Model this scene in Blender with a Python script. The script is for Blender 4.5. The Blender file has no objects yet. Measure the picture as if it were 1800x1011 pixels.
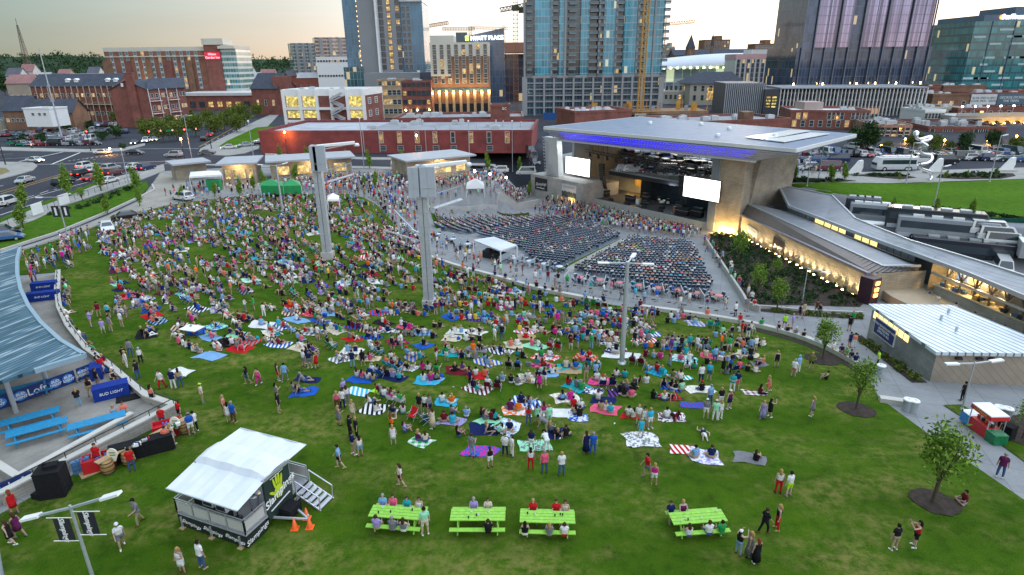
import bpy,bmesh,math,random
import numpy as np
from mathutils import Vector,Matrix
from mathutils.geometry import delaunay_2d_cdt
random.seed(7)
R=math.radians;PI=math.pi
scene=bpy.context.scene
C=scene.collection
# ---- camera, sky, sun, exposure
CAM_H=24.0
cam_d=bpy.data.cameras.new('camera');cam=bpy.data.objects.new('camera',cam_d);C.objects.link(cam)
cam_d.sensor_width=36.0;cam_d.lens=36.0*1075/1800;cam_d.clip_end=20000;cam_d.clip_start=0.5
CAM_M=Matrix.Rotation(R(90-20.2),3,'X')@Matrix.Rotation(R(-0.7),3,'Z')
cam.matrix_world=Matrix.Translation((0,0,CAM_H))@CAM_M.to_4x4()
scene.camera=cam
SUN_EL,SUN_AZ=7.0,28.0
world=bpy.data.worlds.new('World');scene.world=world;world.use_nodes=True
wn=world.node_tree;wn.nodes.clear()
def wnode(t,**k):
 n=wn.nodes.new(t)
 for a,b in k.items():setattr(n,a,b)
 return n
w_out=wnode('ShaderNodeOutputWorld');w_bg=wnode('ShaderNodeBackground')
w_sky=wnode('ShaderNodeTexSky',sky_type='NISHITA',sun_disc=False,sun_elevation=R(SUN_EL),sun_rotation=R(SUN_AZ))
w_sky.air_density=1.0;w_sky.dust_density=3.5;w_sky.ozone_density=1.6;w_sky.altitude=150
w_tc=wnode('ShaderNodeTexCoord');w_sp=wnode('ShaderNodeSeparateXYZ');L=wn.links.new
L(w_tc.outputs['Generated'],w_sp.inputs[0])
def w_ramp(src,stops):
 n=wnode('ShaderNodeValToRGB');e=n.color_ramp
 while len(e.elements)<len(stops):e.elements.new(.5)
 for q,(p,c) in zip(e.elements,stops):q.position=p;q.color=(*c,1)
 L(src,n.inputs[0]);return n.outputs[0]
w_el=w_ramp(w_sp.outputs['Z'],[(0,(.86,.66,.51)),(.03,(.83,.72,.64)),(.075,(.75,.75,.75)),(.25,(.74,.79,.86)),(.6,(.94,1.07,1.27)),(1,(1.0,1.2,1.52))])
w_az=wnode('ShaderNodeMath',operation='MULTIPLY_ADD');w_az.inputs[1].default_value=.5;w_az.inputs[2].default_value=.5;L(w_sp.outputs['X'],w_az.inputs[0])
w_side=w_ramp(w_az.outputs[0],[(.1,(.14,.215,.205)),(.2,(.26,.325,.305)),(.34,(.55,.545,.50)),(.45,(.86,.85,.82)),(.55,(1.04,1.03,1.02)),(1,(.92,.95,1.0))])
w_m1=wnode('ShaderNodeMix',data_type='RGBA',blend_type='MULTIPLY');w_m1.inputs['Factor'].default_value=1;L(w_el,w_m1.inputs['A']);L(w_side,w_m1.inputs['B'])
w_mp=wnode('ShaderNodeMapping');w_mp.inputs['Scale'].default_value=(1.2,1.2,14);w_nz=wnode('ShaderNodeTexNoise');w_nz.inputs['Scale'].default_value=2.0;w_nz.inputs['Detail'].default_value=5
L(w_tc.outputs['Generated'],w_mp.inputs[0]);L(w_mp.outputs[0],w_nz.inputs['Vector'])
w_cl=w_ramp(w_nz.outputs['Fac'],[(.35,(.97,.965,.96)),(.65,(1.02,1.02,1.02))])
w_m2=wnode('ShaderNodeMix',data_type='RGBA',blend_type='MULTIPLY');w_m2.inputs['Factor'].default_value=1;L(w_m1.outputs['Result'],w_m2.inputs['A']);L(w_cl,w_m2.inputs['B'])
w_sc=wnode('ShaderNodeMix',data_type='RGBA',blend_type='MULTIPLY');w_sc.inputs['Factor'].default_value=1;w_sc.inputs['B'].default_value=(8.6,8.6,8.6,1);L(w_m2.outputs['Result'],w_sc.inputs['A'])
w_mx=wnode('ShaderNodeMix',data_type='RGBA');w_mx.inputs['Factor'].default_value=.9;L(w_sky.outputs[0],w_mx.inputs['A']);L(w_sc.outputs['Result'],w_mx.inputs['B'])
w_mx.clamp_result=False;w_sc.clamp_result=False
L(w_mx.outputs['Result'],w_bg.inputs['Color']);w_bg.inputs['Strength'].default_value=0.12
L(w_bg.outputs[0],w_out.inputs[0])
sun_d=bpy.data.lights.new('sun','SUN');sun=bpy.data.objects.new('sun',sun_d);C.objects.link(sun)
sun_d.energy=0.8;sun_d.angle=R(14);sun_d.color=(1,.86,.72)
sun.rotation_euler=Vector((-math.sin(R(SUN_AZ))*math.cos(R(SUN_EL)),-math.cos(R(SUN_AZ))*math.cos(R(SUN_EL)),-math.sin(R(SUN_EL)))).to_track_quat('-Z','Y').to_euler()
scene.view_settings.view_transform='Standard';scene.view_settings.look='None'
scene.view_settings.exposure=0.93;scene.view_settings.gamma=1.0
scene.render.engine='CYCLES'
scene.cycles.use_denoising=True
scene.cycles.max_bounces=5;scene.cycles.diffuse_bounces=2;scene.cycles.glossy_bounces=2;scene.cycles.transmission_bounces=3
scene.cycles.transparent_max_bounces=6;scene.cycles.sample_clamp_indirect=4
# ---- layout helpers: where a spot of the photo lies in the world
def ray(px,py):return CAM_M@Vector(((px-900)/1075,-(py-505.5)/1075,-1.0))
def un(px,py,z=0.0):
 d=ray(px,py);t=(z-CAM_H)/d.z;return Vector((d.x*t,d.y*t,z))
def at(px,py,Y):
 d=ray(px,py);t=Y/d.y;return Vector((d.x*t,Y,CAM_H+d.z*t))
def sm(a,b,x):
 t=max(0.,min(1.,(x-a)/(b-a)));return t*t*(3-2*t)
def lerp(x,P):
 if x<=P[0][0]:return P[0][1]
 for(a,b),(c,d) in zip(P,P[1:]):
  if x<=c:return b+(d-b)*(x-a)/(c-a)
 return P[-1][1]
def G(x,y):
 """height of the ground: level town, lawn falling to the terrace, the seating bowl below it"""
 if y>200 or y<0 or abs(x)>160:return 0.0
 u=(x-5)*.334+(y-68)*.943;w=(x-5)*.943-(y-68)*.334
 z=lerp(u,[(-42,0),(-30,-.5),(-8,-2.4),(0,-3),(8,-3.2),(60,-8),(75,-8)])
 k=sm(5,30,u);f=sm(-38-14*k,-12-23*k,w)
 r=1-sm(36,60,w);zr=max(z,-3.0);z=z*r+zr*(1-r)
 s=(x-16)*.789+(y-148.7)*.615
 q=sm(-14,-7,(x-16)*.615-(y-148.7)*.789)
 b=1-sm(2+8*q,9+11*q,s+max(0,x-45)*.25)
 z=z*f*b
 t=(x+20)*-.42+(y-125)*.907
 up=sm(0,3.0,t)*(1-sm(-5,2,x))
 z=z*(1-up)+max(z,-1.2)*up
 if x>53:z-=3.6*sm(0,.8,min((x-61.0)*-0.838+(y-111.2)*-0.545,(x-72.9)*-0.299+(y-92.9)*-0.954))*sm(53,55,x)*sm(50,58,y)
 return z
def gp(px,py,dz=0.0):
 d=ray(px,py);t=20.;pt=t
 while t<4000:
  if CAM_H+d.z*t<G(d.x*t,d.y*t)+dz:
   a,b=pt,t
   for _ in range(24):
    m=(a+b)/2
    if CAM_H+d.z*m<G(d.x*m,d.y*m)+dz:b=m
    else:a=m
   return Vector((d.x*a,d.y*a,G(d.x*a,d.y*a)))
  pt=t;t+=.5+t*.01
 return Vector((d.x*4000,d.y*4000,0))
# ---- objects
def wloc(o):
 v=Vector((0,0,0))
 while o is not None:v+=o.location;o=o.parent
 return v
def tag(o,label=None,cat=None,group=None,kind=None):
 if label:o['label']=label
 if cat:o['category']=cat
 if group:o['group']=group
 if kind:o['kind']=kind
 return o
def thing(name,label,cat,loc=(0,0,0),group=None):
 o=bpy.data.objects.new(name,None);C.objects.link(o);o.location=loc;o.empty_display_size=.3
 return tag(o,label,cat,group)
class MB:
 def __init__(s):s.v=[];s.f=[];s.m=[];s.cur=0;s.sm=[];s.smooth=False
 def add(s,vs,fs):
  n=len(s.v);s.v+=[tuple(v) for v in vs]
  for f in fs:s.f.append(tuple(i+n for i in f));s.m.append(s.cur);s.sm.append(s.smooth)
 def slot(s,i):s.cur=i;return s
 def quad(s,a,b,c,d):s.add([a,b,c,d],[(0,1,2,3)]);return s
 def poly(s,p):s.add(p,[tuple(range(len(p)))]);return s
 def box(s,c,sz,rz=0.0,M=None):
  x,y,z=(q/2 for q in sz)
  vs=[Vector((i*x,j*y,k*z)) for k in(-1,1) for j in(-1,1) for i in(-1,1)]
  if M is None:M=Matrix.Rotation(rz,3,'Z')
  c=Vector(c);s.add([M@v+c for v in vs],[(0,2,3,1),(4,5,7,6),(0,1,5,4),(2,6,7,3),(0,4,6,2),(1,3,7,5)]);return s
 def bar(s,p,q,w,h=None,up=(0,0,1)):
  p,q=Vector(p),Vector(q);d=q-p;l=d.length
  if l<1e-6:return s
  d/=l;u=Vector(up)
  if abs(d.dot(u))>.99:u=Vector((0,1,0))
  x=d.cross(u).normalized();y=x.cross(d)
  M=Matrix((x,d,y)).transposed();return s.box((p+q)/2,(w,l,h or w),M=M)
 def tube(s,p,q,r0,r1=None,n=8,cap=True):
  p,q=Vector(p),Vector(q);r1=r0 if r1 is None else r1;d=(q-p)
  if d.length<1e-6:return s
  d.normalize();u=Vector((0,0,1)) if abs(d.z)<.95 else Vector((1,0,0))
  x=d.cross(u).normalized();y=x.cross(d);o=s.smooth;s.smooth=True
  vs=[c+(x*math.cos(2*PI*i/n)+y*math.sin(2*PI*i/n))*r for c,r in((p,r0),(q,r1)) for i in range(n)]
  s.add(vs,[(i,i+n,(i+1)%n+n,(i+1)%n) for i in range(n)]);s.smooth=False
  if cap:s.add(vs[:n],[tuple(range(n))]);s.add(vs[n:],[tuple(range(n-1,-1,-1))])
  s.smooth=o;return s
 def lathe(s,c,prof,n=12,axis=None):
  c=Vector(c);M=Matrix.Identity(3) if axis is None else Vector((0,0,1)).rotation_difference(Vector(axis)).to_matrix()
  vs=[c+M@Vector((r*math.cos(2*PI*i/n),r*math.sin(2*PI*i/n),z)) for r,z in prof for i in range(n)]
  o=s.smooth;s.smooth=True
  s.add(vs,[(k*n+i,k*n+(i+1)%n,(k+1)*n+(i+1)%n,(k+1)*n+i) for k in range(len(prof)-1) for i in range(n)])
  s.smooth=o;return s
 def prism(s,pts,z0,z1,bottom=True):
  n=len(pts);a=[Vector((p[0],p[1],z0 if not callable(z0) else z0(p[0],p[1]))) for p in pts];b=[Vector((p[0],p[1],z1 if not callable(z1) else z1(p[0],p[1]))) for p in pts]
  area=sum(pts[i][0]*pts[(i+1)%n][1]-pts[(i+1)%n][0]*pts[i][1]for i in range(n))
  if area<0:a.reverse();b.reverse()
  fs=[(i,(i+1)%n,n+(i+1)%n,n+i) for i in range(n)]+[tuple(range(n,2*n))]
  if bottom:fs.append(tuple(range(n-1,-1,-1)))
  s.add(a+b,fs);return s
 def ext(s,pts,vec):
  n=len(pts);a=[Vector(p) for p in pts];b=[p+Vector(vec) for p in a]
  s.add(a+b,[(i,(i+1)%n,n+(i+1)%n,n+i) for i in range(n)]+[tuple(range(n,2*n)),tuple(range(n-1,-1,-1))]);return s
 def mesh(s,name,off=Vector((0,0,0)),mats=()):
  me=bpy.data.meshes.new(name);ox,oy,oz=off
  me.from_pydata([(x-ox,y-oy,z-oz) for x,y,z in s.v],[],s.f)
  for m in mats:me.materials.append(m)
  if len(mats)>1:me.polygons.foreach_set('material_index',s.m)
  if any(s.sm):me.polygons.foreach_set('use_smooth',s.sm)
  me.update();return me
def obj(name,mb,mats,parent=None,color=None,bevel=0):
 if not isinstance(mats,(list,tuple)):mats=[mats]
 off=wloc(parent) if parent is not None else Vector((0,0,0))
 loc=None
 if parent is None and mb.v:
  a=np.array(mb.v);loc=Vector(((a[:,0].min()+a[:,0].max())/2,(a[:,1].min()+a[:,1].max())/2,a[:,2].min()));off=loc
 me=mb.mesh(name,off,mats)
 o=bpy.data.objects.new(name,me);C.objects.link(o)
 if parent is not None:o.parent=parent
 elif loc is not None:o.location=loc
 if color is not None:o.color=(*color,1)
 if bevel:
  bm=bmesh.new();bm.from_mesh(me);bmesh.ops.bevel(bm,geom=bm.edges[:],offset=bevel,segments=1,affect='EDGES',clamp_overlap=True);bm.to_mesh(me);bm.free()
 return o
def struct(name,mb,mats):
 return tag(obj(name,mb,mats),kind='structure')
def kids(o):
 return[c for c in C.objects if c.parent==o]
KIDS={}
def dup(root,loc,rz=0.0,scale=None,label=None,group=None,color=None,colors=None):
 """copy of a thing with copies of its parts and sub-parts (children looked up once per prototype)"""
 def tree(o):
  if o.name not in KIDS:KIDS[o.name]=kids(o)
  return KIDS[o.name]
 r=root.copy();C.objects.link(r);r.location=loc;r.rotation_euler=(0,0,rz)
 if scale is not None:r.scale=scale if hasattr(scale,'__len__') else(scale,)*3
 if label:r['label']=label
 if group:r['group']=group
 def rec(src,dst):
  for c in tree(src):
   k=c.copy();C.objects.link(k);k.parent=dst
   base=c.name.split('.')[0]
   if colors and base in colors:k.color=(*colors[base],1)
   elif color is not None and c.get('_tint'):k.color=(*color,1)
   rec(c,k)
 if color is not None:r.color=(*color,1)
 rec(root,r);return r
def text_part(name,body,mat,parent,loc,xdir,updir,size,shear=0.0,extrude=.01,align='CENTER',bold=0.0,wscale=1.0):
 """lettering as a flat mesh lying in the plane of xdir and updir"""
 cu=bpy.data.curves.new('lettering','FONT');cu.body=body;cu.size=size;cu.align_x=align;cu.align_y='CENTER'
 cu.extrude=extrude;cu.shear=shear;cu.resolution_u=3;cu.offset=bold
 t=bpy.data.objects.new('lettering',cu);C.objects.link(t)
 dg=bpy.context.evaluated_depsgraph_get();me=bpy.data.meshes.new_from_object(t.evaluated_get(dg))
 C.objects.unlink(t);bpy.data.objects.remove(t)
 x=Vector(xdir).normalized();y=Vector(updir);y=(y-x*y.dot(x)).normalized();z=x.cross(y)
 M=Matrix((x,y,z)).transposed().to_4x4();M.translation=Vector(loc)-(wloc(parent) if parent else Vector((0,0,0)))
 me.transform(M@Matrix.Diagonal((wscale,1,1,1)));me.materials.clear();me.materials.append(mat)
 o=bpy.data.objects.new(name,me);C.objects.link(o);o.parent=parent;return o
# ---- materials
MATS={}
def nt(name):
 m=bpy.data.materials.new(name);m.use_nodes=True;t=m.node_tree;b=t.nodes['Principled BSDF'];return m,t,b
def node(t,ty,ins=None,**k):
 n=t.nodes.new(ty)
 for a,b in k.items():setattr(n,a,b)
 for a,b in(ins or{}).items():
  if isinstance(b,bpy.types.NodeSocket):t.links.new(b,n.inputs[a])
  else:n.inputs[a].default_value=b
 return n
def rgb(c,a=1):return(c[0],c[1],c[2],a)
def ramp(t,fac,stops,interp='LINEAR'):
 n=node(t,'ShaderNodeValToRGB',{'Fac':fac});e=n.color_ramp;e.interpolation=interp
 while len(e.elements)<len(stops):e.elements.new(.5)
 for q,(p,c) in zip(e.elements,stops):q.position=p;q.color=rgb(c)
 return n.outputs['Color']
def noise(t,scale,detail=4,rough=.55,coord='Object',vec=None):
 if vec is None:vec=node(t,'ShaderNodeTexCoord').outputs[coord]
 return node(t,'ShaderNodeTexNoise',{'Vector':vec,'Scale':scale,'Detail':detail,'Roughness':rough}).outputs['Fac']
def bump(t,b,h,strength=.3,dist=.02):
 n=node(t,'ShaderNodeBump',{'Height':h,'Strength':strength,'Distance':dist});t.links.new(n.outputs['Normal'],b.inputs['Normal'])
def mixc(t,f,a,b,mode='MIX'):
 n=node(t,'ShaderNodeMix',data_type='RGBA',blend_type=mode)
 for k,v in(('Factor',f),('A',a),('B',b)):
  if isinstance(v,bpy.types.NodeSocket):t.links.new(v,n.inputs[k])
  else:n.inputs[k].default_value=rgb(v) if isinstance(v,(tuple,list)) else v
 return n.outputs['Result']
def mat(name,c=(.5,.5,.5),rough=.7,var=.18,scale=2.0,metal=0.0,emis=None,es=0.0,bmp=0.0,coat=0.0,spec=None):
 """plain surface with uneven colour"""
 if name in MATS:return MATS[name]
 m,t,b=nt(name)
 f=noise(t,scale,5,.6)
 t.links.new(ramp(t,f,[(.25,[x*(1-var) for x in c]),(.75,[min(1,x*(1+var)) for x in c])]),b.inputs['Base Color'])
 b.inputs['Roughness'].default_value=rough;b.inputs['Metallic'].default_value=metal;b.inputs['Coat Weight'].default_value=coat
 if spec is None and rough>=.7:spec=.15
 if spec is not None:b.inputs['Specular IOR Level'].default_value=spec
 if emis:b.inputs['Emission Color'].default_value=rgb(emis);b.inputs['Emission Strength'].default_value=es
 if bmp:bump(t,b,noise(t,scale*12,4),bmp)
 MATS[name]=m;return m
def tint(name,rough=.6,var=.12,scale=6.0,metal=0.0,coat=0.0):
 """colour comes from the object, so copies differ"""
 m,t,b=nt(name);oi=node(t,'ShaderNodeObjectInfo')
 f=noise(t,scale,4,.6);g=ramp(t,f,[(.3,(1-var,)*3),(.7,(1,1,1))])
 t.links.new(mixc(t,1.0,oi.outputs['Color'],g,'MULTIPLY'),b.inputs['Base Color'])
 b.inputs['Roughness'].default_value=rough;b.inputs['Metallic'].default_value=metal;b.inputs['Coat Weight'].default_value=coat
 if rough>.55:b.inputs['Specular IOR Level'].default_value=.1
 MATS[name]=m;return m
def brick(name,c1,c2,mortar,scale=1.0,bw=.45,bh=.16,rough=.85,msize=.012,bm=.4):
 """coursed masonry laid on the walls: along the wall horizontally, z vertically"""
 if name in MATS:return MATS[name]
 m,t,b=nt(name);g=node(t,'ShaderNodeNewGeometry');sp=node(t,'ShaderNodeSeparateXYZ',{0:g.outputs['Position']})
 nn=node(t,'ShaderNodeSeparateXYZ',{0:g.outputs['Normal']})
 a=node(t,'ShaderNodeMath',{0:sp.outputs[0],1:nn.outputs[1]},operation='MULTIPLY');c=node(t,'ShaderNodeMath',{0:sp.outputs[1],1:nn.outputs[0]},operation='MULTIPLY')
 d=node(t,'ShaderNodeMath',{0:a.outputs[0],1:c.outputs[0]},operation='SUBTRACT')
 v=node(t,'ShaderNodeCombineXYZ',{0:d.outputs[0],1:sp.outputs[2]})
 k=node(t,'ShaderNodeTexBrick',{'Vector':v.outputs[0],'Color1':rgb(c1),'Color2':rgb(c2),'Mortar':rgb(mortar),'Scale':scale,'Mortar Size':msize,'Brick Width':bw,'Row Height':bh,'Bias':0.0})
 f=noise(t,.35,5,.6,vec=g.outputs['Position']);gcol=ramp(t,f,[(.3,(.66,.67,.68)),(.5,(.95,.95,.95)),(.72,(1.2,1.17,1.14))])
 t.links.new(mixc(t,1.0,k.outputs['Color'],gcol,'MULTIPLY'),b.inputs['Base Color']);b.inputs['Roughness'].default_value=rough
 if bm:bump(t,b,k.outputs['Fac'],-bm,.02)
 MATS[name]=m;return m
def glow(name,c,s):
 if name in MATS:return MATS[name]
 m,t,b=nt(name);b.inputs['Base Color'].default_value=rgb([min(1,x*.5) for x in c]);b.inputs['Emission Color'].default_value=rgb(c);b.inputs['Emission Strength'].default_value=s
 MATS[name]=m;return m
def ribs(name,c1,c2,axis,period,duty=.12,rough=.45,metal=.6,world_=True):
 """standing-seam sheet: dark narrow seams every period metres along the direction axis"""
 if name in MATS:return MATS[name]
 m,t,b=nt(name);g=node(t,'ShaderNodeNewGeometry');dt=node(t,'ShaderNodeVectorMath',{0:g.outputs['Position'],1:axis},operation='DOT_PRODUCT')
 q=node(t,'ShaderNodeMath',{0:dt.outputs['Value'],1:1/period},operation='MULTIPLY');fr=node(t,'ShaderNodeMath',{0:q.outputs[0]},operation='FRACT')
 s=node(t,'ShaderNodeMath',{0:fr.outputs[0],1:duty},operation='LESS_THAN')
 nz=noise(t,.4,5,.6,vec=g.outputs['Position']);c1v=ramp(t,nz,[(.3,[x*.82 for x in c1]),(.7,[min(1,x*1.12) for x in c1])])
 t.links.new(mixc(t,s.outputs[0],c1v,c2),b.inputs['Base Color']);b.inputs['Roughness'].default_value=rough;b.inputs['Metallic'].default_value=metal
 bump(t,b,s.outputs[0],.6,.05)
 MATS[name]=m;return m
WHITE=mat('white_paint',(.78,.78,.76),.55,.06,1.5)
GREY=mat('grey_metal',(.42,.44,.45),.45,.12,1.2,metal=.3)
GALV=mat('galvanized_steel',(.50,.54,.57),.4,.12,1.5,metal=.5)
DARK=mat('dark_metal',(.03,.032,.036),.5,.2,2.0,metal=.2)
BLACK=mat('black_fabric',(.012,.012,.014),.85,.25,5.0)
CONC=mat('pale_concrete',(.42,.41,.38),.85,.12,.6,bmp=.15)
CONCD=mat('grey_concrete',(.30,.30,.29),.85,.14,.6,bmp=.15)
RUBBER=mat('rubber',(.015,.015,.016),.8,.2,8)
LAMPW=glow('warm_lamp',(1,.62,.22),30.0)
LAMPC=glow('white_lamp',(1,.95,.85),20.0)
GLASS=mat('dark_window_glass',(.02,.035,.045),.06,.3,.3,spec=.9)
# ---- ground sheets
def inside(p,poly):
 x,y=p;r=False;n=len(poly)
 for i in range(n):
  x1,y1=poly[i];x2,y2=poly[i-1]
  if(y1>y)!=(y2>y) and x<(x2-x1)*(y-y1)/(y2-y1)+x1:r=not r
 return r
def dens(pts,step,closed=True):
 out=[];n=len(pts)
 for i in range(n if closed else n-1):
  a=Vector(pts[i][:2]);b=Vector(pts[(i+1)%n][:2]);k=max(1,int((b-a).length/step))
  out+=[a+(b-a)*j/k for j in range(k)]
 if not closed:out.append(Vector(pts[-1][:2]))
 return out
def smooth_line(pts,n=4):
 """rounded polyline through the points"""
 P=[Vector(p[:2]) for p in pts];out=[]
 for i in range(len(P)-1):
  p0,p1,p2,p3=P[max(0,i-1)],P[i],P[i+1],P[min(len(P)-1,i+2)]
  for k in range(n):
   t=k/n
   out.append(.5*((2*p1)+(p2-p0)*t+(2*p0-5*p1+4*p2-p3)*t*t+(3*p1-p0-3*p2+p3)*t**3))
 out.append(P[-1]);return out
def sheet(name,pts,m,dz,step=2.0,skirt=0.0,kind='structure'):
 b=dens(pts,step);n=len(b)
 xs=[p.x for p in b];ys=[p.y for p in b];V=[Vector((p.x,p.y)) for p in b];pl=[(p.x,p.y) for p in b]
 x=math.floor(min(xs)/step)*step
 while x<max(xs):
  y=math.floor(min(ys)/step)*step
  while y<max(ys):
   if inside((x,y),pl):V.append(Vector((x+.013,y+.017)))
   y+=step
  x+=step
 r=delaunay_2d_cdt(V,[(i,(i+1)%n) for i in range(n)],[],1,1e-4)
 mb=MB();mb.smooth=True
 vs=[(v.x,v.y,G(v.x,v.y)+dz) for v in r[0]]
 fs=[]
 for f in r[2]:
  a,c,d=(r[0][i]for i in f[:3])
  fs.append(tuple(f) if(c-a).cross(d-a)>0 else tuple(reversed(f)))
 mb.add(vs,fs);mb.smooth=False
 if skirt:
  for i in range(n):
   a,c=b[i],b[(i+1)%n]
   mb.quad((a.x,a.y,G(a.x,a.y)+dz-skirt),(c.x,c.y,G(c.x,c.y)+dz-skirt),(c.x,c.y,G(c.x,c.y)+dz),(a.x,a.y,G(a.x,a.y)+dz))
 o=obj(name,mb,m);tag(o,kind=kind);return o
def px(l):return[gp(*p) for p in l]
def px0(l):return[un(p[0],p[1],0) for p in l]
def asphalt():
 m,t,b=nt('asphalt');f=noise(t,.08,6,.65);g=noise(t,3.0,4,.7)
 c=ramp(t,f,[(.3,(.026,.030,.042)),(.7,(.05,.055,.07))])
 t.links.new(mixc(t,.35,c,ramp(t,g,[(.3,(.03,.032,.038)),(.7,(.1,.1,.108))])),b.inputs['Base Color']);b.inputs['Roughness'].default_value=.95;b.inputs['Specular IOR Level'].default_value=.1
 return m
ASPH=asphalt()
def grass(name,dark,light,dry,dryness,stripe=0.0):
 m,t,b=nt(name);tc=node(t,'ShaderNodeTexCoord').outputs['Object']
 big=noise(t,.07,5,.6,vec=tc);mid=noise(t,.9,5,.65,vec=tc)
 st=node(t,'ShaderNodeMapping',{0:tc,'Scale':(3.5,8.0,1),'Rotation':(0,0,R(-20))});fine=noise(t,3.2,5,.8,vec=st.outputs[0])
 c=ramp(t,big,[(.3,dark),(.7,light)])
 c=mixc(t,.55,c,ramp(t,mid,[(.3,[x*.62 for x in dark]),(.5,light),(.72,[light[0]*1.5,light[1]*1.18,light[2]*1.1])]))
 c=mixc(t,.75,c,mixc(t,1.0,c,ramp(t,fine,[(.28,(.35,.38,.3)),(.5,(1,1,1)),(.72,(1.75,1.6,1.4))]),'MULTIPLY'))
 d1=noise(t,.22,4,.6,vec=node(t,'ShaderNodeMapping',{0:tc,'Location':(31,7,0),'Scale':(.7,1.3,1)}).outputs[0])
 df=ramp(t,d1,[(.58-.12*dryness,(0,0,0)),(.76-.1*dryness,(.75,.75,.75))])
 dm=node(t,'ShaderNodeMath',{0:df,1:ramp(t,noise(t,1.6,5,.7,vec=tc),[(.4,(0,0,0)),(.62,(1,1,1))])},operation='MULTIPLY')
 c=mixc(t,dm.outputs[0],c,dry)
 if stripe:
  sp=node(t,'ShaderNodeVectorMath',{0:tc,1:(.31/stripe,.95/stripe,0)},operation='DOT_PRODUCT')
  sn=node(t,'ShaderNodeMath',{0:sp.outputs['Value']},operation='SINE');sr=node(t,'ShaderNodeMapRange',{0:sn.outputs[0],1:-1,2:1,3:.93,4:1.07})
  c=mixc(t,1.0,c,node(t,'ShaderNodeCombineColor',{0:sr.outputs[0],1:sr.outputs[0],2:sr.outputs[0]}).outputs[0],'MULTIPLY')
 t.links.new(c,b.inputs['Base Color']);b.inputs['Roughness'].default_value=.9;b.inputs['Specular IOR Level'].default_value=.03
 bump(t,b,fine,.9,.06);return m
LAWN_M=grass('lawn_grass',(.023,.068,.005),(.052,.112,.007),(.21,.19,.055),1.15,1.4)
GREEN_M=grass('far_lawn_grass',(.05,.125,.007),(.068,.155,.009),(.1,.2,.02),.1,3.0)
VERGE_M=grass('verge_grass',(.035,.1,.008),(.06,.14,.01),(.14,.13,.05),.5)
MULCH=mat('bark_mulch',(.045,.034,.028),.95,.45,3.0,bmp=.6)
def paving(name,c,joint,size=(2.4,2.4),rot=0.0,dirt=.2):
 m,t,b=nt(name);g=node(t,'ShaderNodeNewGeometry').outputs['Position'];mp=node(t,'ShaderNodeMapping',{0:g,'Rotation':(0,0,rot)}).outputs[0]
 k=node(t,'ShaderNodeTexBrick',{'Vector':mp,'Color1':rgb(c),'Color2':rgb([x*.93 for x in c]),'Mortar':rgb(joint),'Scale':1.0,'Mortar Size':.025,'Brick Width':size[0],'Row Height':size[1]},offset=0.0)
 f=noise(t,.3,6,.65,vec=g);f2=noise(t,4,4,.7,vec=g)
 c2=mixc(t,1.0,k.outputs['Color'],ramp(t,f,[(.3,(1-dirt,)*3),(.7,(1.08,1.08,1.08))]),'MULTIPLY')
 c2=mixc(t,1.0,c2,ramp(t,f2,[(.3,(.9,.9,.9)),(.7,(1.05,1.05,1.05))]),'MULTIPLY')
 t.links.new(c2,b.inputs['Base Color']);b.inputs['Roughness'].default_value=.9;b.inputs['Specular IOR Level'].default_value=.15;return m
PLAZA_M=paving('plaza_concrete',(.27,.275,.275),(.17,.175,.18),(3,3),R(20))
WALK_M=paving('sidewalk_concrete',(.36,.35,.32),(.22,.21,.2),(1.6,1.6),R(10))
BEIGE_M=paving('promenade_concrete',(.36,.33,.28),(.26,.24,.2),(2.5,2.5),R(-25))
def ground():
 def ax(a,b,lo,hi):
  v=[lo,lo*.5,lo*.25,lo*.1];v+=list(np.arange(a,b+.1,2.5));v+=[hi*.1,hi*.25,hi*.5,hi];return sorted(set(round(float(q),2) for q in v))
 X=ax(-160,160,-9000,9000);Y=ax(0,200,-3000,9000)
 n=len(Y);mb=MB();mb.smooth=True
 def gz(x,y):
  g=G(x,y)
  return-.03 if g==0 and min(G(x+a,y+b) for a in(-3,3) for b in(-3,3))==0 else min(G(x+a,y+b) for a in(-3,0,3) for b in(-3,0,3))-.6
 mb.add([(x,y,gz(x,y)) for x in X for y in Y],[(i*n+j,(i+1)*n+j,(i+1)*n+j+1,i*n+j+1) for i in range(len(X)-1) for j in range(n-1)])
 struct('ground',mb,ASPH)
ground()
WALL_PX=[(696,424),(741,448),(797,469),(870,489),(943,510),(998,522),(1060,534),(1125,543),(1221,556),(1300,569),(1338,577),(1398,593),(1447,612),(1477,627),(1508,645)]
WALL_W=[gp(*p) for p in WALL_PX]
TERR=smooth_line(WALL_W,4)
def w2(l):return[Vector((p[0],p[1],0)) for p in l]
LAWN_P=px([(0,905),(130,835),(300,728),(255,705),(195,655),(150,622),(120,582),(103,546),(98,513),(100,479),(30,485),(20,447)])+w2(smooth_line(px([(20,447),(120,416),(200,388),(300,361),(420,346),(560,341),(640,348),(690,390),(696,424)]),3))[1:-1]+w2(TERR)+px([(1530,672),(1545,700),(1640,770),(1800,880)])+w2([(32,18),(33,6),(-34,6),(-25,23.2)])+px([(0,967)])
plaza_pts=px([(0,447),(100,414),(190,378),(245,352),(266,325),(283,301),(440,293),(700,297),(860,300),(962,291)])+w2([(22,180),(75,140),(75,100),(70,40),(60,5),(-55,5),(-62,60)])
sheet('plaza',plaza_pts,PLAZA_M,.0,1.5)
sheet('lawn',LAWN_P,LAWN_M,.06,1.6)
prom=px([(0,449),(100,416),(190,380),(247,354),(268,325),(284,303),(330,318),(330,345),(300,359),(200,386),(120,414),(20,445)])
sheet('promenade',prom,BEIGE_M,.04,2.0)
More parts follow.
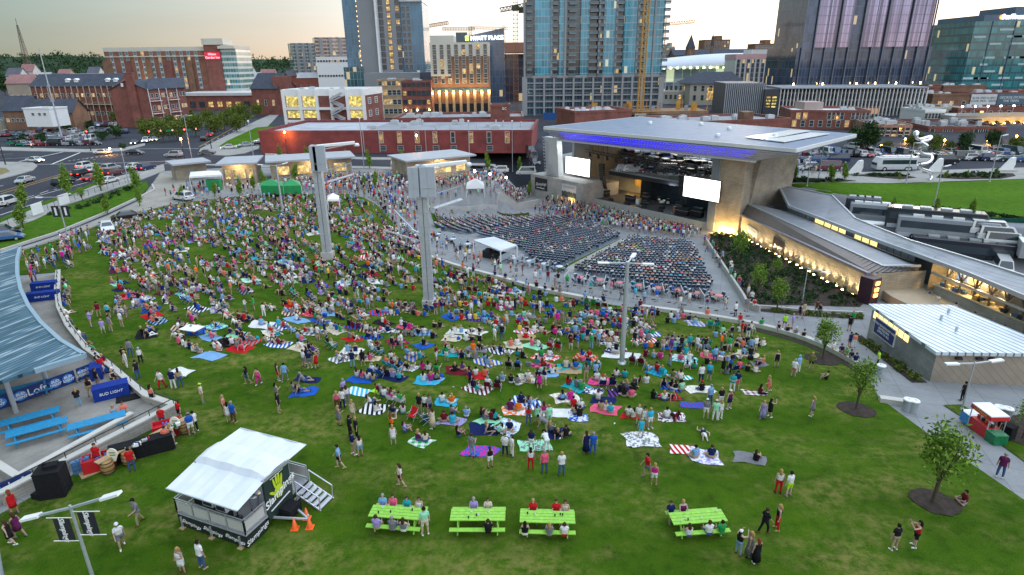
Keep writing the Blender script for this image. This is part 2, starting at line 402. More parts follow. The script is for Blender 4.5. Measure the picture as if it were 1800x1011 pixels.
sheet('verge',px0([(-30,452),(0,441),(100,408),(190,371),(243,347),(262,330),(258,320),(225,325),(205,335),(110,365),(50,392),(0,410),(-30,420)]),VERGE_M,.10,3,.15)
sheet('sidewalk',px0([(-30,418),(0,408),(60,388),(120,360),(200,333),(250,316),(290,300),(288,290),(250,300),(200,313),(110,350),(55,370),(0,393),(-30,402)]),WALK_M,.12,3,.15)
sheet('verge',px0([(-30,400),(0,392),(55,369),(110,349),(200,312),(197,309),(110,344),(55,363),(0,385),(-30,392)]),VERGE_M,.10,3,.15)
sheet('sidewalk',px0([(-40,325),(30,308),(58,300),(66,292),(58,286),(-40,284)]),WALK_M,.12,3,.15)
sheet('verge',px0([(-40,322),(0,309),(18,302),(10,296),(-40,296)]),mat('dry_grass',(.2,.17,.07),.9,.3,1),.15,3)
sheet('sidewalk',px0([(-40,259),(0,259),(150,263),(215,261),(255,252),(255,256),(215,266),(150,268),(-40,264)]),WALK_M,.12,3,.15)
sheet('sidewalk',px0([(338,290),(300,280),(318,283),(350,289),(440,290),(640,293),(930,301),(930,304),(640,297),(440,294)]),WALK_M,.12,3,.15)
sheet('sidewalk',px0([(348,272),(352,262),(450,213),(480,200),(492,200),(462,232),(455,262),(430,270),(400,274)]),WALK_M,.12,4,.15)
sheet('verge',px0([(385,258),(400,248),(450,225),(482,222),(470,235),(440,252),(420,262)]),GREEN_M,.17,4)
sheet('sidewalk',px0([(466,270),(640,277),(930,281),(930,284),(640,281),(466,274)]),WALK_M,.12,3,.15)
sheet('sidewalk',px0([(0,222),(100,205),(105,214),(0,232)]),mat('dry_bank',(.16,.16,.10),.95,.35,.5),.05,4)
sheet('park_path',px0([(1370,330),(1380,312),(1420,305),(1560,302),(1700,298),(1900,292),(1900,312),(1800,315),(1650,320),(1560,323),(1470,321),(1400,323)]),WALK_M,.08,4)
sheet('park_lawn',px0([(1388,324),(1470,321),(1560,324),(1650,321),(1800,316),(1950,311)])+w2([(91.47,87.34),(73.04,93.09),(61.21,111.34)])+px0([(1440,340),(1400,332)]),GREEN_M,.10,3)
for P in([(1390,322),(1400,313),(1480,316),(1505,319),(1470,321)],[(1495,309),(1500,306),(1580,307),(1610,313),(1585,316)],[(1645,313),(1655,307),(1700,304),(1780,306),(1785,310),(1760,315),(1690,316)]):
 sheet('planting_bed',px0(P),MULCH,.16,3,.1)
sheet('yard',w2([(55,117),(60,113),(61.0,111.2),(72.9,92.9),(91.4,87.1),(112,52),(52.8,52),(52.8,116)]),mat('yard_asphalt',(.22,.225,.24),.8,.2,.3),.05,.9)
BED=px([(1250,413),(1284,407),(1521,529),(1512,540),(1330,536),(1312,533),(1245,432)])
sheet('planting_bed',BED,MULCH,.05,1.5)
BED2=px([(1335,543),(1515,556),(1518,562),(1420,556),(1338,548)])
sheet('planting_bed',BED2,MULCH,.05,1.5)
BED3=px([(1500,592),(1514,590),(1630,673),(1603,673)])
sheet('planting_bed',BED3,MULCH,.05,1.2)
sheet('verge',px([(1658,713),(1690,712),(1770,760),(1830,800),(1830,850),(1800,812),(1700,740)]),LAWN_M,.07,1.2)
BED4=px([(1745,740),(1790,730),(1850,740),(1850,800),(1800,785),(1760,770)])
sheet('planting_bed',BED4,MULCH,.10,1.2)
BED5=px([(757,370),(874,372),(930,384),(930,375),(870,366),(760,362)])
sheet('planting_bed',BED5,MULCH,.09,1.2)
for c,r in((gp(1445,633),1.5),(gp(1505,721),1.35),(gp(1643,883),1.3)):
 sheet('mulch_ring',[Vector((c.x+r*math.cos(2*PI*i/20)*(1+.05*math.sin(i*5)),c.y+r*math.sin(2*PI*i/20)*(1+.05*math.sin(i*3)),0)) for i in range(20)],MULCH,.10,.6)
bs=[(p.x,p.y) for p in smooth_line(WALL_W[9:],3)]
sheet('soil_strip',w2([(p[0]-.35,p[1]-.45) for p in bs]+[(p[0]-.9,p[1]-1.3) for p in reversed(bs)]),MULCH,.09,1.0)
def road_marks():
 mb=MB();z=-.03+.012
 def line(a,b,w=.15,dash=None,yl=0):
  mb.slot(yl);A,B=un(*a,0),un(*b,0);d=(B-A);l=d.length;d.normalize();n=Vector((-d.y,d.x,0))*w/2
  s=0
  while s<l:
   e=min(l,s+(dash or l));p,q=A+d*s,A+d*e
   mb.quad(*[Vector((v.x,v.y,z)) for v in(p-n,q-n,q+n,p+n)]);s=e+(dash*2 if dash else 1)
 line((0,341),(140,299),.2,None,1);line((0,337),(139,297),.2,None,1)
 line((-10,330),(70,307),.2,3);line((70,340),(150,313),.2,3);line((95,330),(140,315),.25,3);line((40,349),(100,332),.2,3)
 line((0,366),(70,343),.2);line((70,343),(180,313),.2);line((0,378),(75,353),.25);line((180,313),(300,286),.2)
 line((33,284),(116,266),.5);line((90,289),(141,268),.5);line((60,289),(190,287),.3);line((190,287),(300,283),.3)
 line((0,272),(60,267),.2,3);line((0,280),(60,276),.2);line((180,262),(350,261),.3)
 for i in range(10):line((120+i*8,283-i*1.2),(124+i*8,282.4-i*1.2),.4)
 for i in range(8):line((150+i*9,279-i),(154+i*9,278.5-i),.3)
 line((360,255),(440,215),.2,3);line((350,258),(425,217),.25,None,1)
 struct('road_markings',mb,[mat('road_paint',(.62,.62,.6),.7,.2,3),mat('yellow_paint',(.55,.33,.04),.7,.2,3)])
road_marks()
def wall_run(name,pts,w,h,m,label,cat,group=None,base=.5):
 P=dens(pts,.8,False);mb=MB();n=len(P);L_,R_=[],[]
 for i,p in enumerate(P):
  d=(P[min(n-1,i+1)]-P[max(0,i-1)]).normalized();k=Vector((-d.y,d.x))*w/2;L_.append(p+k);R_.append(p-k)
 hh=h if callable(h) else(lambda x,y:G(x,y)+h)
 vs=[]
 for i in range(n):
  a,b=L_[i],R_[i];g=G(P[i].x,P[i].y)-base;t=hh(P[i].x,P[i].y)
  vs+=[(a.x,a.y,g),(a.x,a.y,t),(b.x,b.y,t),(b.x,b.y,g)]
 fs=[(i*4+k,i*4+k+1,i*4+4+k+1,i*4+4+k) for i in range(n-1) for k in range(3)]+[(3,2,1,0),(n*4-4,n*4-3,n*4-2,n*4-1)]
 mb.add(vs,fs);return tag(obj(name,mb,m),label,cat,group)
WCAP=mat('cast_stone',(.50,.48,.43),.8,.12,1.0,bmp=.1)
wall_run('seat_wall',smooth_line(WALL_W[:7],3),.55,.5,WCAP,'long pale seat wall between the crowded lawn and the box tables, left of the steps','wall','seat walls along the lawn')
wall_run('seat_wall',smooth_line(WALL_W[7:],3),.55,.5,WCAP,'curved pale seat wall bending round the right edge of the lawn','wall','seat walls along the lawn')
wall_run('seat_wall',px([(1545,706),(1588,712)]),.6,.45,WCAP,'short pale bench wall next to two grey bins at the path','wall','seat walls along the lawn')
wall_run('planter_wall',px([(757,364),(874,368),(874,352)]),.3,.9,CONC,'pale wall holding the green planter above the left seats','wall')
wall_run('retaining_wall',px([(874,352),(947,362)]),.3,1.6,CONC,'low concrete wall between the upper plaza and the sign wall','wall')
wall_run('ramp_wall',px([(1240,425),(1312,540),(1335,549)]),.3,.8,CONC,'pale ramp wall with a rail below the dark planting bed','wall')
wall_run('kerb_wall',px([(1335,541),(1420,549),(1516,553)]),.25,.35,CONC,'low pale kerb wall along the narrow bed by the wash house','wall')
wall_run('kerb_wall',px([(268,326),(272,335),(235,353),(190,374),(100,411),(0,443)]),.3,.35,WCAP,'long pale kerb wall between the verge and the promenade','wall')
wall_run('retaining_wall',px0([(-10,232),(60,222),(105,213)]),.6,4.0,mat('weathered_concrete',(.34,.33,.26),.9,.3,.25,bmp=.4),'stained retaining wall below the small white house','wall')
wall_run('street_wall',px0([(98,207),(130,209),(180,212),(245,209)]),.5,2.2,CONC,'long pale concrete wall above the left parking lot','wall')
wall_run('trench_wall',w2([(61.21,111.34),(73.04,93.09)]),.4,.6,CONC,'long pale topped wall between the park lawn and the bus yard','wall',base=4)
def hills():
 mb=MB();mb.smooth=True
 rid=[(-60,106),(0,101),(60,99),(100,97),(140,100),(185,101),(240,106),(330,108),(420,104),(470,105),(520,107),(620,108),(760,109),(1000,108),(1300,106),(1700,104),(2000,102),(2300,103)]
 tops=[at(x,y,900) for x,y in rid];n=len(tops)
 vs=[]
 for t in tops:vs+=[(t.x*.82,720,0),(t.x*.92,820,t.z*.55),(t.x,900,t.z),(t.x*1.15,1080,t.z*1.05),(t.x*1.6,1700,0)]
 mb.add(vs,[(i*5+k,i*5+5+k,i*5+6+k,i*5+k+1) for i in range(n-1) for k in range(4)])
 struct('hills',mb,mat('wooded_hill',(.03,.055,.03),.95,.3,.02))
 return tops
RIDGE=hills()
# ---- town buildings
def fx(p,Y,py=110):return at(p,py,Y).x
def fz(p,Y,pxx=900):return at(pxx,p,Y).z
def wallvec(name,m,t):
 g=node(t,'ShaderNodeNewGeometry');sp=node(t,'ShaderNodeSeparateXYZ',{0:g.outputs['Position']});nn=node(t,'ShaderNodeSeparateXYZ',{0:g.outputs['True Normal']})
 a=node(t,'ShaderNodeMath',{0:sp.outputs[0],1:nn.outputs[1]},operation='MULTIPLY');c=node(t,'ShaderNodeMath',{0:sp.outputs[1],1:nn.outputs[0]},operation='MULTIPLY')
 d=node(t,'ShaderNodeMath',{0:a.outputs[0],1:c.outputs[0]},operation='SUBTRACT');return d.outputs[0],sp.outputs[2],g.outputs['Position']
def curtain(name,base,mull,pw,ph,span=.0,spanc=(.1,.1,.1),lit=0.02,rough=.08,mw=.08,vary=.35,metal=.0,litc=(1,.72,.32),iz_k=1.0):
 """curtain wall: panes with mullions, spandrel bands, uneven panes, a few lit rooms"""
 m,t,b=nt(name);u,z,pos=wallvec(name,m,t)
 def cell(v,s):
  q=node(t,'ShaderNodeMath',{0:v,1:1/s},operation='MULTIPLY').outputs[0]
  return node(t,'ShaderNodeMath',{0:q},operation='FLOOR').outputs[0],node(t,'ShaderNodeMath',{0:q},operation='FRACT').outputs[0]
 iu,fu=cell(u,pw);iz,fz_=cell(z,ph)
 wn_=node(t,'ShaderNodeTexWhiteNoise',{0:node(t,'ShaderNodeCombineXYZ',{0:iu,1:node(t,'ShaderNodeMath',{0:iz,1:iz_k},operation='MULTIPLY').outputs[0]}).outputs[0]},noise_dimensions='2D')
 nz=noise(t,.03,4,.6,vec=pos)
 c=ramp(t,nz,[(.3,[x*.75 for x in base]),(.7,[min(1,x*1.25) for x in base])])
 c=mixc(t,1.0,c,ramp(t,wn_.outputs['Value'],[(0,(1-vary,)*3),(1,(1+vary*.6,)*3)]),'MULTIPLY')
 if span:
  sp_=node(t,'ShaderNodeMath',{0:fz_,1:span},operation='LESS_THAN').outputs[0];c=mixc(t,sp_,c,spanc)
 mu=node(t,'ShaderNodeMath',{0:fu,1:mw},operation='LESS_THAN').outputs[0];mz=node(t,'ShaderNodeMath',{0:fz_,1:mw*pw/ph},operation='LESS_THAN').outputs[0]
 mm=node(t,'ShaderNodeMath',{0:mu,1:mz},operation='MAXIMUM').outputs[0]
 c=mixc(t,mm,c,mull);t.links.new(c,b.inputs['Base Color'])
 rr=node(t,'ShaderNodeMapRange',{0:mm,3:rough,4:.5});t.links.new(rr.outputs[0],b.inputs['Roughness'])
 b.inputs['Metallic'].default_value=metal;b.inputs['Specular IOR Level'].default_value=.8
 if lit:
  l=node(t,'ShaderNodeMath',{0:wn_.outputs['Value'],1:1-lit},operation='GREATER_THAN').outputs[0]
  l2=node(t,'ShaderNodeMath',{0:l,1:node(t,'ShaderNodeMath',{0:1.0,1:mm},operation='SUBTRACT').outputs[0]},operation='MULTIPLY').outputs[0]
  l3=node(t,'ShaderNodeMath',{0:l2,1:.28},operation='MULTIPLY');t.links.new(l3.outputs[0],b.inputs['Emission Strength']);b.inputs['Emission Color'].default_value=rgb(litc)
 MATS[name]=m;return m
PANE=mat('window_pane',(.035,.055,.065),.08,.4,.2,spec=.9)
PANEB=mat('bluish_window_pane',(.08,.15,.18),.1,.3,.2,spec=.9)
def interior(name,c,s,sc):
 m,t,b=nt(name);pos=node(t,'ShaderNodeNewGeometry').outputs['Position'];f=noise(t,sc,3,.7,vec=pos);t.links.new(ramp(t,f,[(.3,[q*.08 for q in c]),(.5,[q*.45 for q in c]),(.62,c),(.74,(1,.92,.7))]),b.inputs['Emission Color']);b.inputs['Emission Strength'].default_value=s;b.inputs['Base Color'].default_value=(.05,.05,.05,1);b.inputs['Roughness'].default_value=.1;MATS[name]=m;return m
LIT=interior('lit_window',(1,.62,.2),.55,.9)
LITY=interior('lit_office',(.95,.75,.16),.75,1.1)
FRM=mat('window_frame',(.55,.55,.5),.6,.1,1)
RED=brick('red_brick',(.20,.055,.04),(.26,.075,.05),(.22,.16,.14),1.0)
REDP=brick('painted_red_brick',(.22,.048,.046),(.26,.056,.052),(.19,.05,.045),1.0,.6,.2,msize=.01)
BROWNB=brick('brown_brick',(.20,.10,.055),(.25,.13,.07),(.2,.15,.12),1.0)
TANB=brick('tan_brick',(.36,.24,.13),(.40,.28,.16),(.33,.25,.18),1.0)
PINKB=brick('faded_pink_brick',(.36,.19,.16),(.40,.22,.18),(.36,.26,.22),1.0)
CREAM=mat('cream_stucco',(.58,.55,.46),.8,.08,.2)
LIME=mat('limestone',(.46,.43,.36),.85,.12,.2)
GREYR=mat('grey_roof',(.30,.31,.33),.9,.22,.15)
DKROOF=mat('dark_shingle_roof',(.065,.075,.095),.9,.25,.5)
WROOF=mat('white_roof_membrane',(.60,.62,.64),.8,.15,.12)
HVACM=mat('rooftop_unit_metal',(.48,.49,.50),.6,.2,.6)
def wmesh(name,w,h,pane,frame=FRM,d=.12,bars=1,sill=True):
 mb=MB();mb.slot(0);t=min(.12,w*.09)
 mb.box((-w/2+t/2,-d/2,0),(t,d,h));mb.box((w/2-t/2,-d/2,0),(t,d,h));mb.box((0,-d/2,h/2-t/2),(w-2*t,d,t));mb.box((0,-d/2,-h/2+t/2),(w-2*t,d*1.3 if sill else d,t))
 for i in range(bars):mb.box((0,-d/2,-h/2+h*(i+1)/(bars+1)),(w-2*t,d*.7,t*.6))
 mb.slot(1);mb.quad((-w/2+t,-.03,-h/2+t),(w/2-t,-.03,-h/2+t),(w/2-t,-.03,h/2-t),(-w/2+t,-.03,h/2-t))
 return mb.mesh(name,mats=[frame,pane])
def windows(root,fl,fr,zs,ss,w,h,pane=PANE,frame=FRM,lit=.1,litm=None,bars=1,limit=100,name='window',skip=None):
 """windows set in the wall from fl to fr at the given heights and shares of its length"""
 fl=Vector((fl[0],fl[1],0));fr=Vector((fr[0],fr[1],0));d=fr-fl;Ln=d.length;d.normalize();a=math.atan2(d.y,d.x);n=Vector((d.y,-d.x,0))
 ms=[wmesh(name,w,h,pane,frame,bars=bars),wmesh(name,w,h,litm or LIT,frame,bars=bars)]
 cells=[(z,s) for z in zs for s in ss if not(skip and skip(z,s))];c=root.get('_wn',0);rest=MB();o0=wloc(root)
 for z,s in cells:
  p=fl+d*(s*Ln)+n*.02+Vector((0,0,z));me=ms[1 if random.random()<lit else 0]
  if c<limit:
   o=bpy.data.objects.new(name,me);C.objects.link(o);o.parent=root;o.location=p-o0;o.rotation_euler=(0,0,a);c+=1
  else:
   M=Matrix.Rotation(a,3,'Z')
   for f in me.polygons:
    rest.slot((1 if me is ms[0]else 2) if f.material_index else 0);rest.poly([M@me.vertices[i].co+p for i in f.vertices])
 root['_wn']=c
 if rest.v:tag(obj(name+'_rows',rest,[frame,pane,litm or LIT],root),kind='stuff')
def block(name,label,cat,fl,fr,depth,z1,wall,roof=GREYR,z0=0.0,para=.8,group=None,corn=None,cornh=.8,units=0,root=None,pname='wall'):
 """a box-like building with a parapet roof: front from fl to fr"""
 fl=Vector((fl[0],fl[1],0));fr=Vector((fr[0],fr[1],0));d=(fr-fl).normalized();n=Vector((d.y,-d.x,0));bl=fl-n*depth;br=fr-n*depth
 c=(fl+fr+bl+br)/4
 if root is None:root=thing(name,label,cat,(c.x,c.y,z0),group)
 mb=MB();mb.prism([fl,fr,br,bl],z0,z1,False);mb.f.pop();mb.m.pop();mb.sm.pop();obj(pname,mb,wall,root)
 rb=MB();rb.poly([Vector((p.x,p.y,z1-para)) for p in(fl,fr,br,bl)]);k=.3
 obj('roof',rb,roof,root)
 cb=MB();ctr=[fl,fr,br,bl];ins=[p+(c-p).normalized()*.6 for p in ctr]
 for i in range(4):
  a,b_,e,f=ctr[i],ctr[(i+1)%4],ins[(i+1)%4],ins[i]
  o=.25
  cb.add([(q.x,q.y,z) for z in(z1-cornh if corn else z1-para,z1+.12) for q in(a+(a-c).normalized()*o,b_+(b_-c).normalized()*o,e,f)],[(0,1,5,4),(4,5,6,7),(2,3,7,6),(0,3,2,1)])
 obj('parapet',cb,corn or wall,root)
 for i in range(units):
  s,q=random.uniform(.1,.9),random.uniform(.2,.8);p=fl+(fr-fl)*s-n*depth*q;w=random.uniform(1.2,3.2);h=random.uniform(.9,1.8)
  u=MB();u.box((p.x,p.y,z1-para+h/2),(w,w*.7,h),math.atan2(d.y,d.x));u.box((p.x,p.y,z1-para+h+.08),(w*.7,w*.5,.16),math.atan2(d.y,d.x));obj('rooftop_unit',u,HVACM,root)
 return root,fl,fr,n
def rng(a,b,n):return[a+(b-a)*i/(n-1) for i in range(n)]if n>1 else[(a+b)/2]
def F2(pl,Yl,pr_,Yr,py=110):return(fx(pl,Yl,py),Yl),(fx(pr_,Yr,py),Yr)
def gable(name,label,cat,fl,fr,depth,h,rise,wall,roofm,group=None,z0=0.0,along=True,eave=.5,root=None):
 """pitched-roof building; along: ridge parallel to the front"""
 fl=Vector((fl[0],fl[1],0));fr=Vector((fr[0],fr[1],0));d=(fr-fl).normalized();n=Vector((d.y,-d.x,0));bl=fl-n*depth;br=fr-n*depth;c=(fl+fr+bl+br)/4
 if root is None:root=thing(name,label,cat,(c.x,c.y,z0),group)
 Z=Vector((0,0,1));w=MB();w.prism([fl,fr,br,bl],z0,z0+h,False);w.f.pop();w.m.pop();w.sm.pop()
 if along:r0,r1=(fl+bl)/2,(fr+br)/2;gs=[(bl,fl,r0),(fr,br,r1)];ev=[(fl,fr,r1,r0),(br,bl,r0,r1)];ax=d
 else:r0,r1=(fl+fr)/2,(bl+br)/2;gs=[(fl,fr,r0),(br,bl,r1)];ev=[(fr,br,r1,r0),(bl,fl,r0,r1)];ax=-n
 for a,b_,r in gs:w.poly([a+Z*(z0+h),b_+Z*(z0+h),r+Z*(z0+h+rise)])
 obj('wall',w,wall,root);rb=MB()
 for a,b_,r,q in ev:
  mid=(r+q)/2;out=((a+b_)/2-mid);half=out.length;out.normalize();dz=rise/half*eave
  ea,eb=(a,b_);s=(eb-ea).normalized()*eave
  P=[ea-s+out*eave+Z*(z0+h-dz+.02),eb+s+out*eave+Z*(z0+h-dz+.02),r+s+Z*(z0+h+rise+.02),q-s+Z*(z0+h+rise+.02)]
  rb.ext(P,(0,0,.22))
 obj('roof',rb,roofm,root);return root,fl,fr,n
Y=400;fl,fr=F2(184,Y,392,Y+2,100);zt=fz(83,Y,290)
r,a,b_,n=block('hotel','long red brick hotel with cream cornice and red rooftop sign, far left','building',fl,fr,22,zt,brick('warm_red_brick',(.22,.085,.05),(.27,.105,.065),(.22,.16,.13)),GREYR,corn=CREAM,cornh=2.2,units=3)
cols=[(p-184)/208 for p in(196,213,223.5,238,251,266,280,295.5,306,319,331.5,345)];rz_=rng(fz(150,Y,290),fz(93.5,Y,290),7)
windows(r,fl,fr,rz_,cols,1.9,2.3,PANEB,FRM,.1);
mb=MB();d_=Vector((fr[0]-fl[0],fr[1]-fl[1],0)).normalized()
for s in cols:
 for z in rz_:p=Vector((*fl,0))+d_*s*(fr[0]-fl[0]);mb.box((p.x,p.y-.06,z-1.75),(1.9,.12,1.1))
tag(obj('vent_panel',mb,mat('vent_panel',(.42,.44,.44),.6,.1,1),r),kind='stuff')
mb=MB();mb.box(((fl[0]+fr[0])/2,Y-.1,fz(99,Y,290)),(fr[0]-fl[0],.5,.5));obj('band',mb,CREAM,r)
for i in range(5):
 x0=fx(188+i*36,Y);mb=MB();mb.box((x0,Y-.06,(fz(99,Y)+3)/2+3),(3.6 if i else 6,.3,fz(99,Y)-9));obj('brick_pier',mb,BROWNB if i%2==0 else RED,r)
mb=MB();x0,x1=fx(364,Y),fx(391,Y);mb.prism([(x0,Y-1.5),(x1,Y-1.5),(x1,Y+1),(x0,Y+1)],0,zt+1.0);obj('brick_tower',mb,RED,r)
mb=MB();mb.prism([(x0-.5,Y-2),(x1+3,Y-2),(x1+3,Y+12),(x0-.5,Y+12)],zt+1.0,zt+4.5);obj('penthouse',mb,CREAM,r)
sg=MB();sg.box(((x0+x1)/2,Y-1.75,fz(92,Y)),(x1-x0,.3,4));so=obj('sign',sg,glow('red_sign_face',(.5,.02,.04),.6),r)
text_part('lettering','Hilton\nGarden Inn',glow('pink_neon',(1,.25,.3),2.5),so,((x0+x1)/2,Y-1.95,fz(92,Y)),(1,0,0),(0,0,1),1.9)
mb=MB();x2=fx(418,Y);mb.prism([(x1,Y-.5),(x2,Y-.5),(x2,Y+22),(x1,Y+22)],0,zt-1);obj('glass_wing',mb,curtain('hotel_glass',(.10,.24,.24),(.5,.55,.52),1.6,3.2,.38,(.55,.6,.56),.03),r)
mb=MB();mb.box(((x1+x2)/2,Y+9,zt-.5),(x2-x1+.6,24,1.6));obj('cornice',mb,CREAM,r)
y2=372;fl2,fr2=F2(312,y2,455,y2-6,165);mb=MB();mb.prism([fl2,fr2,(fr2[0],Y),(fl2[0],Y)],0,fz(166,y2,380)-.6);obj('lower_storey',mb,RED,r)
mb=MB();mb.prism([(fl2[0]-.5,fl2[1]-.8),(fr2[0]+.5,fr2[1]-.8),(fr2[0]+.5,Y),(fl2[0]-.5,Y)],fz(166,y2,380)-.6,fz(163,y2,380));obj('canopy',mb,mat('pale_canopy',(.55,.55,.53),.6,.1,.5),r)
windows(r,fl2,fr2,[3.2],rng(.06,.95,9),3.4,3.2,PANE,DARK,.35)
for p in(250,372,382):
 q=Vector((fx(p,Y-2.5),Y-3.2,fz(163,Y)-1 if p>300 else 4));ld=bpy.data.lights.new('uplight','SPOT');ld.energy=9000;ld.color=(1,.62,.2);ld.spot_size=R(36);ld.spot_blend=.6;lo=bpy.data.objects.new('uplight',ld);C.objects.link(lo);lo.location=q;lo.rotation_euler=(R(172),0,0);lo.parent=r;lo.location=q-r.location
Y=300;fl,fr=F2(52,Y,205,Y-6,150);h=fz(151,Y,130)
r,a,b_,n=gable('apartment_house','long low brick apartment house with dark roof and small white dormers','building',fl,fr,14,h,5.0,RED,DKROOF)
for s in(.42,.52,.88,.97):
 p=Vector((*fl,0)).lerp(Vector((*fr,0)),s);g=MB();g.box((p.x,p.y+2.4,h+2.1),(1.5,2.0,1.0));g.add([(p.x-1,p.y+1.2,h+2.6),(p.x+1,p.y+1.2,h+2.6),(p.x,p.y+1.2,h+3.3),(p.x-1,p.y+4,h+2.6),(p.x+1,p.y+4,h+2.6),(p.x,p.y+4,h+3.3)],[(0,1,2),(1,4,5,2),(0,2,5,3)]);obj('dormer',g,WHITE,r)
gb=MB();L0,L1=Vector((*fl,0)),Vector((*fr,0));gb.bar(L0+Vector((0,-.9,h*.5)),L1+Vector((0,-.9,h*.5)),1.6,.25);gb.bar(L0+Vector((0,-1.6,h*.5+1)),L1+Vector((0,-1.6,h*.5+1)),.08)
obj('gallery',gb,mat('pale_gallery',(.45,.40,.28),.7,.1,1),r)
for s in rng(.02,.98,15):
 g=MB();p=L0.lerp(L1,s);g.box((p.x,p.y-1.6,h/2),(.25,.25,h));obj('post',g,MATS['pale_gallery'],r)
windows(r,fl,fr,[h*.25,h*.75],rng(.05,.95,16),1.6,1.7,PANE,FRM,.12)
Y=268;fl,fr=F2(195,Y,262,Y-3,170);h=fz(158,Y,230)
r,a,b_,n=gable('apartment_house','brick gabled apartment house with tall chimney and lit balconies at its side','building',fl,fr,14,h,3.6,RED,DKROOF,along=False)
g=MB();p=Vector((*fl,0)).lerp(Vector((*fr,0)),.62);g.box((p.x,p.y-.5,(h+6.5)/2),(3.2,1.6,h+6.5));g.box((p.x,p.y-.5,h+6.6),(3.5,1.9,.4));obj('chimney',g,RED,r)
g=MB();g.box((p.x-4,p.y-.1,h+2),(1.0,.2,1.4));obj('gable_window',g,WHITE,r)
sl=Vector((*fr,0));sr2=Vector((fx(316,285),285,0));g=MB();g.prism([sl,sr2,sr2+Vector((-3,6,0)),sl+Vector((-3,7,0))],0,h);obj('wing',g,RED,r)
g=MB();g.prism([sl+Vector((0,-.7,0)),sr2+Vector((.7,-.7,0)),sr2+Vector((-3,6.5,0)),sl+Vector((-3,7,0))],lambda x,y:h,lambda x,y:h+.3+max(0,y-(sl.y+(x-sl.x)*(sr2.y-sl.y)/(sr2.x-sl.x)))*.22);obj('wing_roof',g,DKROOF,r)
for k,(s0,s1) in enumerate(((.02,.3),(.5,.78))):
 for f in range(3):
  q0,q1=sl.lerp(sr2,s0),sl.lerp(sr2,s1);g=MB();z=.4+f*h/3;g.bar(q0+Vector((.3,-.6,z+.1)),q1+Vector((.3,-.6,z+.1)),1.2,.18)
  for q in(q0,q1):g.bar(q+Vector((.3,-1.1,z)),q+Vector((.3,-1.1,z+h/3)),.18)
  g.bar(q0+Vector((.3,-1.1,z+1.1)),q1+Vector((.3,-1.1,z+1.1)),.08);obj('balcony',g,WHITE,r)
windows(r,sl,sr2,[h*.2,h*.52,h*.84],[.08,.2,.36,.44,.58,.7,.86,.94],1.5,1.7,PANE,FRM,.2)
for p in((320,172),(356,175)):
 pass
Y=240;fl,fr=F2(42,Y,88,Y-2,200);h=fz(190,Y,60)
r,a,b_,n=block('cottage','small flat roofed white house above the stained retaining wall','building',fl,fr,8,h,WHITE,GREYR,z0=3.2,para=.3);windows(r,fl,fr,[h-2.2],[.35,.6,.8],1.3,1.0,PANE,FRM,0)
for pl,pr_,py,Y,lab,rf in((0,46,170,262,'low brown house with wide dark roof, far left by the parking lot',DKROOF),(44,122,176,258,'low brick house with dark roof below the dormered apartments',DKROOF)):
 fl,fr=F2(pl,Y,pr_,Y,180);h=fz(py,Y,(pl+pr_)/2);r,a,b_,n=gable('house',lab,'building',fl,fr,10,h*.6,h*.4,BROWNB,rf);windows(r,fl,fr,[h*.3],rng(.12,.88,5),1.4,1.5,PANE,FRM,.2)
HC=[((.5,.5,.47),'white'),((.28,.09,.06),'brick'),((.36,.30,.24),'tan'),((.22,.27,.3),'grey blue')]
fh=[(6,30,120,560,0),(34,56,113,700,0),(58,78,128,480,3),(82,100,130,470,1),(2,48,132,420,2),(118,182,130,430,1),(150,170,118,620,0),(96,116,122,560,2),(420,452,128,560,1),(440,470,140,480,1),(455,480,122,640,0),(470,496,131,540,2),(500,520,124,640,1),(430,442,118,700,0),(520,560,128,600,1),(560,600,130,590,2)]
for i,(pl,pr_,py,Y,k) in enumerate(fh):
 fl,fr=F2(pl,Y,pr_,Y,120);h=max(5,fz(py,Y,(pl+pr_)/2));wm=mat('house_wall_%d'%k,HC[k][0],.8,.15,.3)
 r,a,b_,n=gable('house','%s house %s'%(HC[k][1],['far off by the left edge','half hidden below the wooded ridge','with a grey roof under the ridge, left of the long flat hall','beside the trees under the ridge','lowest and nearest below the ridge at the left edge','with a long pinkish flat hall below the ridge','alone high under the ridge','between the two radio masts','right of the brick hotel tower','behind the street trees right of the brick hotel','small and far, beyond the chapel','left of the far apartment blocks','in front of the far apartment blocks','farthest off, right beside the hotel top','below the twin apartment blocks','in front of the grey glass tower foot'][i]),'building',fl,fr,12,h*.75,h*.25,wm,mat('house_roof_%d'%(i%3),[(.12,.12,.14),(.3,.16,.15),(.4,.4,.42)][i%3],.9,.2,.3))
 windows(r,fl,fr,[h*.35],rng(.15,.85,4),1.6,1.7,PANE,FRM,.25)
Y=330;fl,fr=F2(440,Y,486,Y-4,150);r,a,b_,n=gable('chapel','red brick chapel with steep grey roof and square tower','building',fl,fr,16,fz(155,Y,460),7,RED,DKROOF,along=True)
g=MB();x0=fx(492,Y);g.prism([(x0-4,Y-3),(x0+3,Y-3),(x0+3,Y+5),(x0-4,Y+5)],0,fz(134,Y,490));obj('tower',g,RED,r);windows(r,fl,fr,[6],[.2,.5,.8],1.4,3,PANE,FRM,.3)
